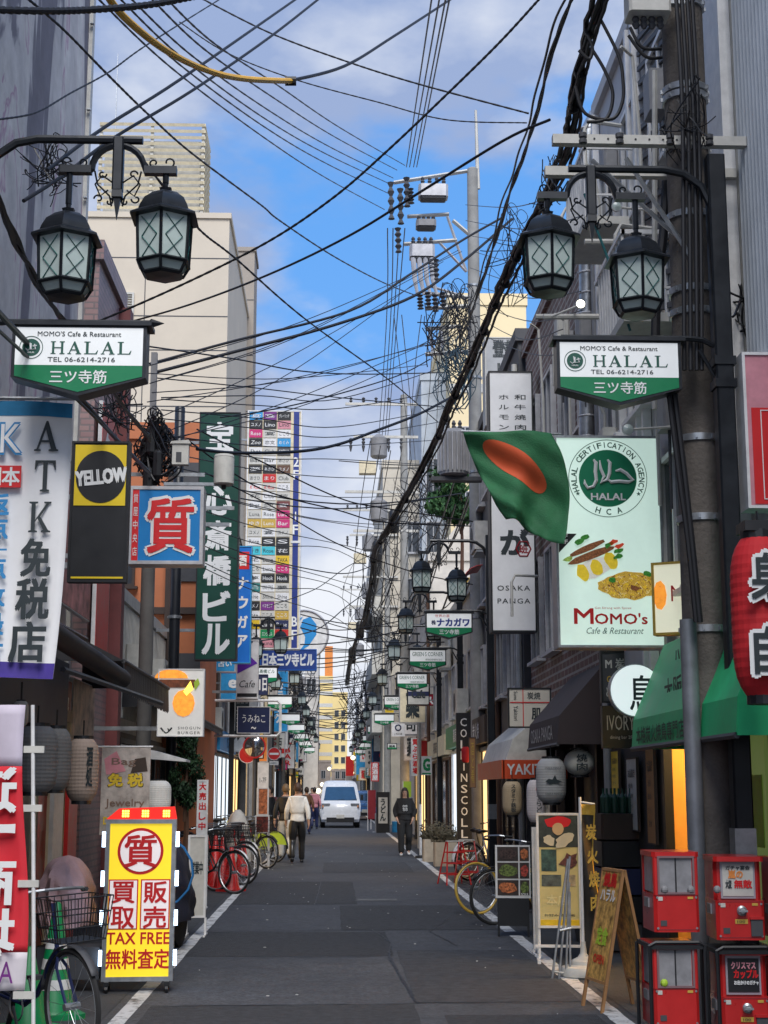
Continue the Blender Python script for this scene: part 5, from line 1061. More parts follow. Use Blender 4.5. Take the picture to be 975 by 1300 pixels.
# paper lanterns
def paper(col, glow=0): return mat('lantern_paper_%d' % int(col[0]*1000+col[2]*10), col, .75, 0, .1, 7, emis=glow, ecol=col)
def lantern_paper(label, px, py0, py1, wpx, Y, col, chars=(), ink=None, shape='long', caps='black', glow=0, group=None):
    a = P(px, py0, Y); c = P(px, py1, Y); h = a.z-c.z; w = P(px+wpx/2, py0, Y).x-P(px-wpx/2, py0, Y).x
    r = thing('paper_lantern', label, 'paper lantern', (a.x, Y, c.z), 0, group); prof = []
    n = 34
    for i in range(n+1):
        t = i/n; 
        if shape == 'round': rr = w/2*math.sqrt(max(.07, 1-(2*t-1)**2))
        else: rr = w/2*(1-abs(2*t-1)**5*.42)
        prof.append((rr*(1-.014*(i % 2)), h*t))
    MB().lathe(prof, 28).build('paper', paper(col, glow), r, shape == 'round')
    e = w*.3
    MB().lathe([(e, -h*.05), (e, .005)], 16).build('bottom_ring', M(caps), r); MB().lathe([(e, h-.005), (e, h*1.05)], 16).build('top_ring', M(caps), r)
    MB().tube([(0, 0, h*1.05), (0, 0, h*1.05+.12)], .006, 4).build('cord', M('wire'), r)
    return r, w, h
r, w, h = lantern_paper('large unlit grey paper lantern under the dark fascia, nearest at left', 48, 922, 1006, 54, 10.6, (.17, .165, .16))
r, w, h = lantern_paper('grey paper lantern just behind the largest one at left', 72, 925, 1003, 40, 11.4, (.165, .16, .155))
r, w, h = lantern_paper('brownish beige paper lantern hanging by the door at left', 106, 938, 1017, 42, 12.0, (.34, .26, .21)); T('酒処', INK, r, w*.28, h*.55, .05, .3, -w*.43, .02, vertical=True, rot=(0, 0, R(35)))
r, w, h = lantern_paper('round white paper lantern right of the bag banner', 200, 991, 1031, 36, 16.5, (.66, .65, .62), glow=.05)
r, w, h = lantern_paper('small cream cylinder lamp on the wall above grey lanterns', 27, 890, 922, 20, 10.2, (.45, .38, .3)); 
r, w, h = lantern_paper('big glossy red lantern with black white-edged kanji at right edge', 962, 684, 884, 74, 8.6, (.50, .012, .018), caps='black')
for c_, z_ in (('身', .73), ('自', .27)):
    T(c_, WHT, r, -.02, h*z_, w*.54, h*.30, -w*.60, .075); T(c_, INK, r, -.02, h*z_, w*.50, h*.28, -w*.62, .02)
MB().box(0, 0, h*1.07, .2, .2, .06).build('hanger', M('black'), r)
r, w, h = lantern_paper('round white lantern with black grill kanji beneath the brown awning', 735, 951, 985, 39, 17.3, (.66, .64, .58), shape='round'); 
for c_, x_, z_ in (('焼', 0, .66), ('肉', 0, .33)): T(c_, INK, r, x_, h*z_, w*.34, h*.28, -w*.55, .02)
r, w, h = lantern_paper('grey white lantern with printed bull emblem beneath the brown awning', 699, 963, 1019, 38, 17.2, (.38, .38, .38)); T('OSAKA PANGA', INK, r, 0, h*.78, w*.55, h*.045, -w*.52, 0); T('OSAKA PANGA', INK, r, 0, h*.2, w*.55, h*.045, -w*.52, 0)
b = MB(); b.prism([(-.09, 0), (-.05, .03), (-.01, .02), (.02, .07), (.04, .02), (.1, 0), (.05, -.02), (-.04, -.03)], -w*.52, -w*.51); o = b.build('emblem', INK, r); o.location = (0, 0, h*.48)
r, w, h = lantern_paper('narrow white lantern with red dot and hiragana half behind the bull lantern', 680, 990, 1044, 24, 18.6, (.55, .5, .5)); T('どうらどん', INK, r, .02, h*.45, .07, h*.75, -w*.5, .01, vertical=True); disc(.035, RED, r, .02, h*.78, -w*.53)
r, w, h = lantern_paper('tan paper lantern with a column of black kana under the yakitori awning', 650, 992, 1035, 25, 20.5, (.42, .32, .2)); T('スタミナ鉄板', INK, r, 0, h*.5, .07, h*.8, -w*.52, .01, vertical=True)
r, w, h = lantern_paper('small red lantern on the dark wall left of the orange board', 591, 948, 968, 11, 28, (.5, .02, .02), glow=.1)
tt = signbox('wood_sign', 'long orange brown wooden board upright beside the small red lantern', (596, 936, 604, 1000), 27, 'brown', 'wood', .08, .01); T('酒と肴', M('gold'), tt[0], 0, tt[2]*.5, tt[1]*.5, tt[2]*.8, tt[3], 0, vertical=True)
# conifer behind left signs and rooftop pine
def foliage(name, label, cat, cx, cy, cz, rx, ry, rz, n, leaf, cols, trunk=None, seed=1, clumps=14, shape='ell'):
    r = thing(name, label, cat, (cx, cy, 0 if trunk is None else trunk)); q = random.Random(seed); bs = [MB() for _ in cols]
    cl = []
    for i in range(clumps):
        t = q.uniform(0, 6.28); u = q.uniform(-1, 1); s_ = math.sqrt(1-u*u)*q.uniform(.35, 1)
        cl.append((rx*s_*math.cos(t)*.8, ry*s_*math.sin(t)*.8, rz*u*.85, q.uniform(.3, .55)))
    z0 = cz-(0 if trunk is None else trunk)
    for i in range(n):
        c = cl[i % clumps]; d = Vector((q.gauss(0, 1), q.gauss(0, 1), q.gauss(0, 1))).normalized()*q.uniform(.5, 1)*c[3]
        p = Vector((c[0]+d.x*rx, c[1]+d.y*ry, z0+c[2]+d.z*rz*.55)); e = Euler((q.uniform(0, 3), q.uniform(0, 3), q.uniform(0, 3))).to_matrix(); l = leaf*q.uniform(.6, 1.3)
        bs[(i % clumps+ (i//clumps) % 2) % len(cols)].add([p+e @ Vector((-l/2, 0, 0)), p+e @ Vector((0, l*.22, 0)), p+e @ Vector((l/2, 0, 0)), p+e @ Vector((0, -l*.22, 0))], [(0, 1, 2, 3)])
    for b, c in zip(bs, cols): 
        o = b.build('crown', mat('leaf_%s_%d' % (name, int(c[1]*1000)), c, .7, 0, .2, 8), r); o['kind'] = 'stuff'
    b = MB(); zb = 0
    b.tube([(0, 0, zb), (.03, .02, z0*.5), (0, 0, z0+rz*.5)], [.06, .045, .015], 6)
    for i in range(5): c = cl[i]; b.tube([(0, 0, z0*.6), (c[0]*.5, c[1]*.5, z0+c[2]*.6), (c[0], c[1], z0+c[2])], [.03, .02, .008], 5)
    b.build('trunk', M('brown'), r); return r
p = P(236, 968, 22.5); foliage('conifer', 'clipped dark green conifer below the burger sign', 'tree', p.x, 22.5, p.z-.1, .25, .3, .62, 5200, .06, [(.012, .045, .014), (.018, .06, .018), (.01, .03, .012)], seed=4, clumps=26)
p = P(572, 640, 36); foliage('pine_tree', 'spreading green pine growing on the cream building roof', 'tree', p.x+.25, 36, p.z+.35, 1.0, .9, .8, 5000, .16, [(.03, .10, .03), (.05, .14, .035), (.02, .06, .02)], trunk=6.1, seed=9, clumps=16)
b = thing('roof_wall', 'low yellow parapet wall under the rooftop pine', 'wall', (P(572, 700, 35).x+.6, 35, 6.12)); MB().bb(-.4, -.05, 0, .9, .05, .4).build('wall', mat('mustard_wall', (.55, .38, .08), .8, 0, .1), b)

# ================================================================ BICYCLES
TYRE = M('rubber')
def bicycle(label, loc, rz, fcol='navy', tyre='rubber', fender='white', basket=True, rear_cover=None, lean=0, fr=None, group=None):
    r = thing('bicycle', label, 'bicycle', loc, rz, group); r.rotation_euler = (R(lean), 0, rz); fm = M(fcol) if isinstance(fcol, str) else fcol
    for x in (-.54, .54):
        w = MB(); w.tube([(x+.318*math.cos(2*math.pi*i/36), 0, .335+.318*math.sin(2*math.pi*i/36)) for i in range(36)], .018, 6, True); wo = w.build('wheel', M(tyre) if isinstance(tyre, str) else tyre, r, True)
        w = MB(); w.tube([(x+.296*math.cos(2*math.pi*i/36), 0, .335+.296*math.sin(2*math.pi*i/36)) for i in range(36)], .009, 4, True); w.build('rim', steel(), wo)
        w = MB(); w.tube([(x, -.05, .335), (x, .05, .335)], .022, 8); w.build('hub', steel(), wo)
        w = MB()
        for i in range(18): a = 2*math.pi*i/18; w.tube([(x, .02*(-1)**i, .335), (x+.29*math.cos(a), 0, .335+.29*math.sin(a))], .0016, 3, caps=False)
        w.build('spoke', steel(), wo)['kind'] = 'stuff'
        w = MB(); a0, a1 = (R(20), R(185)) if x < 0 else (R(35), R(170))
        w.grid(lambda u, v: (x+.352*math.cos(a0+(a1-a0)*u), (v-.5)*.05, .335+.352*math.sin(a0+(a1-a0)*u)), 18, 2); w.build('mudguard', M(fender), r, True, solid=.003)
    b = MB(); bbk = (-.08, 0, .28); st = (-.24, 0, .72); hd = (.34, 0, .78)
    for pts, rr in (((( -.54, .035, .335), bbk), .010), (((-.54, -.035, .335), bbk), .010), (((-.54, .03, .335), (-.2, .0, .62)), .008), (((-.54, -.03, .335), (-.2, .0, .62)), .008), ((bbk, st), .016), ((bbk, (.1, 0, .36), (.37, 0, .66)), .019), (((.37, 0, .62), hd, (.32, 0, .92)), .016), (((.54, .035, .335), (.42, .035, .55), (.38, 0, .62)), .011), (((.54, -.035, .335), (.42, -.035, .55), (.38, 0, .62)), .011), ((st, (-.265, 0, .82)), .012)):
        b.tube(pts, rr, 6)
    b.build('frame', fm, r)
    MB().tube([(.22, -.28, .97), (.28, -.22, .99), (.32, -.06, 1.0), (.32, .06, 1.0), (.28, .22, .99), (.2, .28, .97)], .011, 6).build('handlebar', steel(), r)
    b = MB(); b.tube([(.24, -.27, .975), (.14, -.3, .965)], .016, 6); b.tube([(.24, .27, .975), (.14, .3, .965)], .016, 6); b.each('grip', M('black'), r)
    sd = MB().lathe([(.06, -.1), (.10, -.06), (.09, 0), (.05, .1), (.02, .16)], 10, axis='x').build('saddle', M('black'), r, True); sd.location = (-.28, 0, .86); sd.scale = (1, 1, .45)
    MB().tube([(-.08+.09*math.cos(i*.5236), -.05, .28+.09*math.sin(i*.5236)) for i in range(12)], .006, 4, True).build('chainring', steel(), r)
    b = MB(); b.tube([(-.08, -.07, .28), (.0, -.08, .14)], .01, 5); b.bb(-.04, -.16, .125, .05, -.08, .15); b.tube([(-.08, .07, .28), (-.16, .08, .42)], .01, 5); b.bb(-.2, .08, .41, -.11, .16, .435); b.build('pedal', M('dark_grey'), r)
    b = MB(); b.tube([(-.56, .06, .33), (-.66, .1, .02)], .009, 5); b.build('kickstand', steel(), r)
    if basket:
        b = MB(); X0, X1, Z0, Z1 = .42, .72, .72, .97
        for k in range(9):
            t = k/8; x = X0+.03+(X1-X0-.06)*t; b.tube([(x, -.15, Z0), (x-.03+.06*t, -.19, Z1)], .003, 3); b.tube([(x, .15, Z0), (x-.03+.06*t, .19, Z1)], .003, 3); b.tube([(x, -.15, Z0), (x, .15, Z0)], .003, 3)
            y = -.15+.3*t; b.tube([(X0+.03, y, Z0), (X0, y*1.25, Z1)], .003, 3); b.tube([(X1-.03, y, Z0), (X1, y*1.25, Z1)], .003, 3)
        for z, e in ((Z0, 0), (.8, .013), (.88, .026), (Z1, .04)):
            b.tube([(X0+.03-e*.7, -.15-e, z), (X1-.03+e*.7, -.15-e, z), (X1-.03+e*.7, .15+e, z), (X0+.03-e*.7, .15+e, z)], .004, 4, True)
        b.build('basket', M('black'), r)
    if rear_cover:
        MB().prism([(-.54+.34*math.cos(a), .335+.34*math.sin(a)) for a in [R(60+i*11) for i in range(11)]]+[(-.6, .4)], -.03, .03).build('wheel_cover', M(rear_cover), r)
    return r
bicycle('dark city bicycle with wire front basket parked at lower left corner', (-1.86, 9.75, 0), R(-52), 'navy', fender='dark_grey', lean=3)
bicycle('black bicycle cut off at bottom left behind the red flag', (-2.35, 9.2, 0), R(-70), 'black', fender='dark_grey')
g = P(300, 1128, 23.4); b1 = bicycle('black bicycle with white rear mudguard in front of the red cones', (-1.95, 24.2, 0), R(-38), 'black', fender='white')
bicycle('dark bicycle standing just behind the one with white mudguard', (-2.3, 24.9, 0), R(-36), 'dark_grey', fender='dark_grey')
bicycle('dark bicycle with basket among the row on left, third from front', (-2.3, 26.2, 0), R(-40), 'black', fender='dark_grey')
bicycle('black bicycle, last before the green fendered rental bikes', (-2.45, 27.6, 0), R(-42), 'black', fender='black')
for i, (x, y, c, f_, l_) in enumerate(((-1.95, 26.4, 'red', 'white', 'red framed bicycle with white mudguards among the left row'), (-2.0, 28.4, 'black', 'white', 'black bicycle with white mudguards before the pale covered scooter'), (-1.75, 31.8, 'dark_grey', 'black', 'grey bicycle just before the lime covered rental bikes'), (-1.8, 36.2, 'red', 'black', 'red bicycle behind the lime covered rental bikes'))): bicycle(l_, (x, y, 0), R(-36-3*i), c, fender=f_)
bicycle('rental bicycle with lime green rear wheel cover, nearer of the two', (-2.02, 33.2, 0), R(148), 'lime', fender='black', rear_cover='lime')
bicycle('rental bicycle with lime green rear wheel cover, farther of the two', (-1.7, 34.4, 0), R(142), 'lime', fender='black', rear_cover='lime')
bicycle('bicycle with tan tyres leaning behind the food menu stand', (2.38, 20.2, 0), R(205), 'black', tyre='gold', fender='black', basket=False, lean=5)
bicycle('black tyred bicycle standing behind the menu stand, nearer one', (2.45, 18.6, 0), R(200), 'black', fender='black', basket=False)
for i, (x, y) in enumerate(((-2.6, 36.5), (-2.55, 37.6))): bicycle(('silver', 'dark')[i]+' bicycle parked by the left wall past the rental bikes', (x, y, 0), R(-50+i*20), ('white', 'black')[i], fender='black', basket=False)
for i, (x, y) in enumerate(((2.9, 27.5), (2.85, 28.3))): bicycle(('grey', 'black')[i]+' bicycle parked at right behind the red step ladder', (x, y, 0), R(30+i*10), ('white', 'black')[i], fender='white', basket=False)
# ================================================================ THINGS ON THE GROUND, LEFT
# red nobori flag
Y = 9.0; r = thing('nobori_flag', 'red and white upright shop flag with reversed white lettering at left edge', 'flag', (P(46, 1100, Y).x, Y, 0))
zt = P(20, 895, Y).z; zb = P(20, 1258, Y).z
MB().tube([(.03, 0, .02), (0, 0, .8), (-.06, 0, zt)], .012, 8).build('pole', M('white'), r)
b = MB(); 
for z in (zt-.28, zt-.62, zt-1.05, .42): b.bb(-.10, -.012, z, .02, .012, z+.04)
b.each('clip', M('dirty_white'), r); MB().lathe([(.03, 0), (.025, .1)], 10, (.03, 0, 0)).build('foot', M('white'), r)
fl = lambda u, v: (-.62+.58*u-.045*v*1.2+.02*math.sin(v*6), .02*math.sin(u*8+v*4), zb+(zt-zb)*v)
b = MB(); b.grid(lambda u, v: fl(u, .13+.65*v), 12, 24); b.build('red_cloth', mat('nobori_red', (.62, .02, .035), .7, 0, .12, 3), r, True, solid=.003)
b = MB(); b.grid(lambda u, v: fl(u, v*.13), 12, 5); b.build('white_cloth', mat('nobori_white', (.62, .58, .62), .7, 0, .12, 3), r, True, solid=.003)
b = MB(); b.grid(lambda u, v: fl(u, .78+.22*v), 12, 6); b.build('lilac_cloth', mat('nobori_lilac', (.58, .52, .62), .7, 0, .12, 3), r, True, solid=.003)
for c_, z in (('道', .70), ('ー', .56), ('商', .38), ('城', .20)):
    o = T(c_, WHT, r, -.25-.045*z, zb+(zt-zb)*z, .30, .26 if c_ != 'ー' else .05, -.035, .03); o.scale = (-1, 1, 1)
o = T('ATK', M('purple'), r, -.22, zb+(zt-zb)*.065, .24, .12, -.035, .0); o.scale = (-1, 1, 1)
# glowing pawnshop stand sign
Y = 12.6; x, z, w, h = rect(133, 1043, 222, 1236, Y)
r = thing('stand_sign', 'glowing yellow pawnshop stand sign on casters with red lettering', 'stand sign', (x, Y, 0), R(4))
zb = .09; h = 1.27; SY = lit('stand_yellow', (.95, .72, .03), .32, (.8, .55, .02))
b = MB(); frame_rect(w, h, zb, .035, .2, b); b.build('frame', steel(), r); MB().bb(-w/2+.035, -.085, zb+.035, w/2-.035, .085, zb+h-.035).build('panel', SY, r)
y = -.09
disc(.185, RED, r, 0, zb+h*.80, y, n=40); SW2 = lit('stand_white', (.85, .78, .8), .2, (.75, .7, .7)); disc(.162, SW2, r, 0, zb+h*.80, y-.004, n=40); T('質', RED, r, 0, zb+h*.80, .25, .25, y-.009, .018)
for x_, t_ in ((-.128, '買取'), (.128, '販売')):
    panel(x_-.118, zb+h*.315, x_+.118, zb+h*.625, RED, r, y); panel(x_-.108, zb+h*.323, x_+.108, zb+h*.617, SW2, r, y-.005, .004)
    for i in range(2): T(t_[i], RED, r, x_, zb+h*(.545-.155*i), .18, .165, y-.01, .02)
T('TAX FREE', RED, r, 0, zb+h*.262, .50, .09, y, .02); T('無料査定', RED, r, 0, zb+h*.135, .50, .15, y, .016)
b = MB(); b.prism([(-w/2, zb+h), (w/2, zb+h), (w/2-.02, zb+h+.10), (-w/2+.1, zb+h+.085), ], -.07, .07); b.build('led_board', mat('led_red_case', (.35, .01, .01), .4, 0, .1, emis=.5, ecol=(.9, .02, .01)), r)
for x_ in (-.13, .03, .2):
    b = MB(); 
    for i in range(3): 
        for j in range(3): b.box(x_+(i-1)*.02, -.075, zb+h+.045+(j-1)*.02, .014, .006, .014)
    b.build('led', lit('led_amber', (1, .6, .05), 4), r)
for s in (-1, 1):
    b = MB()
    for k in range(4): b.bb(s*(w/2+.012)-.014, -.1, zb+.12+k*.31, s*(w/2+.012)+.014, -.06, zb+.24+k*.31)
    b.each('flash_lamp', lit('flash_lamp_blue', (.55, .75, 1), 3.0), r)
    for yy in (-.12, .12):
        b = MB(); b.lathe([(.035, -.012), (.035, .012)], 10, (s*w*.42, yy, .035), axis='x'); b.bb(s*w*.42-.02, yy-.03, .06, s*w*.42+.02, yy+.03, .09); b.build('caster', M('black'), r)
# cones
def cone(label, x, y, m, bands=0, h=.7, group=None, sc=1.):
    r = thing('traffic_cone', label, 'traffic cone', (x, y, 0), random.uniform(0, 1), group); r.scale = (sc, sc, sc)
    MB().cbox(0, 0, .02, .38, .38, .04, .04).build('base', M(m), r); MB().lathe([(.15, .04), (.14, .06), (.03, h-.02), (.015, h)], 18).build('body', M(m), r, True)
    for k in range(bands):
        z = .2+k*.14; f = lambda zz: .14+(.03-.14)*(zz-.06)/(h-.08)
        MB().lathe([(f(z)+.003, z), (f(z+.07)+.003, z+.07)], 18).build('band', M('white'), r, True)
    return r
cone('green traffic cone with pale bands behind the parked bicycle at lower left', -1.98, 11.2, 'green', 3, .8)
cone('small green cone partly hidden by the front bicycle wheel', -2.05, 10.6, 'green', 0, .55)
cone('green cone with paper notice beside the white signboard stand', -2.0, 18.4, 'green', 1, .75)
cone('green cone standing behind the one with the paper notice', -2.25, 19.6, 'green', 1, .7)
cone('red cone behind the bicycle with white mudguard, nearer', -1.78, 25.0, 'red', 0, .85); cone('red cone behind the bicycle with white mudguard, farther', -1.95, 25.6, 'red', 0, .85)
cone('red cone left of the bicycle row by the wall', -2.55, 23.2, 'red', 1, .7)
cone('red cone between the left bicycles and the pale covered scooter', -1.7, 28.9, 'red', 0, .8); cone('red cone tight behind the first black left bicycle wheel', -1.62, 24.6, 'red', 0, .7)
t = tag(MB().box(0, 0, 0, .22, .004, .26, Matrix.Rotation(R(18), 3, 'Y')).build('paper_notice', WHT), 'white paper notice tied on green cone at left', 'notice'); t.location = (-1.98, 18.2, .42)
# covers: lumpy cloth over a parked bike / scooter
def cover(name, label, cat, x, y, rz, L, Wd, H, m, seed=1, top=None, base=.0):
    r = thing(name, label, cat, (x, y, 0), rz); q = random.Random(seed); ph = [q.uniform(0, 6) for _ in range(8)]
    def f(u, v):
        a = 2*math.pi*u; zz = base+(H-base)*v; prof = max(.0, 1-v**3.2)**.5
        fold = 1+.09*math.sin(a*9+ph[0]+v*5)*(1-v*.6)+.03*math.sin(a*17+v*14+ph[5])+.03*math.sin(v*21+a*4)+.05*math.sin(a*5+ph[1])+.04*math.sin(v*9+a*3+ph[2])
        hump = 1+.18*math.sin(a+ph[3])*v
        return (L/2*math.cos(a)*prof*fold, Wd/2*math.sin(a)*prof*fold, zz*(1+.10*math.cos(a+ph[4])*v*(1-v)*2))
    b = MB(); b.grid(f, 48, 22); b.build('cloth', m, r, True); return r
NV = mat('navy_cover_cloth', (.022, .026, .05), .6, 0, .25, 5, .2)
r = cover('covered_scooter', 'parked scooter under navy cover with gold patch and blue cord', 'scooter', -1.72, 15.6, R(80), 1.5, .5, 1.18, NV, 3, base=.3)
MB().lathe([(.27, -.05), (.27, .05)], 20, (.55, 0, .27), axis='y').build('wheel', M('rubber'), r, True); MB().lathe([(.27, -.05), (.27, .05)], 20, (-.55, 0, .27), axis='y').build('wheel', M('rubber'), r, True)
b = MB(); b.tube([(-.82*0-.78, -.17+.36*math.sin(t_), .82+.42*math.cos(t_)*.8) for t_ in [i*.42 for i in range(16)]], .012, 5, True); b.build('cord', mat('cord_blue', (.02, .16, .42), .5, 0, 0), r)
b = MB(); b.grid(lambda u, v: (-.74+.06*v+.02*math.sin(u*9), -.16+.3*u, .86+.30*v+.02*math.sin(v*7+u*5)), 6, 6); b.build('gold_patch', mat('gold_foil', (.38, .27, .06), .4, .4, .6, 14), r, True, solid=.006)
cover('covered_bicycle', 'bicycle draped in dusty pink cover behind the yellow stand sign', 'bicycle', -2.2, 12.9, R(85), .95, .42, 1.06, mat('pink_cover_cloth', (.42, .27, .28), .75, 0, .2, 5, .3), 5, base=.5)
MB().bb(-.25, -.15, 0, .25, .15, .25).build('rack', M('dark_grey')); tag(bpy.data.objects['rack'], 'dark rack leg under the dusty pink cover', 'rack').location = (-2.12, 12.7, .1)
# white board on stand, narrow poster panels, drink box
def board(name, label, px, Y, m, t=.04, frame='white', legs=0, rz=0, words=()):
    x, z, w, h = rect(*px, Y); r = thing(name, label, 'signboard', (x, Y, 0), rz)
    b = MB(); frame_rect(w, h, z, .025, t, b); b.build('frame', M(frame), r); MB().bb(-w/2+.025, -t*.3, z+.025, w/2-.025, t*.3, z+h-.025).build('panel', m, r)
    for s in (-1, 1): MB().bb(s*w/2-.012, -.015, 0, s*w/2+.012, .015, z).build('leg', M(frame), r)
    for s in (-1, 1): MB().bb(s*w/2-.012, -.2, 0, s*w/2+.012, .2, .022).build('foot', M(frame), r)
    for (t_, mm, u, v, ww, hh, bo_) in words: T(t_, mm, r, u*w, z+v*h, ww*w, hh*h, -t*.3-.004, bo_)
    return r, w, h, z
board('stand_board', 'white framed stand board between navy covered scooter and green cones', (238, 1060, 262, 1165), 17.2, M('dirty_white'), words=(('営業中', INK, 0, .6, .6, .15, .02),))
board('poster_board', 'tall white panel with red vertical lettering by the hedge', (250, 990, 264, 1060), 21, M('white'), words=tuple((c_, RED, 0, .88-.18*i, .6, .13, .03) for i, c_ in enumerate('大売出し中')))
board('menu_poster', 'white poster panel with orange picture near left lamp post', (327, 968, 341, 1000), 33, M('white'), words=(('1-7F', INK, 0, .3, .6, .2, 0),))
board('menu_poster', 'orange red picture poster under the white panel at left', (327, 1000, 341, 1035), 32, mat('food_poster', (.6, .2, .08), .5, 0, .8, 14))
board('menu_poster', 'dark red lit poster stand near the rental bicycles', (324, 1035, 342, 1058), 31.5, mat('dark_food_poster', (.2, .03, .02), .5, 0, .8, 14))
r = thing('covered_scooter', 'small scooter under pale cover beside the black bicycles', 'scooter', (-1.9, 30.6, 0)); 
cover_o = MB(); cover_o.grid(lambda u, v: (.3*math.cos(6.283*u)*math.sqrt(1-v*v*.98)*(1+.05*math.sin(30*u)), .5*math.sin(6.283*u)*math.sqrt(1-v*v*.98), .2+1.0*v), 30, 14); cover_o.build('cloth', M('dirty_white'), r, True); MB().bb(-.1, -.53, .8, .12, -.5, .95).build('window', M('dark_grey'), r)
MB().lathe([(.22, -.05), (.22, .05)], 16, (0, 0, .22), axis='x').build('wheel', M('rubber'), r)
# ================================================================ THINGS ON THE GROUND, RIGHT
GR = mat('gacha_red', (.50, .018, .018), .3, 0, .12, 5, coat=.4)
def gacha(label, x, y, z, w=.32, d=.36, h=.43, poster=None, ball=False, rz=0):
    r = thing('capsule_machine', label, 'capsule machine', (x, y, z), rz)
    b = MB(); b.cbox(0, 0, h*.24, w, d, h*.48, .02); b.cbox(0, .03, h*.73, w*.98, d-.06, h*.5, .02) if poster else None
    if not poster:
        for sx_ in (-1, 1):
            for sy_ in (-1, 1): b.cbox(sx_*(w/2-.022), sy_*(d/2-.025), h*.72, .04, .045, h*.5, .008)
    b.cbox(0, 0, h*.99, w*1.04, d*1.02, .03, .02); b.build('body', GR, r)
    if poster:
        MB().bb(-w*.36, -d/2+.045, h*.50, w*.36, -d/2+.058, h*.95).build('card_frame', mat('clear_plastic', (.35, .33, .38), .15, 0, .1), r)
        panel(-w*.32, h*.53, w*.32, h*.92, M(poster[0]), r, -d/2+.04, .004, 'card')
        for (t_, mm, xx, v, ww, hh) in poster[1]: T(t_, mm, r, xx*w, h*v, ww*w, hh*h, -d/2+.034, .03)
        MB().bb(-w*.1, -d/2-.006, h*.27, w*.14, -d/2-.001, h*.44).build('mech_plate', GR, r)
        MB().lathe([(.03, 0), (.03, -.012), (.018, -.02), (.016, -.035)], 14, (w*.02, -d/2-.006, h*.36), axis='y').build('knob', steel(), r, True); MB().bb(w*.02-.028, -d/2-.05, h*.36-.006, w*.02+.028, -d/2-.03, h*.36+.006).build('handle', steel(), r)
        panel(-w*.12, h*.2, w*.14, h*.255, M('gold'), r, -d/2-.004); T('100', INK, r, 0, h*.227, w*.16, h*.03, -d/2-.009, 0)
        MB().bb(w*.2, -d/2-.012, h*.05, w*.44, -d/2-.001, h*.26).build('chute', M('dark_grey'), r); MB().bb(w*.18, -d/2-.02, h*.255, w*.46, -d/2-.001, h*.285).build('chute_lip', GR, r)
    else:
        gl = mat('gacha_window', (.32, .32, .34), .12, 0, .35, 3, spec=.8)
        MB().bb(-w/2+.03, -d/2+.008, h*.49, w/2-.03, -d/2+.016, h*.96).build('window', gl, r); b = MB(); frame_rect(w-.05, h*.49, h*.48, .012, .02, b); o = b.build('window_frame', mat('gacha_frame', (.2, .12, .13), .4, 0, .1), r); o.location = (0, -d/2+.002, 0)
        MB().bb(-w/2+.008, -d/2+.04, h*.5, -w/2+.014, d/2-.05, h*.95).build('side_window', gl, r); MB().bb(-.004, -d/2+.002, h*.5, .004, -d/2+.007, h*.95).build('divider', M('black'), r)
        b = MB(); 
        for k in range(1 if ball else 3): b.lathe([(.01, -.022), (.02, -.012), (.023, 0), (.02, .012), (.01, .022)], 8, (-w*.26+k*.16, -d/2+.002, h*.54))
        b.each('capsule', M('grey') if not ball else M('lime'), r)
    for xx, zz_, ww, hh, mm in ((-.36, .40, .10, .05, 'dirty_white'), (.30, .42, .12, .03, 'gold'), (-.30, .08, .14, .07, 'dark_grey')): panel(xx*w-ww*w/2, h*zz_, xx*w+ww*w/2, h*(zz_+hh), M(mm), r, -d/2-.004, .0035, 'sticker')
    b = MB(); b.bb(-w/2+.01, -d/2-.003, h*.465, w/2-.01, -d/2-.0005, h*.472); b.bb(-w/2+.02, -d/2-.003, h*.03, w/2-.02, -d/2-.0005, h*.037); b.each('seam', M('deep_red'), r)
    q_ = MB()
    for sx_ in (-1, 1):
        for z_ in (.44, .05): q_.lathe([(.007, 0), (.007, -.004)], 8, (sx_*(w/2-.02), -d/2, h*z_), axis='y')
    q_.each('screw', steel(), r)
    MB().bb(-w/2-.012, -.06, h*.3, -w/2-.001, .06, h*.42).build('latch', steel(), r)
    return r
RACKM = M('black')
gx0 = P(851, 1150, 9.4).x; gx1 = P(932, 1150, 9.4).x
gacha('upper red capsule machine with empty clear window, left stack', gx0, 9.4, P(850, 1180, 9.4).z, w=.275, h=.46)
gacha('lower red capsule machine holding a lime capsule, left stack', gx0-.02, 9.4, P(850, 1303, 9.4).z+.02, w=.275, h=.47, ball=True)
gacha('upper red capsule machine with white promotion card, right stack', gx1, 9.4, P(932, 1190, 9.4).z, w=.29, h=.48, poster=('dirty_white', (('嵐の', M('orange'), -.05, .80, .3, .1), ('無敵', RED, .1, .68, .36, .1), ('ガチャ宴会', INK, 0, .88, .5, .05), ('大変', INK, -.2, .68, .12, .1))), rz=R(-3))
gacha('lower red capsule machine with black card of red kana, right stack', gx1+.01, 9.4, P(932, 1318, 9.4).z+.02, w=.29, h=.50, poster=('black', (('カップル', RED, .05, .74, .5, .1), ('お出かけのガチャ', WHT, .05, .64, .5, .05), ('クリスマス', M('pink'), 0, .84, .5, .08))), rz=R(-3))
gacha('third stack red capsule machine cut off at right edge, upper', gx1+.38, 9.4, P(932, 1190, 9.4).z, w=.32, h=.47, poster=('sky_blue', ()))
gacha('third stack red capsule machine cut off at right edge, lower', gx1+.38, 9.4, P(932, 1318, 9.4).z+.02, w=.32, h=.49, poster=('white', ()))
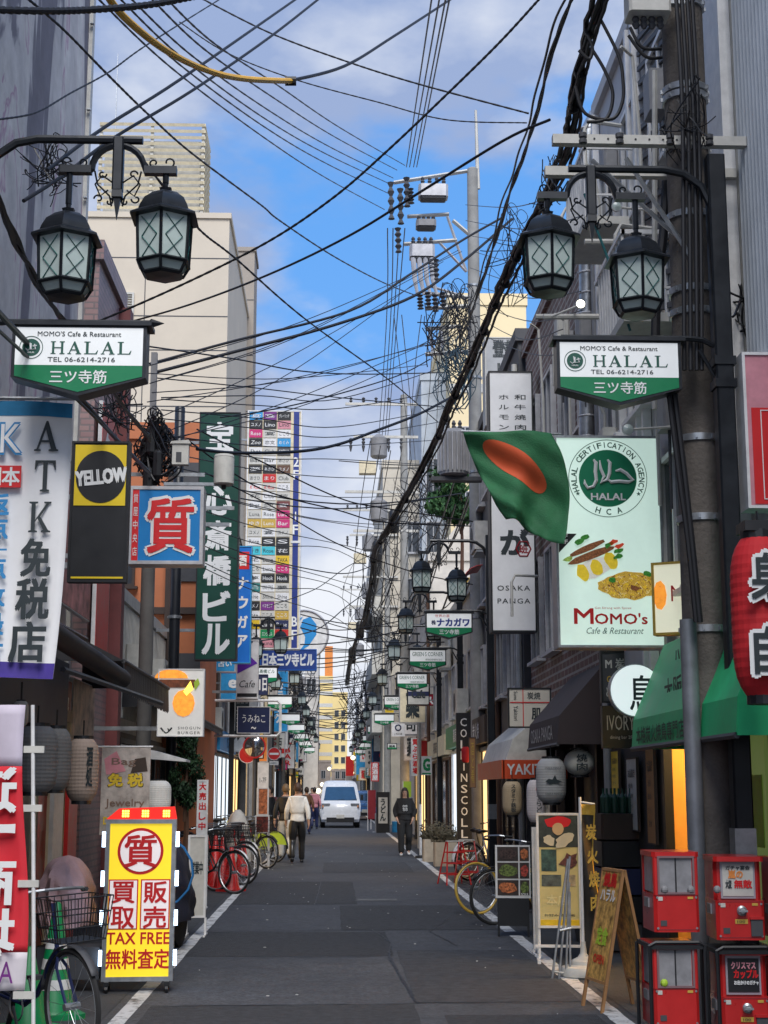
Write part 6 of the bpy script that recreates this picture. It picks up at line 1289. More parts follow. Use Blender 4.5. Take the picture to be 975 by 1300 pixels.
for gx, lab in ((gx0-.01, 'left'), (gx1+.0, 'middle')):
    r = thing('machine_rack', 'black tube rack carrying the %s stack of red capsule machines' % lab, 'rack', (gx, 9.4, 0)); zt = .70 if lab == 'left' else .67; b = MB()
    for s in (-1, 1):
        for q in (-.2, .2): b.tube([(s*.165, q, 0), (s*.165, q, zt-.03)], .012, 6)
        b.tube([(s*.165, -.2, .1), (s*.165, .2, .1)], .01, 5)
    b.tube([(-.165, -.2, zt-.1), (-.17, -.2, zt-.02), (-.13, -.2, zt), (.13, -.2, zt), (.17, -.2, zt-.02), (.165, -.2, zt-.1)], .012, 6)
    b.each('tube', RACKM, r); MB().bb(-.165, -.2, zt-.04, .165, .2, zt-.015).build('shelf', RACKM, r); MB().bb(-.17, -.19, .09, .17, .19, .11).build('shelf', RACKM, r)
# wooden A frame menu
def aboard(name, label, x, y, rz, w, h, m, frame, spread=.28, legs=.12, words=(), back=True):
    r = thing(name, label, 'A-frame sign', (x, y, 0), rz); tilt = math.atan(spread/h)
    for s in ((-1, 1) if back else (-1,)):
        e = thing('leaf_frame', '', 'x', (0, s*spread, 0)); del e['label']; del e['category']; bpy.data.objects.remove(e)
        rot = Matrix.Rotation(-s*tilt*-1 if False else s*tilt, 4, 'X')
        b = MB(); frame_rect(w, h-legs, legs, .02, .022, b); b.bb(-w/2, -.011, 0, -w/2+.025, .011, legs-.001); b.bb(w/2-.025, -.011, 0, w/2, .011, legs-.001)
        o = b.build('frame', M(frame), r); o.matrix_local = Matrix.Translation((0, s*spread, 0)) @ rot
        q = MB().bb(-w/2+.02, -.006, legs+.02, w/2-.02, .006, h-.02).build('panel', m, o)
        if s < 0:
            for (t_, mm, u, v, ww, hh, bo_) in words: T(t_, mm, o, u*w, legs+(h-legs)*v, ww*w, hh*h, -.011, bo_)
    return r
FP = mat('menu_print_warm', (.62, .36, .1), .5, 0, .75, 14)
aboard('menu_stand', 'slanting wooden A-frame menu turned to the street, colourful print', P(787, 1270, 11.4).x, 11.5, R(-79), .42, 1.03, FP, 'wood', .2, .2, words=(('焼鳥', RED, 0, .9, .6, .1, .04), ('ハラル', WHT, 0, .76, .7, .08, .03), ('定食', M('lime'), 0, .4, .5, .12, .04), ('OPEN', RED, 0, .2, .5, .06, .02)))
# poster stand with figures (generic shapes)
Y = 14.6; x, z, w, h = rect(682, 1032, 737, 1178, Y); r = thing('poster_stand', 'silver framed stand with pale yellow poster of figures at right kerb', 'poster stand', (x, Y, 0), R(-6))
b = MB(); frame_rect(w, h, z, .022, .05, b); b.build('frame', M('white'), r); MB().bb(-w/2+.02, -.012, z+.02, w/2-.02, .012, z+h-.02).build('poster', mat('poster_cream', (.62, .52, .22), .45, 0, .12, 5), r)
y = -.016; zz = lambda v: z+h*v; pw = w-.044
panel(-pw/2, zz(.70), pw/2, zz(.975), mat('poster_dark', (.05, .06, .05), .5, 0, .6, 9), r, y); b = MB(); b.prism([(p_[0], p_[1]) for p_ in blob(0, zz(.92), .13, .055, 0, 16, .1, 3)], y-.006, y-.004); b.build('hat', RED, r); b = MB(); b.prism(blob(0, zz(.86), .055, .06, 0, 14, .05, 4), y-.009, y-.007); b.build('face', mat('poster_tan', (.6, .4, .2), .5, 0, .1), r); b = MB(); b.prism(blob(.06, zz(.76), .1, .05, .5, 14, .2, 5), y-.008, y-.006); b.prism(blob(-.09, zz(.76), .06, .05, -.5, 14, .2, 7), y-.008, y-.006); b.build('robe', M('cream'), r)
panel(-pw/2+.02, zz(.49), -.02, zz(.68), mat('poster_teal', (.06, .12, .1), .5, 0, .7, 12), r, y); b = MB(); b.prism(blob(.1, zz(.58), .08, .07, .3, 12, .35, 8), y-.005, y-.003); b.build('figure', mat('poster_figure', (.15, .05, .04), .5, 0, .8, 18), r); panel(-pw/2+.02, zz(.36), .02, zz(.46), mat('poster_grey', (.12, .14, .12), .5, 0, .7, 12), r, y); panel(.06, zz(.36), pw/2-.03, zz(.46), mat('poster_robe', (.5, .4, .25), .5, 0, .5, 12), r, y)
T('お好み焼 酒肴', INK, r, 0, zz(.11), w*.7, .025, y, 0); T('本店', mat('poster_pale', (.72, .62, .3), .5, 0, 0), r, -.02, zz(.24), .2, .1, y, .02); panel(-pw/2, zz(.022), pw/2, zz(.07), M('yellow'), r, y)
b = MB()
for s in (-1, 1): b.bb(s*(w/2-.011)-.011, -.015, .03, s*(w/2-.011)+.011, .015, z)
b.bb(-w/2-.03, -.02, .13, w/2+.03, .0, .155); b.each('leg', M('white'), r)
for s in (-1, 1): MB().bb(s*w/2-.015, -.25, 0, s*w/2+.015, .25, .03).build('foot', M('white'), r)
board('panel_board', 'plain white board leaning behind the yellow poster stand', (676, 1050, 682, 1205), 15.2, M('dirty_white'))
# folded grey tripod
r = thing('folded_stand', 'folded grey metal stand leaning before the yellow poster', 'stand', (P(715, 1222, 13.3).x, 13.3, 0)); b = MB()
for dx, top in ((-.10, (.16, 1.0)), (-.04, (.17, 1.02)), (.02, (.13, .8)), (.06, (.12, .72))): b.tube([(dx, .1*dx, 0), (top[0]*.6+dx*.2, .1, top[1])], .011, 5)
b.tube([(-.1, 0, .06), (0, 0, .05)], .01, 5); b.tube([(-.02, .02, .4), (.08, .03, .42)], .01, 5); b.each('tube', steel(), r)
# dark banner on white pole with water base
Y = 13.4; p = P(741, 1222, Y); r = thing('nobori_flag', 'narrow dark banner with yellow edge on white pole and water base', 'flag', (p.x, Y, 0))
MB().tube([(0, 0, .1), (0, 0, P(741, 1012, Y).z)], .013, 8).build('pole', M('white'), r); zt = P(741, 1018, Y).z
MB().tube([(0, 0, zt), (.13, 0, zt-.02)], .01, 6).build('arm', M('white'), r)
BD = mat('dark_banner', (.03, .025, .02), .7, 0, .3, 4)
f = lambda u, v: (.01+(.10+.10*(1-v)**1.5)*u+.02*math.sin(v*8)*u, .05*math.sin(v*7+u*3), .20+.03*u*0+(zt-.22)*v-.1*u*(1-v))
b = MB(); b.grid(f, 6, 26); b.build('cloth', BD, r, True, solid=.003)
b = MB(); b.grid(lambda u, v: tuple(Vector(f(.9+.1*u, v))+Vector((0, -.006, 0))), 1, 26); b.grid(lambda u, v: tuple(Vector(f(u, .93+.07*v))+Vector((0, -.006, 0))), 5, 2); b.build('yellow_edge', M('gold'), r)
for i, c_ in enumerate('炭火焼肉'): T(c_, M('gold'), r, .08+.01*i, zt-.26-.2*i, .09, .13, -.07, .02)
MB().lathe([(.19, 0), (.21, .02), (.21, .06), (.19, .09), (.12, .11), (.11, .14), (.05, .17), (.03, .2), (.02, .3)], 24).build('water_base', M('dirty_white'), r, True)
# food menu stand
Y = 17; x, z, w, h = rect(629, 1073, 673, 1140, Y); r = thing('menu_stand', 'black stand with white menu of six food photographs', 'menu stand', (x, Y, 0), R(-8))
MB().bb(-w/2, -.02, z, w/2, .02, z+h).build('panel', M('white'), r)
cells = [(.0, .05, 'meat'), (.5, .1, 'rice'), (.0, .3, 'greens')]
fc = {'meat': (.45, .06, .04), 'greens': (.16, .22, .05), 'prawn': (.6, .18, .06), 'dark': (.07, .04, .035)}
for i, (u0, v0, u1, v1, k_) in enumerate(((.06, .70, .66, .97, 'dark'), (.70, .70, .97, .97, 'prawn'), (.06, .37, .66, .67, 'greens'), (.70, .37, .97, .67, 'meat'), (.06, .05, .66, .34, 'prawn'), (.70, .05, .97, .34, 'greens'))):
    panel(-w/2+w*u0, z+h*v0, -w/2+w*u1, z+h*v1, mat('menu_bg', (.05, .035, .03), .5, 0, .5, 12), r, -.024, .004, 'food_photo')
    b = MB(); b.prism([((p_[0]), p_[1]) for p_ in blob(-w/2+w*(u0+u1)/2, z+h*(v0+v1)/2, w*(u1-u0)*.42, h*(v1-v0)*.38, 0, 16, .12, i)], -.029, -.025); b.build('dish', mat('menu_'+k_, fc[k_], .5, 0, .9, 45), r)
T('SOUL', WHT, r, w*.34, z+h*.07, w*.22, h*.05, -.031, .02)
MB().bb(-w/2+.04, -.015, z-.30, w/2-.02, .015, z-.002).build('lower_panel', M('black'), r)
b = MB(); 
for s in (-1, 1): b.bb(s*(w/2-.03)-.012, -.02, 0, s*(w/2-.03)+.012, .02, z-.001)
b.each('leg', M('black'), r); MB().bb(w/2+.01, -.03, 0, w/2+.05, .03, z+h+.1).build('post', M('black'), r)
# red step ladders
def ladder(label, x, y, rz):
    r = thing('step_ladder', label, 'step ladder', (x, y, 0), rz)
    for s in (-1, 1):
        b = MB()
        for q in (-1, 1): b.tube([(q*.22, s*.24, 0), (q*.13, s*.03, .72)], .014, 5)
        b.build('side_rail', M('red'), r)
        b = MB()
        for k in range(3): t = (k+1)/4; b.bb(-.22+.09*t, s*(.24-.21*t)-.03, .72*t-.01, .22-.09*t, s*(.24-.21*t)+.03, .72*t+.01)
        b.each('step', M('red'), r)
    MB().bb(-.14, -.05, .715, .14, .05, .735).build('top', M('dirty_white'), r); return r
la = ladder('red metal step ladder at the right kerb, left one', P(578, 1110, 26).x, 26.2, R(15)); ladder('red metal step ladder at the right kerb, right one', P(596, 1110, 26.3).x, 26.8, R(-5))
# planters
for i, (px, Y, lab) in enumerate(((551, 34.5, 'left'), (566, 32.5, 'right'))):
    p = P(px, 1095, Y); r = thing('planter', 'square concrete planter with dry shrubs on right, the %s one' % lab, 'planter', (p.x, Y, 0)); MB().cbox(0, 0, .25, .5, .5, .5, .02).build('box', M('beige'), r); MB().bb(-.22, -.22, .5, .22, .22, .505).build('soil', M('dark_brown'), r)
    q = random.Random(i); b = MB()
    for k in range(420): a = Vector((q.uniform(-.3, .3), q.uniform(-.25, .25), .5+abs(q.gauss(.1, .12)))); d = Vector((q.uniform(-1, 1), q.uniform(-1, 1), q.uniform(-.3, 1))).normalized()*.06; e = d.orthogonal().normalized()*.02; b.add([a-d, a+e, a+d, a-e], [(0, 1, 2, 3)])
    b.build('shrub', mat('dry_leaf', (.10, .08, .045), .8, 0, .3), r)['kind'] = 'stuff'
# road-side post, sign, mirror
def roundsign(label, px, py, rpx, Y, kind):
    p = P(px, py, Y); rr = P(px+rpx, py, Y).x-p.x; r = thing('road_sign', label, 'road sign', (p.x, Y, 0))
    MB().tube([(0, .03, 0), (0, .03, p.z+rr)], .03, 8).build('post', steel(), r); MB().lathe([(rr, -.01), (rr, .01)], 32, (0, 0, p.z), axis='y').build('disc', M('red'), r, True)
    if kind == 'no': panel(-rr*.72, p.z-rr*.16, rr*.72, p.z+rr*.16, WHT, r, -.016)
    ring(rr*.97, rr*.04, M('white'), r, 0, p.z, -.012); 
    if kind == 'no': MB().bb(-rr*.7, -.01, p.z-rr*1.75, rr*.7, .01, p.z-rr*1.15).build('plate', M('white'), r); T('自転車を除く', INK, r, 0, p.z-rr*1.45, rr*1.1, rr*.3, -.014, 0)
    return r
roundsign('red no entry sign with white bar and small plate on left', 348, 957, 8, 45, 'no')
roundsign('large red round sign behind the convex mirror on left', 314, 958, 11, 36, 'no2')
p = P(323, 948, 35); r = thing('traffic_mirror', 'round convex street mirror with orange rim before the red sign', 'mirror', (p.x, 35, 0)); MB().lathe([(.01, -.06), (.14, -.045), (.22, -.01), (.235, 0), (.24, .04)], 28, (0, 0, p.z), axis='y').build('mirror', mat('mirror_glass', (.35, .36, .38), .08, .9, 0), r, True); ring(.25, .018, M('red'), r, 0, p.z, -.0); MB().tube([(0, .06, 0), (0, .06, p.z)], .035, 8).build('post', M('dark_grey'), r)
for i, (px, Y) in enumerate(((533, 36), )): 
    p = P(534, 1085, 36); r = thing('bollard', 'slim white post with black foot behind the walking woman', 'post', (p.x, 36, 0)); MB().lathe([(.14, 0), (.13, .06), (.04, .08)], 14).build('foot', M('black'), r); MB().tube([(0, 0, .08), (0, 0, 1.25)], .03, 8).build('post', M('white'), r)
# ================================================================ PEOPLE
def skin_mesh(name, J, E, m, parent, sub=2, root=None, loc=(0, 0, 0)):
    """J: {joint: (x, y, z, r[, r2])}; one continuous surface grown on the skeleton"""
    ks = list(J); me = bpy.data.meshes.new(name); me.from_pydata([J[k][:3] for k in ks], [(ks.index(a), ks.index(b)) for a, b in E], [])
    o = bpy.data.objects.new(name, me); COL.objects.link(o); o.modifiers.new('k', 'SKIN'); sv = me.skin_vertices[0].data
    for i, k in enumerate(ks): r = J[k][3]; r2 = J[k][4] if len(J[k]) > 4 else r; sv[i].radius = (r, r2); sv[i].use_root = (k == (root or ks[0]))
    q = o.modifiers.new('s', 'SUBSURF'); q.levels = sub; q.render_levels = sub
    n = bpy.data.meshes.new_from_object(o.evaluated_get(bpy.context.evaluated_depsgraph_get())); bpy.data.objects.remove(o); n.name = name
    n.materials.clear(); n.materials.append(m); n.shade_smooth()
    o = bpy.data.objects.new(name, n); COL.objects.link(o); o.parent = parent; o.location = loc; return o
def person(label, loc, rz, H=1.72, top=None, pants=None, shoes=None, hair=None, legs=(.18, -.14), arms='down', jacket=None, hairlong=False, tee=None, skirt=False, detail=True, bulk=1., group=None, mirror=1, bag=None):
    """walks towards local -y; legs = how far each foot is ahead (towards -y)"""
    r = thing('person', label, 'person', loc, rz, group); s = H/1.72; r.scale = (s, s, s)
    J = {}; E = []
    def j(k, x, y, z, a, b=None, par=None): J[k] = (x, y, z, a, b or a); E.append((par, k)) if par else None
    j('pelvis', 0, 0, .93, .12, .088); j('waist', 0, .0, 1.08, .11, .078, 'pelvis'); j('chest', 0, .01, 1.27, .155, .105, 'waist'); j('upper', 0, .015, 1.39, .125, .085, 'chest'); j('neck', 0, .005, 1.47, .055, .05, 'upper')
    j('jaw', 0, -.012, 1.545, .058, .066, 'neck'); j('face', 0, -.01, 1.61, .073, .088, 'jaw'); j('crown', 0, .0, 1.68, .06, .072, 'face')
    F = {}
    for sd, q in ((-1, 'r'), (1, 'l')):
        ft = legs[0] if sd < 0 else legs[1]; ft *= 1
        lift = .05 if ft < 0 else 0.
        j('hip'+q, sd*.09, -ft*.15, .88, .085, .09, 'pelvis'); kn = (sd*.10, -ft*.55-.03-(.04 if ft < 0 else 0), .49); j('thigh'+q, sd*.095, -ft*.33, .70, .075, .08, 'hip'+q); j('knee'+q, *kn, .052, .055, 'thigh'+q)
        j('calf'+q, sd*.10, -ft*.76+(.03 if ft < 0 else 0), .32+lift*.3, .048, .052, 'knee'+q); j('ankle'+q, sd*.10, -ft+.02+(.03 if ft < 0 else 0), .09+lift, .034, .036, 'calf'+q); j('toe'+q, sd*.11, -ft-.13, .035+lift*.1, .036, .025, 'ankle'+q)
        sw = (legs[1] if sd < 0 else legs[0])*.8
        j('shoulder'+q, sd*.15, .015, 1.385, .052, .052, 'upper')
        if arms == 'pockets': el = (sd*.26, .05, 1.14); wr = (sd*.205, -.05, .95)
        elif arms == 'front': el = (sd*.25, .02, 1.13); wr = (sd*.16, -.16, 1.05)
        else: el = (sd*.235, .03-sw*.35, 1.13); wr = (sd*.25, -.03-sw*.9, .90)
        j('elbow'+q, *el, .042, .042, 'shoulder'+q); j('wrist'+q, *wr, .027, .03, 'elbow'+q)
        hd = Vector(wr)-Vector(el); hd.normalize(); pm = Vector(wr)+hd*.06; j('palm'+q, *pm, .036, .02, 'wrist'+q); J['palm'+q] = (*pm, .018, .036)
        if detail:
            for f, (off, ln) in enumerate(((-.03, .06), (-.01, .075), (.01, .07), (.028, .055))):
                a = pm+hd*.035+Vector((0, off, 0)); b2 = a+hd*ln*.6+Vector((-sd*.012, 0, 0)); c = b2+hd*ln*.4+Vector((-sd*.022, 0, 0))
                j('f%d%s' % (f, q), *a, .0095, None, 'palm'+q); j('g%d%s' % (f, q), *b2, .0088, None, 'f%d%s' % (f, q)); j('h%d%s' % (f, q), *c, .0075, None, 'g%d%s' % (f, q))
            a = pm+Vector((-sd*.01, -.04, .0)); j('t0'+q, *a, .011, None, 'palm'+q); j('t1'+q, *(a+hd*.045+Vector((-sd*.01, -.018, 0))), .009, None, 't0'+q)
        F[q] = (el, wr)
    b = skin_mesh('body', J, E, M('skin'), r, 2 if detail else 1)
    # trousers
    pk = ['pelvis']+[a+q for q in 'rl' for a in ('hip', 'thigh', 'knee', 'calf', 'ankle')]; lo = 1.18*bulk
    JP = {k: (J[k][0], J[k][1], J[k][2], J[k][3]*lo+.014, J[k][4]*lo+.014) for k in pk}; JP['waist'] = (0, 0, 1.05, .145*bulk, .12*bulk)
    for q in 'rl': a = J['ankle'+q]; JP['ankle'+q] = (a[0], a[1], a[2]-.03, .062*bulk, .066*bulk); c = JP['calf'+q]; JP['calf'+q] = (*c[:3], max(c[3], .06*bulk), max(c[4], .065*bulk))
    skin_mesh('trousers', JP, [('waist', 'pelvis')]+[e for e in E if e[0] in JP and e[1] in JP and e[1] != 'waist' and e[0] != 'waist'], pants, r, 2 if detail else 1, 'pelvis')
    if skirt: MB().lathe([(.13, 1.05), (.17, .9), (.24, .6), (.25, .55)], 16).build('skirt', pants, r, True)
    # upper garment, with sleeves
    g = 1.16*bulk; tk = ['waist', 'chest', 'upper']+[a+q for q in 'rl' for a in ('shoulder', 'elbow')]
    JT = {k: (J[k][0], J[k][1], J[k][2], J[k][3]*g+.012, J[k][4]*g+.02) for k in tk}; JT['hem'] = (0, .0, .875, .182*bulk, .142*bulk); JT['hips'] = (0, 0, .94, .176*bulk, .138*bulk); JT['waist'] = (0, .0, 1.08, .15*bulk, .118*bulk); JT['collar'] = (0, .01, 1.455, .075, .07)
    for q in 'rl': a = Vector(J['elbow'+q][:3]).lerp(Vector(J['wrist'+q][:3]), .88); JT['cuff'+q] = (*a, .042*bulk, .046*bulk); e_ = JT['elbow'+q]; JT['elbow'+q] = (*e_[:3], .062*bulk, .062*bulk); e_ = JT['shoulder'+q]; JT['shoulder'+q] = (*e_[:3], .078*bulk, .08*bulk)
    skin_mesh('jacket' if jacket else 'top', JT, [('hem', 'hips'), ('hips', 'waist'), ('waist', 'chest'), ('chest', 'upper'), ('upper', 'collar')]+[('upper', 'shoulder'+q) for q in 'rl']+[('shoulder'+q, 'elbow'+q) for q in 'rl']+[('elbow'+q, 'cuff'+q) for q in 'rl'], jacket or top, r, 2 if detail else 1, 'chest')
    for q in 'rl':
        a = J['ankle'+q]; t = J['toe'+q]; skin_mesh('shoe', {'a': (a[0], a[1]+.045, a[2]-.035, .04, .035), 'b': (a[0], a[1]-.02, a[2]-.03, .046, .04), 'c': (t[0], t[1]-.01, t[2]+.005, .045, .03)}, [('a', 'b'), ('b', 'c')], shoes, r, 1, 'b')
    hm = hair or M('hair')
    hv = []; nu, nv = 20, 14
    for jv in range(nv+1):
        ph = math.pi*jv/nv*.74
        for iu in range(nu):
            th = 2*math.pi*iu/nu; w_ = 1+.03*math.sin(th*7+ph*5)+.02*math.sin(ph*11+th*3)
            x = .088*math.sin(ph)*math.cos(th)*w_; y = .022+.104*math.sin(ph)*math.sin(th)*w_; z = 1.632+.118*math.cos(ph)*w_
            if y < -.035 and z < 1.672: y = max(y, -.035) if abs(x) > .05 else y; z = max(z, 1.668-abs(x)*.3)
            hv.append((x, y, z))
    b = MB(); b.add(hv, [(jv*nu+i, jv*nu+(i+1) % nu, (jv+1)*nu+(i+1) % nu, (jv+1)*nu+i) for jv in range(nv) for i in range(nu)]); b.build('hair', hm, r, True)
    if hairlong: skin_mesh('hair_back', {'b': (0, .06, 1.62, .08, .05), 'd': (0, .07, 1.50, .088, .045), 'e': (0, .08, 1.36, .09, .03)}, [('b', 'd'), ('d', 'e')], hm, r, 2, 'b')
    if hairlong:
        for q in (-1, 1): skin_mesh('hair_lock', {'a': (q*.06, -.02, 1.70, .022), 'b': (q*.078, -.02, 1.60, .022, .03), 'c': (q*.085, -.02, 1.48, .025, .03), 'd': (q*.09, -.03, 1.40, .012)}, [('a', 'b'), ('b', 'c'), ('c', 'd')], hm, r, 1, 'b')
    if detail:
        for q in (-1, 1):
            MB().lathe([(.003, -.006), (.011, -.003), (.011, .003), (.003, .006)], 8, (q*.029, -.094, 1.617), axis='y').build('eye', M('ink'), r); MB().box(q*.03, -.096, 1.637, .028, .006, .005).build('eyebrow', hm, r)
            skin_mesh('ear', {'a': (q*.076, .0, 1.625, .012, .02), 'b': (q*.078, .0, 1.59, .009, .014)}, [('a', 'b')], M('skin'), r, 1, 'a')
        skin_mesh('nose', {'a': (0, -.092, 1.622, .008), 'b': (0, -.108, 1.592, .013, .011)}, [('a', 'b')], M('skin'), r, 1, 'a'); MB().box(0, -.083, 1.555, .042, .012, .009).build('mouth', mat('lip', (.35, .11, .09), .5, 0, 0), r)
    if tee:
        MB().grid(lambda u, v: (-.07+.14*u, -.128-.012*math.sin(u*3.14), 1.1+.3*v), 6, 6).build('shirt_front', tee, r)
    return r
dk = M('black'); W_ = mat('white_jacket_cloth', (.80, .79, .75), .8, 0, .15, 9); LEA = mat('black_leather', (.014, .014, .015), .3, 0, .2, 12)
gx, Yp = P(377, 1092, 33.6).x, 33.6
person('man walking away in cropped white jacket and black leather trousers', (gx, Yp, 0), R(180), 1.72, jacket=W_, pants=LEA, shoes=M('black'), hair=mat('brown_hair', (.07, .035, .02), .6, 0, .2), legs=(.10, -.16))
gx = P(362, 1080, 35.5).x
person('person in black jacket and pale trousers walking away left of white jacket', (gx, 35.5, 0), R(180), 1.70, jacket=M('black'), pants=M('dirty_white'), shoes=M('black'), hair=mat('fair_hair', (.16, .1, .05), .6, 0, .2), legs=(-.12, .12))
gx = P(514, 1083, 37.3).x
wo = person('woman in black jacket, printed black shirt and wide black trousers walking towards camera', (gx, 37.3, 0), 0, 1.62, jacket=mat('black_jersey', (.014, .014, .016), .8, 0, .2), pants=mat('black_jersey', (.014, .014, .016), .8, 0, .2), shoes=M('white'), hair=M('hair'), legs=(.14, -.06), arms='pockets', hairlong=True, bulk=1.2)
for i, (x_, z_) in enumerate(((-.035, 1.27), (.03, 1.27), (-.03, 1.17), (.035, 1.17))): ring(.022, .006, WHT, wo, x_, z_, -.178, 'shirt_print', 10)
T('85 06', WHT, wo, 0, 1.215, .12, .03, -.18, .02)
for px, Y, c, lab, kw in ((399, 62, 'pink', 'distant person in pink top with dark trousers left of the van', dict(rz=R(180))), (389, 55, 'brown', 'distant person in dark brown coat behind the white jacket man', dict(rz=R(180))), (381, 52, 'black', 'distant person in black coat farthest left of the walking group', dict(rz=R(180))), (396, 75, 'dark_grey', 'distant person in grey near the left lamp posts', dict(rz=0)), (340, 40, 'black', 'person in black standing by the left wall near poster panels', dict(rz=R(30))), (343, 41.5, 'maroon', 'person in dark red at the left wall near poster panels', dict(rz=R(180))), (403, 90, 'white', 'tiny distant person in white on left side of the road', dict(rz=R(180)))):
    person(lab, (P(px, 1050, Y).x, Y, 0), kw['rz'], 1.66, jacket=M(c), pants=M('navy' if c != 'black' else 'black'), shoes=M('black'), detail=False, legs=(.1, -.1))
# ================================================================ VEHICLES
def car(name, label, cat, loc, rz, levels, paint, W, L, glassz, lit_=True, plate=True, wheel=.29, van=True):
    """levels: (z, half width, y front, y back)"""
    r = thing(name, label, cat, loc, rz); n = 8
    def ringv(z, hw, yf, yb, c=.16):
        c = min(c, hw*.6); return [(-hw+c, yf, z), (hw-c, yf, z), (hw, yf+c, z), (hw, yb-c, z), (hw-c, yb, z), (-hw+c, yb, z), (-hw, yb-c, z), (-hw, yf+c, z)]
    b = MB(); vs = []
    for lv in levels: vs += ringv(*lv)
    k = len(levels); b.add(vs, [tuple(range(7, -1, -1)), tuple((k-1)*8+i for i in range(8))]+[(q*8+i, q*8+(i+1) % 8, (q+1)*8+(i+1) % 8, (q+1)*8+i) for q in range(k-1) for i in range(8)])
    body = b.build('body', paint, r, True)
    def lvl(z):
        for a, c in zip(levels, levels[1:]):
            if a[0] <= z <= c[0]: t = (z-a[0])/(c[0]-a[0]); return [a[i]+(c[i]-a[i])*t for i in range(1, 4)]
        return levels[-1][1:]
    g = mat('car_glass', (.03, .07, .13), .06, 0, .15, 3, spec=1.)
    z0, z1 = glassz; a = lvl(z0); c = lvl(z1); e = .012
    w = MB(); w.add([(-a[0]+.13, a[1]-e, z0), (a[0]-.13, a[1]-e, z0), (c[0]-.14, c[1]-e, z1), (-c[0]+.14, c[1]-e, z1)], [(0, 1, 2, 3)]); w.build('windscreen', g, r, solid=.01)
    for s in (-1, 1):
        for (u0, u1) in ((.14, .42), (.46, .70), (.74, .93)):
            w = MB(); ya = lambda q, u: q[1]+(q[2]-q[1])*u; w.add([(s*(a[0]+e), ya(a, u0), z0), (s*(a[0]+e), ya(a, u1), z0), (s*(c[0]+e), ya(c, u1), z1), (s*(c[0]+e), ya(c, u0)+.1, z1)], [(0, 1, 2, 3)]); w.build('side_window', g, r)
        zl = z0-.22; q = lvl(zl)
        hl = MB(); hl.cbox(s*(q[0]-.24), q[1]+.03, zl, .36, .1, .19, .03); h = hl.build('headlight', mat('headlight_glass', (.28, .29, .31), .1, .5, .3, 9), r); MB().box(s*(q[0]-.12), q[1]-.022, zl-.02, .05, .02, .08).build('indicator', M('orange'), h)
        m_ = lvl(z0+.12); MB().cbox(s*(m_[0]+.11), m_[1]+.12, z0+.12, .12, .06, .22, .02).build('mirror', M('black'), r)
        for y in (L*.17, L*.80):
            wh = MB().lathe([(wheel*.6, -.1), (wheel, -.09), (wheel, .09), (wheel*.6, .1)], 20, (s*(W/2-.12), y-L/2, wheel), axis='x').build('wheel', M('rubber'), r, True); MB().lathe([(wheel*.58, s*.1), (wheel*.3, s*.085)], 12, (s*(W/2-.12), y-L/2, wheel), axis='x').build('rim', steel(), wh)
    f = lvl(.45)
    MB().cbox(0, f[1]+.02, .46, f[0]*2-.06, .12, .2, .04).build('bumper', paint, r); MB().bb(-f[0]+.25, f[1]-.065, .24, f[0]-.25, f[1]+.03, .44).build('lower_grille', M('black'), r)
    q = lvl(z0-.2); 
    if plate: MB().bb(-.165, f[1]-.075, .40, .165, f[1]-.068, .56).build('number_plate', M('dirty_white'), r)
    MB().bb(-.42, q[1]-.012, z0-.33, .42, q[1]+.02, z0-.25).build('grille', M('dark_grey'), r); b = MB(); a2 = lvl(z0+.02)
    for x in (-.25, .3): b.tube([(x, a2[1]-.02, z0), (x+.42, a2[1]+.0, z0+.06)], .009, 4)
    b.build('wiper', M('black'), r); return r
WP_ = mat('white_car_paint', (.70, .72, .75), .25, 0, .06, 3, coat=.6); BP_ = mat('blue_car_paint', (.05, .16, .42), .25, .1, .06, 3, coat=.6)
van_lv = [(.24, .76, -1.92, 1.95), (.5, .82, -2.0, 2.0), (.85, .83, -2.0, 2.02), (.98, .82, -1.90, 2.02), (1.12, .80, -1.72, 2.02), (1.70, .70, -1.10, 1.98), (1.84, .64, -.85, 1.9), (1.89, .5, -.6, 1.7)]
car('van', 'white delivery minivan facing the camera in mid street', 'van', (P(431, 1046, 64).x, 66, 0), R(1), [(a*1.04, b*1.03, c, d) for a, b, c, d in van_lv], WP_, 1.7, 4.0, (1.14, 1.70))
car_lv = [(.22, .78, -1.95, 1.95), (.5, .84, -2.05, 2.05), (.8, .84, -2.0, 2.05), (.95, .80, -1.1, 1.9), (1.35, .62, -.45, 1.3), (1.46, .5, -.2, 1.0)]
car('car', 'blue car half hidden behind the van on the right', 'car', (P(463, 1040, 80).x, 82, 0), 0, [(a*1.05, b, c, d) for a, b, c, d in car_lv], BP_, 1.68, 4.1, (.99, 1.38))
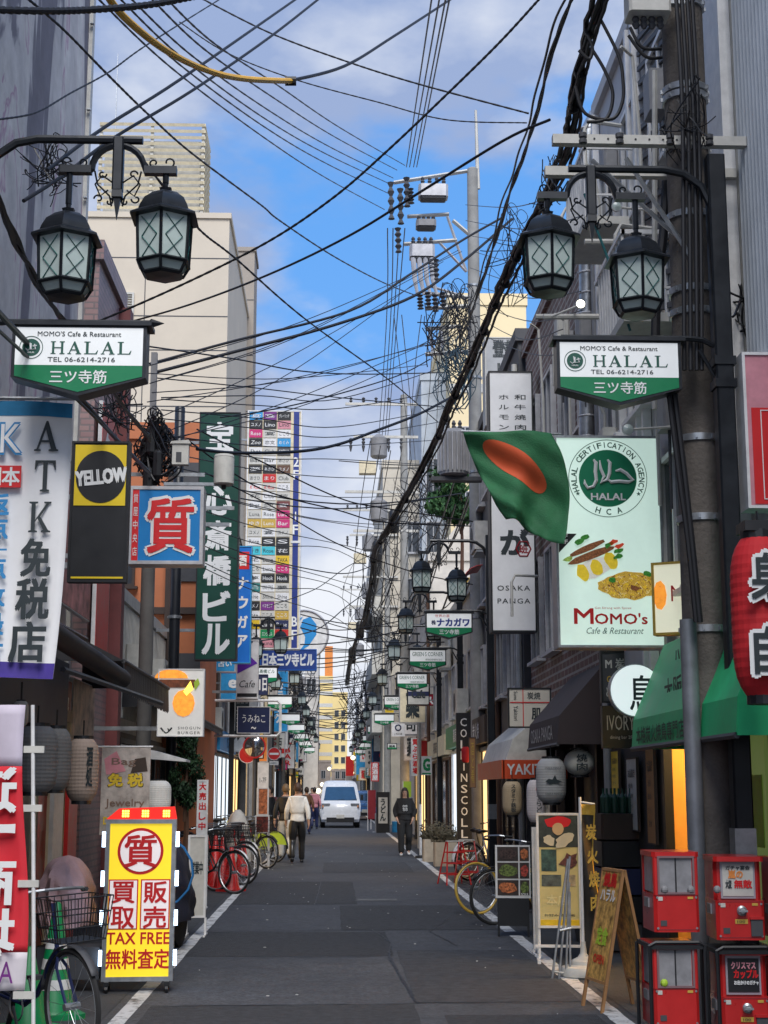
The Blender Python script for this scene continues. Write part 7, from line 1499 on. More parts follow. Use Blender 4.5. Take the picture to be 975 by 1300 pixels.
# ================================================================ CABLES
def spline(pts, per=6):
    out = []
    for i in range(len(pts)-1):
        p0, p1, p2, p3 = pts[max(i-1, 0)], pts[i], pts[i+1], pts[min(i+2, len(pts)-1)]
        for k in range(per):
            t = k/per; out.append(.5*((2*p1)+(p2-p0)*t+(2*p0-5*p1+4*p2-p3)*t*t+(3*p1-p0-3*p2+p3)*t**3))
    return out+[pts[-1]]
def depth_pts(px, Y0, Y1):
    L_ = [0]
    for a, b in zip(px, px[1:]): L_.append(L_[-1]+math.hypot(a[0]-b[0], a[1]-b[1]))
    return [P(x, y, 1/(1/Y0+(1/Y1-1/Y0)*l/L_[-1])) for (x, y), l in zip(px, L_)]
WM = mat('cable_sheath', (.010, .010, .013), .5, 0, .1)
def cable(label, px, Y0, Y1, r=.011, m=None, group='overhead cables', wob=.0, twist=False, per=7, cat='cable', name='overhead_cable', seed=0):
    pts = spline(depth_pts(px, Y0, Y1), per if not twist else per*4)
    q = random.Random(seed or int(px[0][0]*7+px[0][1]))
    if wob: pts = [p+Vector((q.gauss(0, wob), 0, q.gauss(0, wob))) for p in pts]
    b = MB(); rr = [r*(1+.16*math.sin(i*2.1)) for i in range(len(pts))] if twist else r
    b.tube(pts, rr, 8); o = b.build(name, m or WM, None, True); tag(o, label, cat, group); return o
YC = mat('yellow_cable_guard', (.75, .42, .04), .5, 0, .15, 6)
cable('thick yellow protective sleeve on a cable sweeping across the top left sky', [(132, -12), (157, 21), (209, 63), (262, 89), (310, 100), (370, 103)], 9, 13, .026, YC, None)
cable('black cable continuing from the end of the yellow sleeve up to top centre', [(366, 103), (437, 84), (500, 46), (580, -6)], 13, 18, .016, None, None)
t = tag(MB().tube([P(362, 103, 13), P(376, 103, 13)], .045, 8).build('cable_clamp', WM), 'dark clamp where the yellow sleeve ends', 'clamp')
cable('thick wrapped rope of cables across the top left corner', [(-20, 12), (60, 14), (122, 12), (190, 6), (250, -5)], 8, 9.5, .022, None, None, twist=True)
S = lambda n: n
lines = [
 ('straight black cable from left lamp bracket rising to top centre', [(60, 216), (132, 162), (230, 100), (377, -2)], 9, 15, .015),
 ('second straight black cable parallel below the one from the left lamp bracket', [(30, 255), (80, 223), (146, 174), (244, 115), (340, 49), (408, -4)], 9, 15, .015),
 ('wavy cable running right across the clouds to the right cable bundle, upper', [(250, -5), (341, 41), (437, 77), (529, 106), (671, 144)], 16, 14, .011),
 ('nearly level cable crossing the upper sky to the right bundle, lower', [(228, 28), (288, 67), (375, 101), (481, 130), (567, 152), (669, 156)], 16, 14, .008),
 ('long cable from top right corner of sky falling to the left building', [(688, -5), (635, 53), (567, 120), (490, 193), (423, 251), (340, 307), (230, 362), (122, 409), (60, 430)], 13, 16, .014),
 ('long cable from right bundle sagging down left under the long diagonal', [(698, 152), (640, 178), (538, 241), (442, 300), (340, 349), (240, 387), (160, 410)], 12, 20, .015),
 ('cable from mid pole sweeping left over the white clouds, upper', [(640, 275), (587, 305), (521, 348), (443, 395), (300, 432), (190, 462)], 24, 20, .022),
 ('thick cable from mid pole sweeping left over the white clouds, lower', [(650, 278), (590, 330), (525, 376), (423, 413), (300, 446), (200, 472)], 24, 20, .026),
 ('black cable from top left curving right down to the mid pole', [(30, -6), (80, 37), (136, 94), (188, 145), (244, 195), (331, 260), (355, 280), (423, 325), (485, 358), (530, 376)], 10, 28, .012),
 ('straight cable falling right from left lantern to the lower sky', [(170, 188), (248, 286), (300, 329), (390, 407), (497, 485), (556, 536)], 11, 30, .012),
 ('thin cable from grey wall bracket rising right to top edge', [(-5, 152), (45, 143), (90, 118), (139, 91), (188, 56), (284, -4)], 8, 13, .007),
 ('cable sagging gently over lower sky towards the mid pole', [(190, 440), (300, 456), (382, 471), (464, 475), (563, 473)], 18, 28, .012),
 ('thin level cable just above the directory sign', [(200, 480), (320, 492), (423, 504), (530, 514), (590, 519)], 20, 28, .010),
 ('thin cable rising right above the directory sign', [(280, 530), (345, 520), (423, 502), (505, 477), (546, 456)], 22, 28, .013),
 ('thick cable rising right from green sign to mid pole', [(250, 570), (300, 575), (380, 573), (430, 564), (477, 547), (531, 526), (575, 503)], 20, 28, .028),
 ('level thin cable at the height of the directory sign', [(430, 585), (500, 590), (600, 592)], 30, 30, .012),
 ('cable descending right behind the directory sign, upper', [(250, 545), (340, 590), (430, 632), (487, 645), (600, 662)], 22, 29, .014),
 ('cable descending right behind the directory sign, middle', [(240, 560), (330, 620), (430, 648), (489, 663), (600, 668)], 22, 29, .014),
 ('cable descending right behind the directory sign, lower', [(260, 600), (340, 640), (430, 691), (524, 726), (600, 742)], 22, 29, .012),
 ('cable sagging across the lane below the round swirl sign, upper', [(300, 700), (380, 720), (440, 728), (480, 715)], 28, 40, .015),
 ('thin cable rising from blue sign to right cable bundle', [(320, 815), (400, 800), (440, 770), (478, 742)], 30, 45, .016),
 ('thin cable crossing behind the round sign to the bundle', [(340, 770), (400, 748), (440, 720), (480, 700)], 34, 40, .012),
 ('cable dropping from far left poles to the right lamp row', [(383, 790), (430, 800), (500, 790), (560, 775)], 40, 36, .015),
]
for l in lines: cable(l[0], l[1], l[2], l[3], l[4]*.88, twist=l[4] < .0145 and l[2] < 17)
# the family of twisted service wires converging on the mid pole
for i, (x0, xm, ym, xe, ye) in enumerate(((118, 340, 178, 488, 266), (132, 340, 164, 494, 246), (146, 340, 153, 496, 234), (160, 344, 142, 499, 226), (186, 350, 126, 504, 216), (205, 352, 108, 514, 210))):
    cable('twisted service wire from top left to the mid street pole, %s of six' % ['lowest', 'second lowest', 'third lowest', 'third highest', 'second highest', 'highest'][i], [(x0, -8), ((x0+xm)/2-8, ym*.5), (xm, ym), ((xm+xe)/2, (ym+ye)/2+4), (xe, ye)], 9.5, 29, .008, twist=True, group='service wires descending to the mid pole')
qq = random.Random(77)
for i in range(16):      # fine wires between the left tangle and the mid and far poles
    y0 = 500+i*13+qq.uniform(-8, 8); xe = 575-i*6+qq.uniform(-12, 12); ye = 470+i*24+qq.uniform(-12, 12); ym = (y0+ye)/2+qq.uniform(4, 26)
    cable('fine wire from the left pole tangle over the lane to the right poles', [(205, y0), (330, (y0*.65+ye*.35)+12), (430, ym), (xe, ye)], 19, 29+i*1.3, .008, group='fine wires over the lane')
for i in range(10):
    a = (qq.uniform(186, 200), qq.uniform(455, 570)); e = (qq.uniform(540, 590), qq.uniform(300, 470)); cable('fine wire crossing the middle of the sky to the mid pole', [a, ((a[0]+e[0])/2, (a[1]+e[1])/2+qq.uniform(8, 26)), e], 19, 29, .007, group='fine wires in the middle sky')
for i in range(9):
    a = (qq.uniform(590, 604), 260+i*20); e = (qq.uniform(700, 745), 250+i*24); cable('fine wire from mid pole to the right lamp and wall', [a, ((a[0]+e[0])/2, (a[1]+e[1])/2+qq.uniform(6, 22)), e], 29, 14, .006, group='fine wires to the right wall')
for i in range(8):
    x = 440+i*13; cable('fine wire hanging along the far right poles', [(x+30, 560+i*6), (x+12, 690), (x-4, 860)], 40, 85, .012, group='fine wires along the far right poles')
# near vertical high voltage lines
for i, (x0, x1, x2, x3) in enumerate(((545, 516, 492, 476), (555, 520, 497, 480), (563, 525, 501, 484), (568, 529, 505, 487))):
    cable('high thin line running down the sky along the street, %s of four' % ['leftmost', 'second from left', 'third from left', 'rightmost'][i], [(x0+4, -8), (x1, 212)], 14, 29.5, .010, group='high lines along the street')
    cable('high line beyond the mid pole to far poles, %s of four' % ['leftmost', 'second from left', 'third from left', 'rightmost'][i], [(x1-24+i*3, 290), (x2-2, 420), (x3+2, 596)], 30, 69, .012, group='far high lines along the street')
for i, (a, c, e) in enumerate(((500, 512, 524), (510, 520, 528), (535, 524, 520), (549, 545, 535), (560, 556, 552))):
    cable('thin drop wire between mid pole and far poles, %s' % ['leftmost', 'second', 'middle', 'fourth', 'rightmost'][i], [(a, 400), (c, 500), (e, 595)], 31, 65, .010, group='drop wires behind the mid pole')
# the great bundle
main = [(766, -12), (743, 69), (728, 137), (718, 200), (690, 262), (663, 310), (641, 360), (623, 402), (597, 462), (571, 520), (557, 554), (524, 618), (498, 665), (477, 700), (472, 740), (462, 791), (446, 833), (440, 870)]
bt = thing('cable_bundle', 'great black bundle of cables curving from top right down to far street', 'cable bundle', (0, 0, 0))
q = random.Random(1)
for k in range(9):
    ox, oz = q.uniform(-.045, .045), q.uniform(-.045, .045); ph = q.uniform(0, 6); pts = spline([p for p in depth_pts(main, 10.5, 58)], 7)
    pts = [p+Vector((ox*(1+.004*i)+.02*math.sin(i*.3+ph), .02*math.cos(i*.3+ph), oz+.02*math.cos(i*.27+ph))) for i, p in enumerate(pts)]
    pts = [p+Vector((q.gauss(0, .006), 0, q.gauss(0, .006))) for p in pts]; b = MB(); b.tube(pts, .016 if k else .024, 6); b.build('strand', WM, bt, True)
b = MB(); pts = spline(depth_pts(main, 10.5, 58), 3)
for i in range(2, len(pts)-1, 2): d = (pts[i+1]-pts[i]).normalized(); b.tube([pts[i]-d*.015, pts[i]+d*.015], .06, 8)
b.each('tie', WM, bt)
for (px, py, Y) in ((479, 700, 40), (466, 788, 48), (457, 800, 50), (447, 832, 55), (500, 662, 37)): MB().lathe([(.08, -.3), (.14, -.22), (.14, .22), (.08, .3)], 10, P(px, py, Y)).build('splice_box', M('black'), bt, True)
rope1 = [(728, -12), (702, 52), (685, 120), (671, 172), (656, 215), (640, 262), (626, 310), (612, 352), (598, 395), (583, 430)]
bt = thing('cable_bundle', 'thinner double cable bundle left of the great bundle, from top centre right', 'cable bundle', (0, 0, 0))
for k in range(5):
    ox = q.uniform(-.035, .035); ph = q.uniform(0, 6); pts = [p+Vector((ox+.012*math.sin(i*.6+ph), 0, .012*math.cos(i*.5+ph))) for i, p in enumerate(spline(depth_pts(rope1, 10.5, 27), 7))]
    b = MB(); b.tube(pts, .011, 6); b.build('strand', WM, bt, True)
bt = thing('cable_bundle', 'loose black bundle drooping at left edge past the left lanterns', 'cable bundle', (0, 0, 0))
for k in range(8):
    ph = q.uniform(0, 6); d = q.uniform(-9, 9); pts = spline(depth_pts([(-10, 236+d), (18, 305+d*1.2), (50, 360-d), (80, 410+d), (120, 465+d), (160, 520), (190, 560+d)], 9.8, 18), 6); b = MB(); b.tube([p+Vector((.01*math.sin(i+ph), 0, .01*math.cos(i*.8+ph))) for i, p in enumerate(pts)], .013, 5); b.build('strand', WM, bt, True)
for i, (a, c) in enumerate((((-10, 388), (100, 503)), ((-10, 412), (96, 506)))): cable('thick straight cable crossing in front of the left halal sign, %s one' % ('upper', 'lower')[i], [a, ((a[0]+c[0])/2, (a[1]+c[1])/2+1), c, (150, 560), (190, 600)], 8.2, 15, .019 if i == 0 else .011, group=None)
for i, pts in enumerate(([(760, 20), (785, 70), (791, 103), (790, 130), (777, 151), (743, 144), (730, 110)], [(750, 60), (768, 90), (778, 120), (770, 150), (745, 155)], [(745, 45), (752, 60), (748, 75), (735, 64)], [(800, 35), (815, 60), (840, 62)], [(798, 45), (820, 72), (846, 72)])):
    cable(['big hanging cable loop right of the great bundle', 'inner hanging cable loop right of the great bundle', 'tiny cable loop on the great bundle', 'cable drooping from the pale equipment box, upper', 'cable drooping from the pale equipment box, lower'][i], pts, 10.8, 10.8, .014, group=None)
for i, (x0, x1) in enumerate(((866, 868), (873, 876), (880, 884), (886, 890))): cable('black cable strapped down the front of the concrete pole, %s from left' % ['first', 'second', 'third', 'fourth'][i], [(x0-8, -10), (x0, 130), (x1, 300), (x1+1, 470)], 9.95, 9.95, .016, group='cables strapped to the concrete pole')
for i, (a, c) in enumerate(((0, 0), (7, 5))): cable('black cable slanting across the concrete pole to the grey pipe, %s' % ('left', 'right')[i], [(846+a, 470), (852+a, 520), (862+a, 600), (874+c, 690), (884+c, 790)], 9.95, 10.0, .02, group=None)
cable('thick black vertical cable behind the right inner lantern', [(846, 230), (842, 300), (834, 370), (832, 440)], 10.6, 10.6, .035, None, None)
cable('teal cable slanting behind the right lamp bracket', [(742, 246), (757, 290), (772, 330), (800, 420)], 12.5, 12.5, .012, mat('teal_cable', (.01, .12, .13), .5, 0, 0), None)
# tangles nobody could count
def tangle(label, px, py, rx, ry, Y, n, r=.011, seed=1, m=None, curl=1.):
    q = random.Random(seed); b = MB(); c = P(px, py, Y); sx = P(px+rx, py, Y).x-c.x; sz = c.z-P(px, py+ry, Y).z
    for k in range(n):
        t0 = q.uniform(0, 6.283) if k % 3 else q.uniform(.9, 1.9); a = c+Vector((math.cos(t0)*sx*q.uniform(.5, 1), q.uniform(-.3, .3), math.sin(t0)*sz*q.uniform(.6, 1)))
        if k % 9 == 0:      # a spare coil tied up
            rr = sx*q.uniform(.10, .22); b.tube([a+Vector((rr*math.cos(i*.5236), .03*math.sin(i), rr*1.3*math.sin(i*.5236))) for i in range(13)], r*.8, 4, caps=False); continue
        t1 = t0+math.pi+q.uniform(-1.1, 1.1); e = c+Vector((math.cos(t1)*sx*q.uniform(.2, 1), q.uniform(-.3, .3), math.sin(t1)*sz*q.uniform(.4, 1))); L_ = (e-a).length; bow = q.gauss(0, .16)*L_*curl; sag = q.uniform(0, .15)*L_; n_ = 10; ph = q.uniform(0, 6)
        b.tube([a.lerp(e, i/n_)+Vector((bow*math.sin(math.pi*i/n_)+.02*sx*math.sin(i*1.3+ph), 0, -sag*4*(i/n_)*(1-i/n_))) for i in range(n_+1)], r*q.uniform(.5, 1.1), 4, caps=False)
    o = b.build('cable_tangle', m or WM, None, True); o['kind'] = 'stuff'; o['label'] = label; o['category'] = 'cables'; return o
tangle('mass of tangled cables on the mid street pole under the switches', 575, 420, 48, 62, 29, 62, .011, 1)
tangle('tangled blue grey cable loops lower on the mid street pole', 578, 480, 36, 50, 28.5, 30, .014, 2, mat('blue_grey_cable', (.03, .06, .08), .5, 0, 0))
tangle('tangled cables between great bundle and right lantern', 650, 330, 40, 70, 20, 26, .007, 3)
tangle('black tangle of cables and splices on the left pole', 198, 575, 30, 46, 19.2, 120, .012, 4)
tangle('tangled cables under the left halal sign', 150, 520, 40, 32, 17, 34, .009, 5, curl=.6)
tangle('cable loops at the right wall beside white panel building', 940, 395, 30, 52, 10.6, 20, .009, 6)
tangle('tangled cables by the right lamp crossbar', 700, 235, 28, 42, 11.5, 12, .006, 7)
tangle('tangled wires on left bracket above left lantern', 62, 215, 42, 28, 9.6, 34, .005, 8, curl=.5)
tangle('loops of wire around the concrete pole top', 872, 160, 34, 46, 10.0, 22, .006, 9)
tangle('far knot of wires around distant right poles', 490, 760, 40, 120, 52, 34, .014, 10)
tangle('far knot of wires under the nearer distant pole', 535, 650, 60, 60, 45, 34, .013, 11, curl=.4)
tangle('distant haze of wires above the street end', 455, 900, 40, 60, 90, 50, .022, 12, curl=.5)
tangle('distant wires at left above the signs', 385, 900, 36, 60, 80, 30, .02, 13, curl=.5)
t = thing('splice_case', 'black cylindrical splice cases in the left pole tangle', 'splice case', (0, 0, 0)); b = MB()
for (px, py) in ((192, 560), (200, 590), (188, 612)): p = P(px, py, 19); b.lathe([(.03, -.2), (.07, -.15), (.07, .15), (.03, .2)], 8, p)
b.each('case', M('black'), t)
# cross street wires beyond
q = random.Random(21)
for k in range(34):
    Y = 32+k*3.2+q.uniform(-1, 1); z = q.uniform(5.4, 9.2); x0, x1 = -2.7, 2.9; dz = q.uniform(-.9, .9); y2 = Y+q.uniform(-4, 9); pts = [Vector((x0+(x1-x0)*i/10, Y+(y2-Y)*i/10, z+dz*i/10-.35*math.sin(math.pi*i/10))) for i in range(11)]
    b = MB(); b.tube(pts, .012+.00012*Y, 4); tag(b.build('overhead_cable', WM, None, True), 'thin sagging cable strung across the distant part of the lane', 'cable', 'cables across the distant lane')
for k in range(22):
    x = q.choice((-2.55, 2.5))+q.uniform(-.3, .6); z = q.uniform(5.2, 8.6); segs = [30+i*12 for i in range(12)]; pts = []
    for a, c in zip(segs, segs[1:]):
        for i in range(5): pts.append(Vector((x, a+(c-a)*i/5, z-.3*math.sin(math.pi*i/5))))
    b = MB(); b.tube(pts, .02, 4); tag(b.build('overhead_cable', WM, None, True), 'thin cable running along the far %s facades from pole to pole' % ('left' if x < 0 else 'right'), 'cable', 'cables along the far %s facades' % ('left' if x < 0 else 'right'))
# ================================================================ FAR SIGNS AND SHOPFRONT CLUTTER
q = random.Random(33)
CN = {'white': 'white', 'red': 'red', 'yellow': 'yellow', 'sky_blue': 'blue', 'green': 'green', 'black': 'black', 'orange': 'orange', 'dirty_white': 'grey white', 'magenta': 'magenta', 'purple': 'purple', 'cream': 'cream', 'teal': 'teal'}
WDS = ['酒場', '寿司', 'BAR', '焼鳥', 'ビル', '居酒屋', 'Club', '鮨', '麺', '質', 'スナック', 'カラオケ', '薬', 'Cafe', '肉', '喫茶', '占い', 'お好み焼']
cnt = {}
for side in (-1, 1):
    Y = 33.5 if side < 0 else 41.5
    while Y < 165:
        Y += q.uniform(1.2, 3.0)*(1 if Y < 70 else 1.25)
        if 57 < Y < 66: continue
        c = q.choice(['white', 'white', 'white', 'white', 'white', 'dirty_white', 'dirty_white', 'dirty_white', 'cream', 'cream', 'sky_blue', 'red', 'yellow', 'black', 'orange'] if Y < 66 or q.random() < .7 else ['white', 'green', 'red', 'sky_blue', 'magenta', 'teal', 'cream', 'yellow'])
        if side > 0 and Y < 66: c = q.choice(['white', 'dirty_white', 'cream'])
        w = q.uniform(.4, .85); vert = q.random() < .7; h = w*(q.uniform(1.4, 3.4) if vert else q.uniform(.6, 1.0)); z = q.uniform(2.3, 6.6 if side > 0 and Y > 66 else 4.6)
        if side > 0 and Y < 66: h = min(h, 1.1)
        xw = -2.95 if side < 0 else 2.9; x = xw-side*(w/2+.12)
        key = (side, c, Y < 62); g = 'far %s projecting signs on the %s' % (CN[c], 'left' if side < 0 else 'right')
        r = thing('projecting_sign', '%s projecting shop sign on the %s facades %s the side street' % (CN[c], 'left' if side < 0 else 'right', 'before' if Y < 62 else 'beyond'), 'sign', (x, Y, z), 0, g+(' near' if Y < 62 else ''))
        MB().cbox(0, 0, h/2, w, .18, h, .02).build('case', alum() if q.random() < .7 else M('black'), r); MB().bb(-w/2+.03, -.098, .03, w/2-.03, -.091, h-.03).build('panel', M(c), r)
        if q.random() < .5: zz0 = q.uniform(.05, .6)*h; MB().bb(-w/2+.03, -.103, zz0, w/2-.03, -.0985, zz0+h*.2).build('stripe', M(q.choice(['red', 'navy', 'green', 'yellow', 'black', 'white'])), r)
        if Y < 130: wd = q.choice(WDS); mm = WHT if c in ('red', 'sky_blue', 'green', 'black', 'purple', 'magenta', 'teal') else q.choice([INK, INK, RED]); T(wd, mm, r, 0, h/2, w*.6 if not vert else w*.45, h*.7 if vert else h*.35, -.108, .03, vertical=vert)
        b = MB(); b.bb(side*w/2, -.02, h*.2, side*(w/2+.14), .02, h*.2+.04); b.bb(side*w/2, -.02, h*.8, side*(w/2+.14), .02, h*.8+.04); b.build('bracket', steel(), r)['kind'] = 'stuff'
# shopfront pieces along the near and middle walls
def ac(label, x, y, z, side, group=None):
    r = thing('air_conditioner', label, 'air conditioner', (x, y, z), R(90) if side < 0 else R(-90), group)
    MB().cbox(0, 0, .28, .78, .28, .55, .02).build('case', M('dirty_white'), r); MB().lathe([(.21, -.15), (.19, -.145)], 18, (-.1, 0, .28), axis='y').build('fan_grille', M('dark_grey'), r); MB().bb(-.4, -.1, -.05, .4, .16, -.01).build('bracket', steel(), r)
for i, (x, y, z, s) in enumerate(((2.85, 18, 4.0, 1), (2.85, 20.5, 5.2, 1), (2.8, 25, 4.6, 1), (2.8, 28.5, 6.1, 1), (2.8, 33, 3.2, 1), (2.8, 38, 4.6, 1), (-2.85, 22, 3.1, -1), (-2.85, 24.5, 3.1, -1), (-2.85, 33, 4.6, -1), (-2.85, 37, 3.0, -1), (-2.85, 41, 4.7, -1), (2.75, 49, 5, 1))):
    ac('pale air conditioner on the %s wall, %s from the front' % ('right' if s > 0 else 'left', ['first', 'second', 'third', 'fourth', 'fifth', 'sixth', 'first', 'second', 'third', 'fourth', 'fifth', 'last'][i]), x, y, z, s, 'air conditioners on the %s wall' % ('right' if s > 0 else 'left'))
# drain pipes
for i, (x, y, h) in enumerate(((-2.96, 20.6, 4.2), (-2.97, 31.3, 6.5), (-2.97, 38, 6.5), (3.02, 16.6, 8.4), (2.95, 23.8, 8.5), (2.95, 27, 8.5), (2.95, 31.3, 5.8), (2.95, 38, 5.8), (2.85, 45.3, 8.2))):
    tag(MB().tube([(x, y, .1), (x, y, h)], .05, 8).build('drain_pipe', M(['grey', 'dirty_white', 'brown'][i % 3]), None, True), '%s drain pipe down the %s wall' % (['grey', 'off white', 'brown'][i % 3], 'right' if x > 0 else 'left'), 'drain pipe', '%s drain pipes on the %s' % (['grey', 'off white', 'brown'][i % 3], 'right' if x > 0 else 'left'))
# shopfront openings, doors, lit windows at street level
def shopfront(label, side, x, y0, y1, h, glassm, frame='black', n=3, sign=None, signm='red', words=''):
    s, rz = SIDES['L' if side < 0 else 'R']; r = thing('shopfront', label, 'shopfront', (x, (y0+y1)/2, 0), rz); w = y1-y0
    b = MB(); frame_rect(w, h, .0, .07, .14, b)
    for i in range(1, n): b.bb(-w/2+w*i/n-.03, -.05, .07, -w/2+w*i/n+.03, .05, h-.07)
    b.build('frame', M(frame), r)
    for i in range(n): MB().bb(-w/2+w*i/n+.04, -.02, .3, -w/2+w*(i+1)/n-.04, 0, h-.08).build('pane', glassm, r)
    MB().bb(-w/2+.07, -.03, .07, w/2-.07, .01, .3).build('plinth', M('dark_grey'), r)
    if sign: MB().bb(-w/2, -.2, h+.05, w/2, .0, h+.55).build('fascia', M(signm), r); T(sign, WHT if signm in ('red', 'black', 'navy', 'green', 'maroon', 'dark_brown', 'dark_green') else INK, r, 0, h+.3, min(w*.7, len(sign)*.42), .3, -.206, .02)
WL = lit('warm_shop_light', (1, .62, .25), .9, (.3, .2, .1)); WL2 = lit('cool_shop_light', (.8, .9, 1), .6, (.3, .3, .3)); DG = glass()
for a in (('dark glazed shopfront of the low shop beneath the long black awning', -1, -2.98, 20.8, 26.5, 2.3, DG, 'black', 4, None), ('brown shopfront with warm windows beneath directory sign', -1, -2.96, 31.4, 36, 2.4, WL, 'dark_brown', 4, '居酒屋', 'maroon'), ('shopfront with blue fascia before the side street at left', -1, -2.96, 37, 43, 2.5, WL2, 'black', 4, 'クスリ', 'sky_blue'),
    ('dark grill shopfront with slatted door under tan lantern', 1, 2.98, 23.8, 27.2, 2.3, DG, 'dark_brown', 4, None), ('shopfront with warm light behind the red step ladders', 1, 2.95, 27.5, 30.8, 2.4, WL, 'black', 3, '炭火焼', 'dark_brown'), ('pale shopfront of the cream building with green fascia', 1, 2.95, 31.5, 37, 2.5, WL2, 'white', 4, '薬局', 'green'), ('shopfront of the cream building near the planters', 1, 2.95, 37.6, 44.2, 2.4, DG, 'brown', 4, '喫茶店', 'cream'), ('shopfront under the pale building before side street', 1, 2.85, 46, 52, 2.5, WL, 'black', 4, 'ラーメン', 'red'), ('shopfront of beige block by the side street at left', -1, -3.1, 46, 53, 2.6, WL, 'black', 4, '寿司', 'navy')):
    shopfront(*a)
OR = ['nearest', 'second', 'third', 'fourth', 'fifth', 'sixth', 'seventh', 'eighth', 'ninth', 'tenth', 'eleventh', 'twelfth']
for side in (-1, 1):
    Y = 67 if side < 0 else 87; k = 0
    while Y < 150:
        w = q.uniform(4, 7); c = q.choice(['red', 'navy', 'green', 'cream', 'white', 'maroon', 'black', 'orange']); shopfront('%s shopfront with %s fascia beyond the side street at %s' % (OR[k], c, 'left' if side < 0 else 'right'), side, -2.8 if side < 0 else 2.75, Y, Y+w, 2.5, q.choice([WL, WL2, DG]), 'black', 3, q.choice(WDS), c); Y += w+q.uniform(1, 4); k += 1
# distant lamps glowing, red banners, crates
for i, (px, py, Y) in enumerate(((409, 996, 100), (447, 981, 110), (404, 1004, 80), (418, 976, 120), (448, 962, 95), (461, 986, 130))):
    p = P(px, py, Y); o = MB().lathe([(.03, -.14), (.12, -.08), (.15, 0), (.12, .08), (.03, .14)], 12, p).build('glowing_lantern', lit('far_glow', (1, .9, .6), 1.2), None, True); tag(o, 'tiny glowing round lantern far down the lane', 'lantern', 'tiny glowing lanterns far away')
for i, (px, y0, y1, Y, c, t_) in enumerate(((476, 968, 992, 62, 'red', '居酒屋'), (472, 1003, 1040, 60, 'deep_red', None), (517, 992, 1012, 45, 'lime', None), (444, 960, 985, 100, 'red', None))):
    a = rect(px-5, y0, px+5, y1, Y); r = thing('shop_banner', '%s upright banner at right side of the far lane%s' % ({'red': 'bright red', 'deep_red': 'dark red', 'lime': 'lime green'}[c], ['', ' by the blue car', ' behind walking woman', ', farthest'][i]), 'banner', (a[0], Y, a[1])); MB().bb(-a[2]/2, -.02, 0, a[2]/2, .02, a[3]).build('cloth', M(c), r); MB().tube([(-a[2]/2, 0, -a[1]), (-a[2]/2, 0, a[3])], .02, 6).build('pole', M('white'), r)
    if t_: kanji_col(t_, WHT, r, 0, a[3]*.95, a[2]*.7, a[3]*.27, a[3]*.31, -.025, .03)
r = thing('stacked_goods', 'blue crate and grey boxes on the kerb beyond the walking woman', 'crate', (P(492, 1050, 60).x, 58, 0)); MB().cbox(.4, 0, .2, .6, .5, .4, .03).build('crate', M('sky_blue'), r); MB().cbox(-.3, 0, .35, .5, .5, .7, .03).build('box', M('grey'), r)
r = thing('stand_sign', 'small black framed stand sign with white kana right of the van', 'stand sign', (P(483, 1050, 60).x, 57, 0)); MB().bb(-.25, -.04, 0, .25, .04, 1.5).build('frame', M('black'), r); MB().bb(-.17, -.05, .35, .17, -.041, 1.3).build('panel', M('dirty_white'), r); T('うどん', INK, r, 0, .85, .2, .8, -.056, .03, vertical=True)
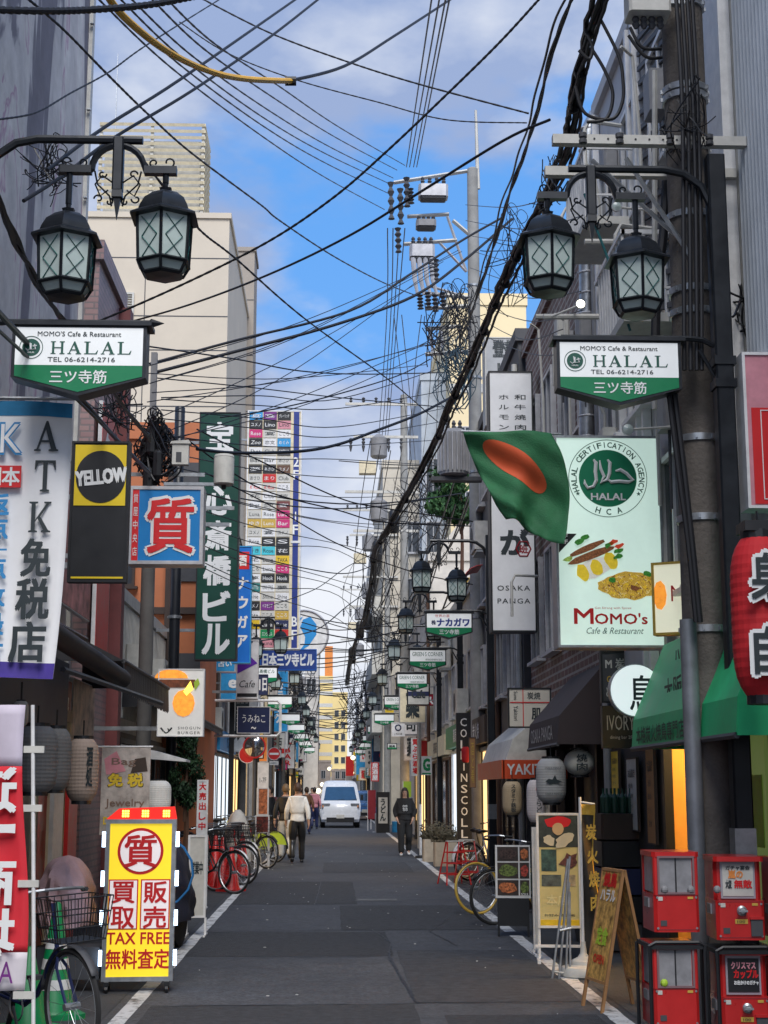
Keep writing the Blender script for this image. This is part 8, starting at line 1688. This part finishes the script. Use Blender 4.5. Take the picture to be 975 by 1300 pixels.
# dark inner details near the left doors and under the right awnings
for i, (y, c) in enumerate(((15.0, 'red'), (14.2, 'white'))): tag(MB().bb(-2.62, y, .1, -2.58, y+.5, 1.9).build('door_panel', M(c)), '%s upright panel in the left doorway behind hanging banner' % c, 'panel')
r = thing('crate_stack', 'dark crates and bottles stacked inside the grill entrance at right', 'crates', (2.9, 15.6, 0))
for k in range(5): MB().cbox(0, 0, .15+k*.27, .4, .6, .25, .02).build('crate', M(['dark_grey', 'black', 'navy', 'black', 'dark_brown'][k]), r)
b = MB()
for k in range(8): b.lathe([(.03, 0), (.035, .01), (.035, .16), (.012, .2), (.012, .25)], 8, (-.12+.08*(k % 4), -.2+.2*(k//4), 1.36))
b.each('bottle', M('dark_green'), r)
r = thing('wall_niche_shelf', 'cream and grey stone pillar strip beside black tiled wall at right', 'pillar', (2.93, 11.6, 0)); MB().bb(-.06, -.15, 0, .1, .15, 2.1).build('pillar', mat('stone_strip', (.2, .17, .14), .8, 0, .3, 5), r)
for k in range(9): MB().bb(-.066, -.152, .2+k*.22, -.0605, .152, .21+k*.22).build('joint', M('black'), r)

# small notices and fittings on the right walls
for i, (y, z, w_, h_, c, lab) in enumerate(((15.3, 1.2, .5, .7, 'dirty_white', 'pale menu notice pasted on dark wall right of grill entrance'), (16.2, 1.5, .4, .5, 'yellow', 'yellow notice pasted on the dark wall right of grill entrance'), (14.4, 1.1, .35, .9, 'wood', 'wooden notice board by the warm lit entrance'), (21.4, 1.2, .5, .8, 'cream', 'cream notice on brick building wall behind lanterns'), (23, 1.3, .45, .6, 'red', 'red notice on the brick building wall behind menu stand'))):
    r = thing('wall_notice', lab, 'notice', (3.03, y, z), R(-90)); MB().bb(-w_/2, -.012, 0, w_/2, .0, h_).build('board', M(c), r); T('お品書き', INK, r, 0, h_*.8, w_*.7, h_*.12, -.016, .01)
    for k in range(4): T(['焼鳥', '串焼', '生ビール', '定食'][k], INK, r, -w_*.1, h_*(.62-.14*k), w_*.45, h_*.07, -.016, 0)
    b = MB(); frame_rect(w_+.03, h_+.03, -.015, .015, .03, b); b.build('frame', M('dark_brown'), r)
for i, (y, c) in enumerate(((16.4, 'dark_grey'), (19.9, 'beige'), (21.0, 'dark_brown'))):
    r = thing('potted_plant', '%s pot with small leafy plant against the right wall' % ['grey', 'beige', 'brown'][i], 'potted plant', (2.7, y, 0)); MB().lathe([(.1, 0), (.15, .28), (.16, .3), (.13, .3), (.12, .26)], 16).build('pot', M(c), r, True); b = MB(); qq = random.Random(i)
    for k in range(160): a = Vector((qq.gauss(0, .1), qq.gauss(0, .1), .42+qq.gauss(0, .1))); d = Vector((qq.uniform(-1, 1), qq.uniform(-1, 1), qq.uniform(-.2, 1))).normalized()*.06; e = d.orthogonal().normalized()*.022; b.add([a-d, a+e, a+d, a-e], [(0, 1, 2, 3)])
    b.build('leaves', mat('pot_leaf', (.03, .09, .025), .6, 0, .2), r)['kind'] = 'stuff'
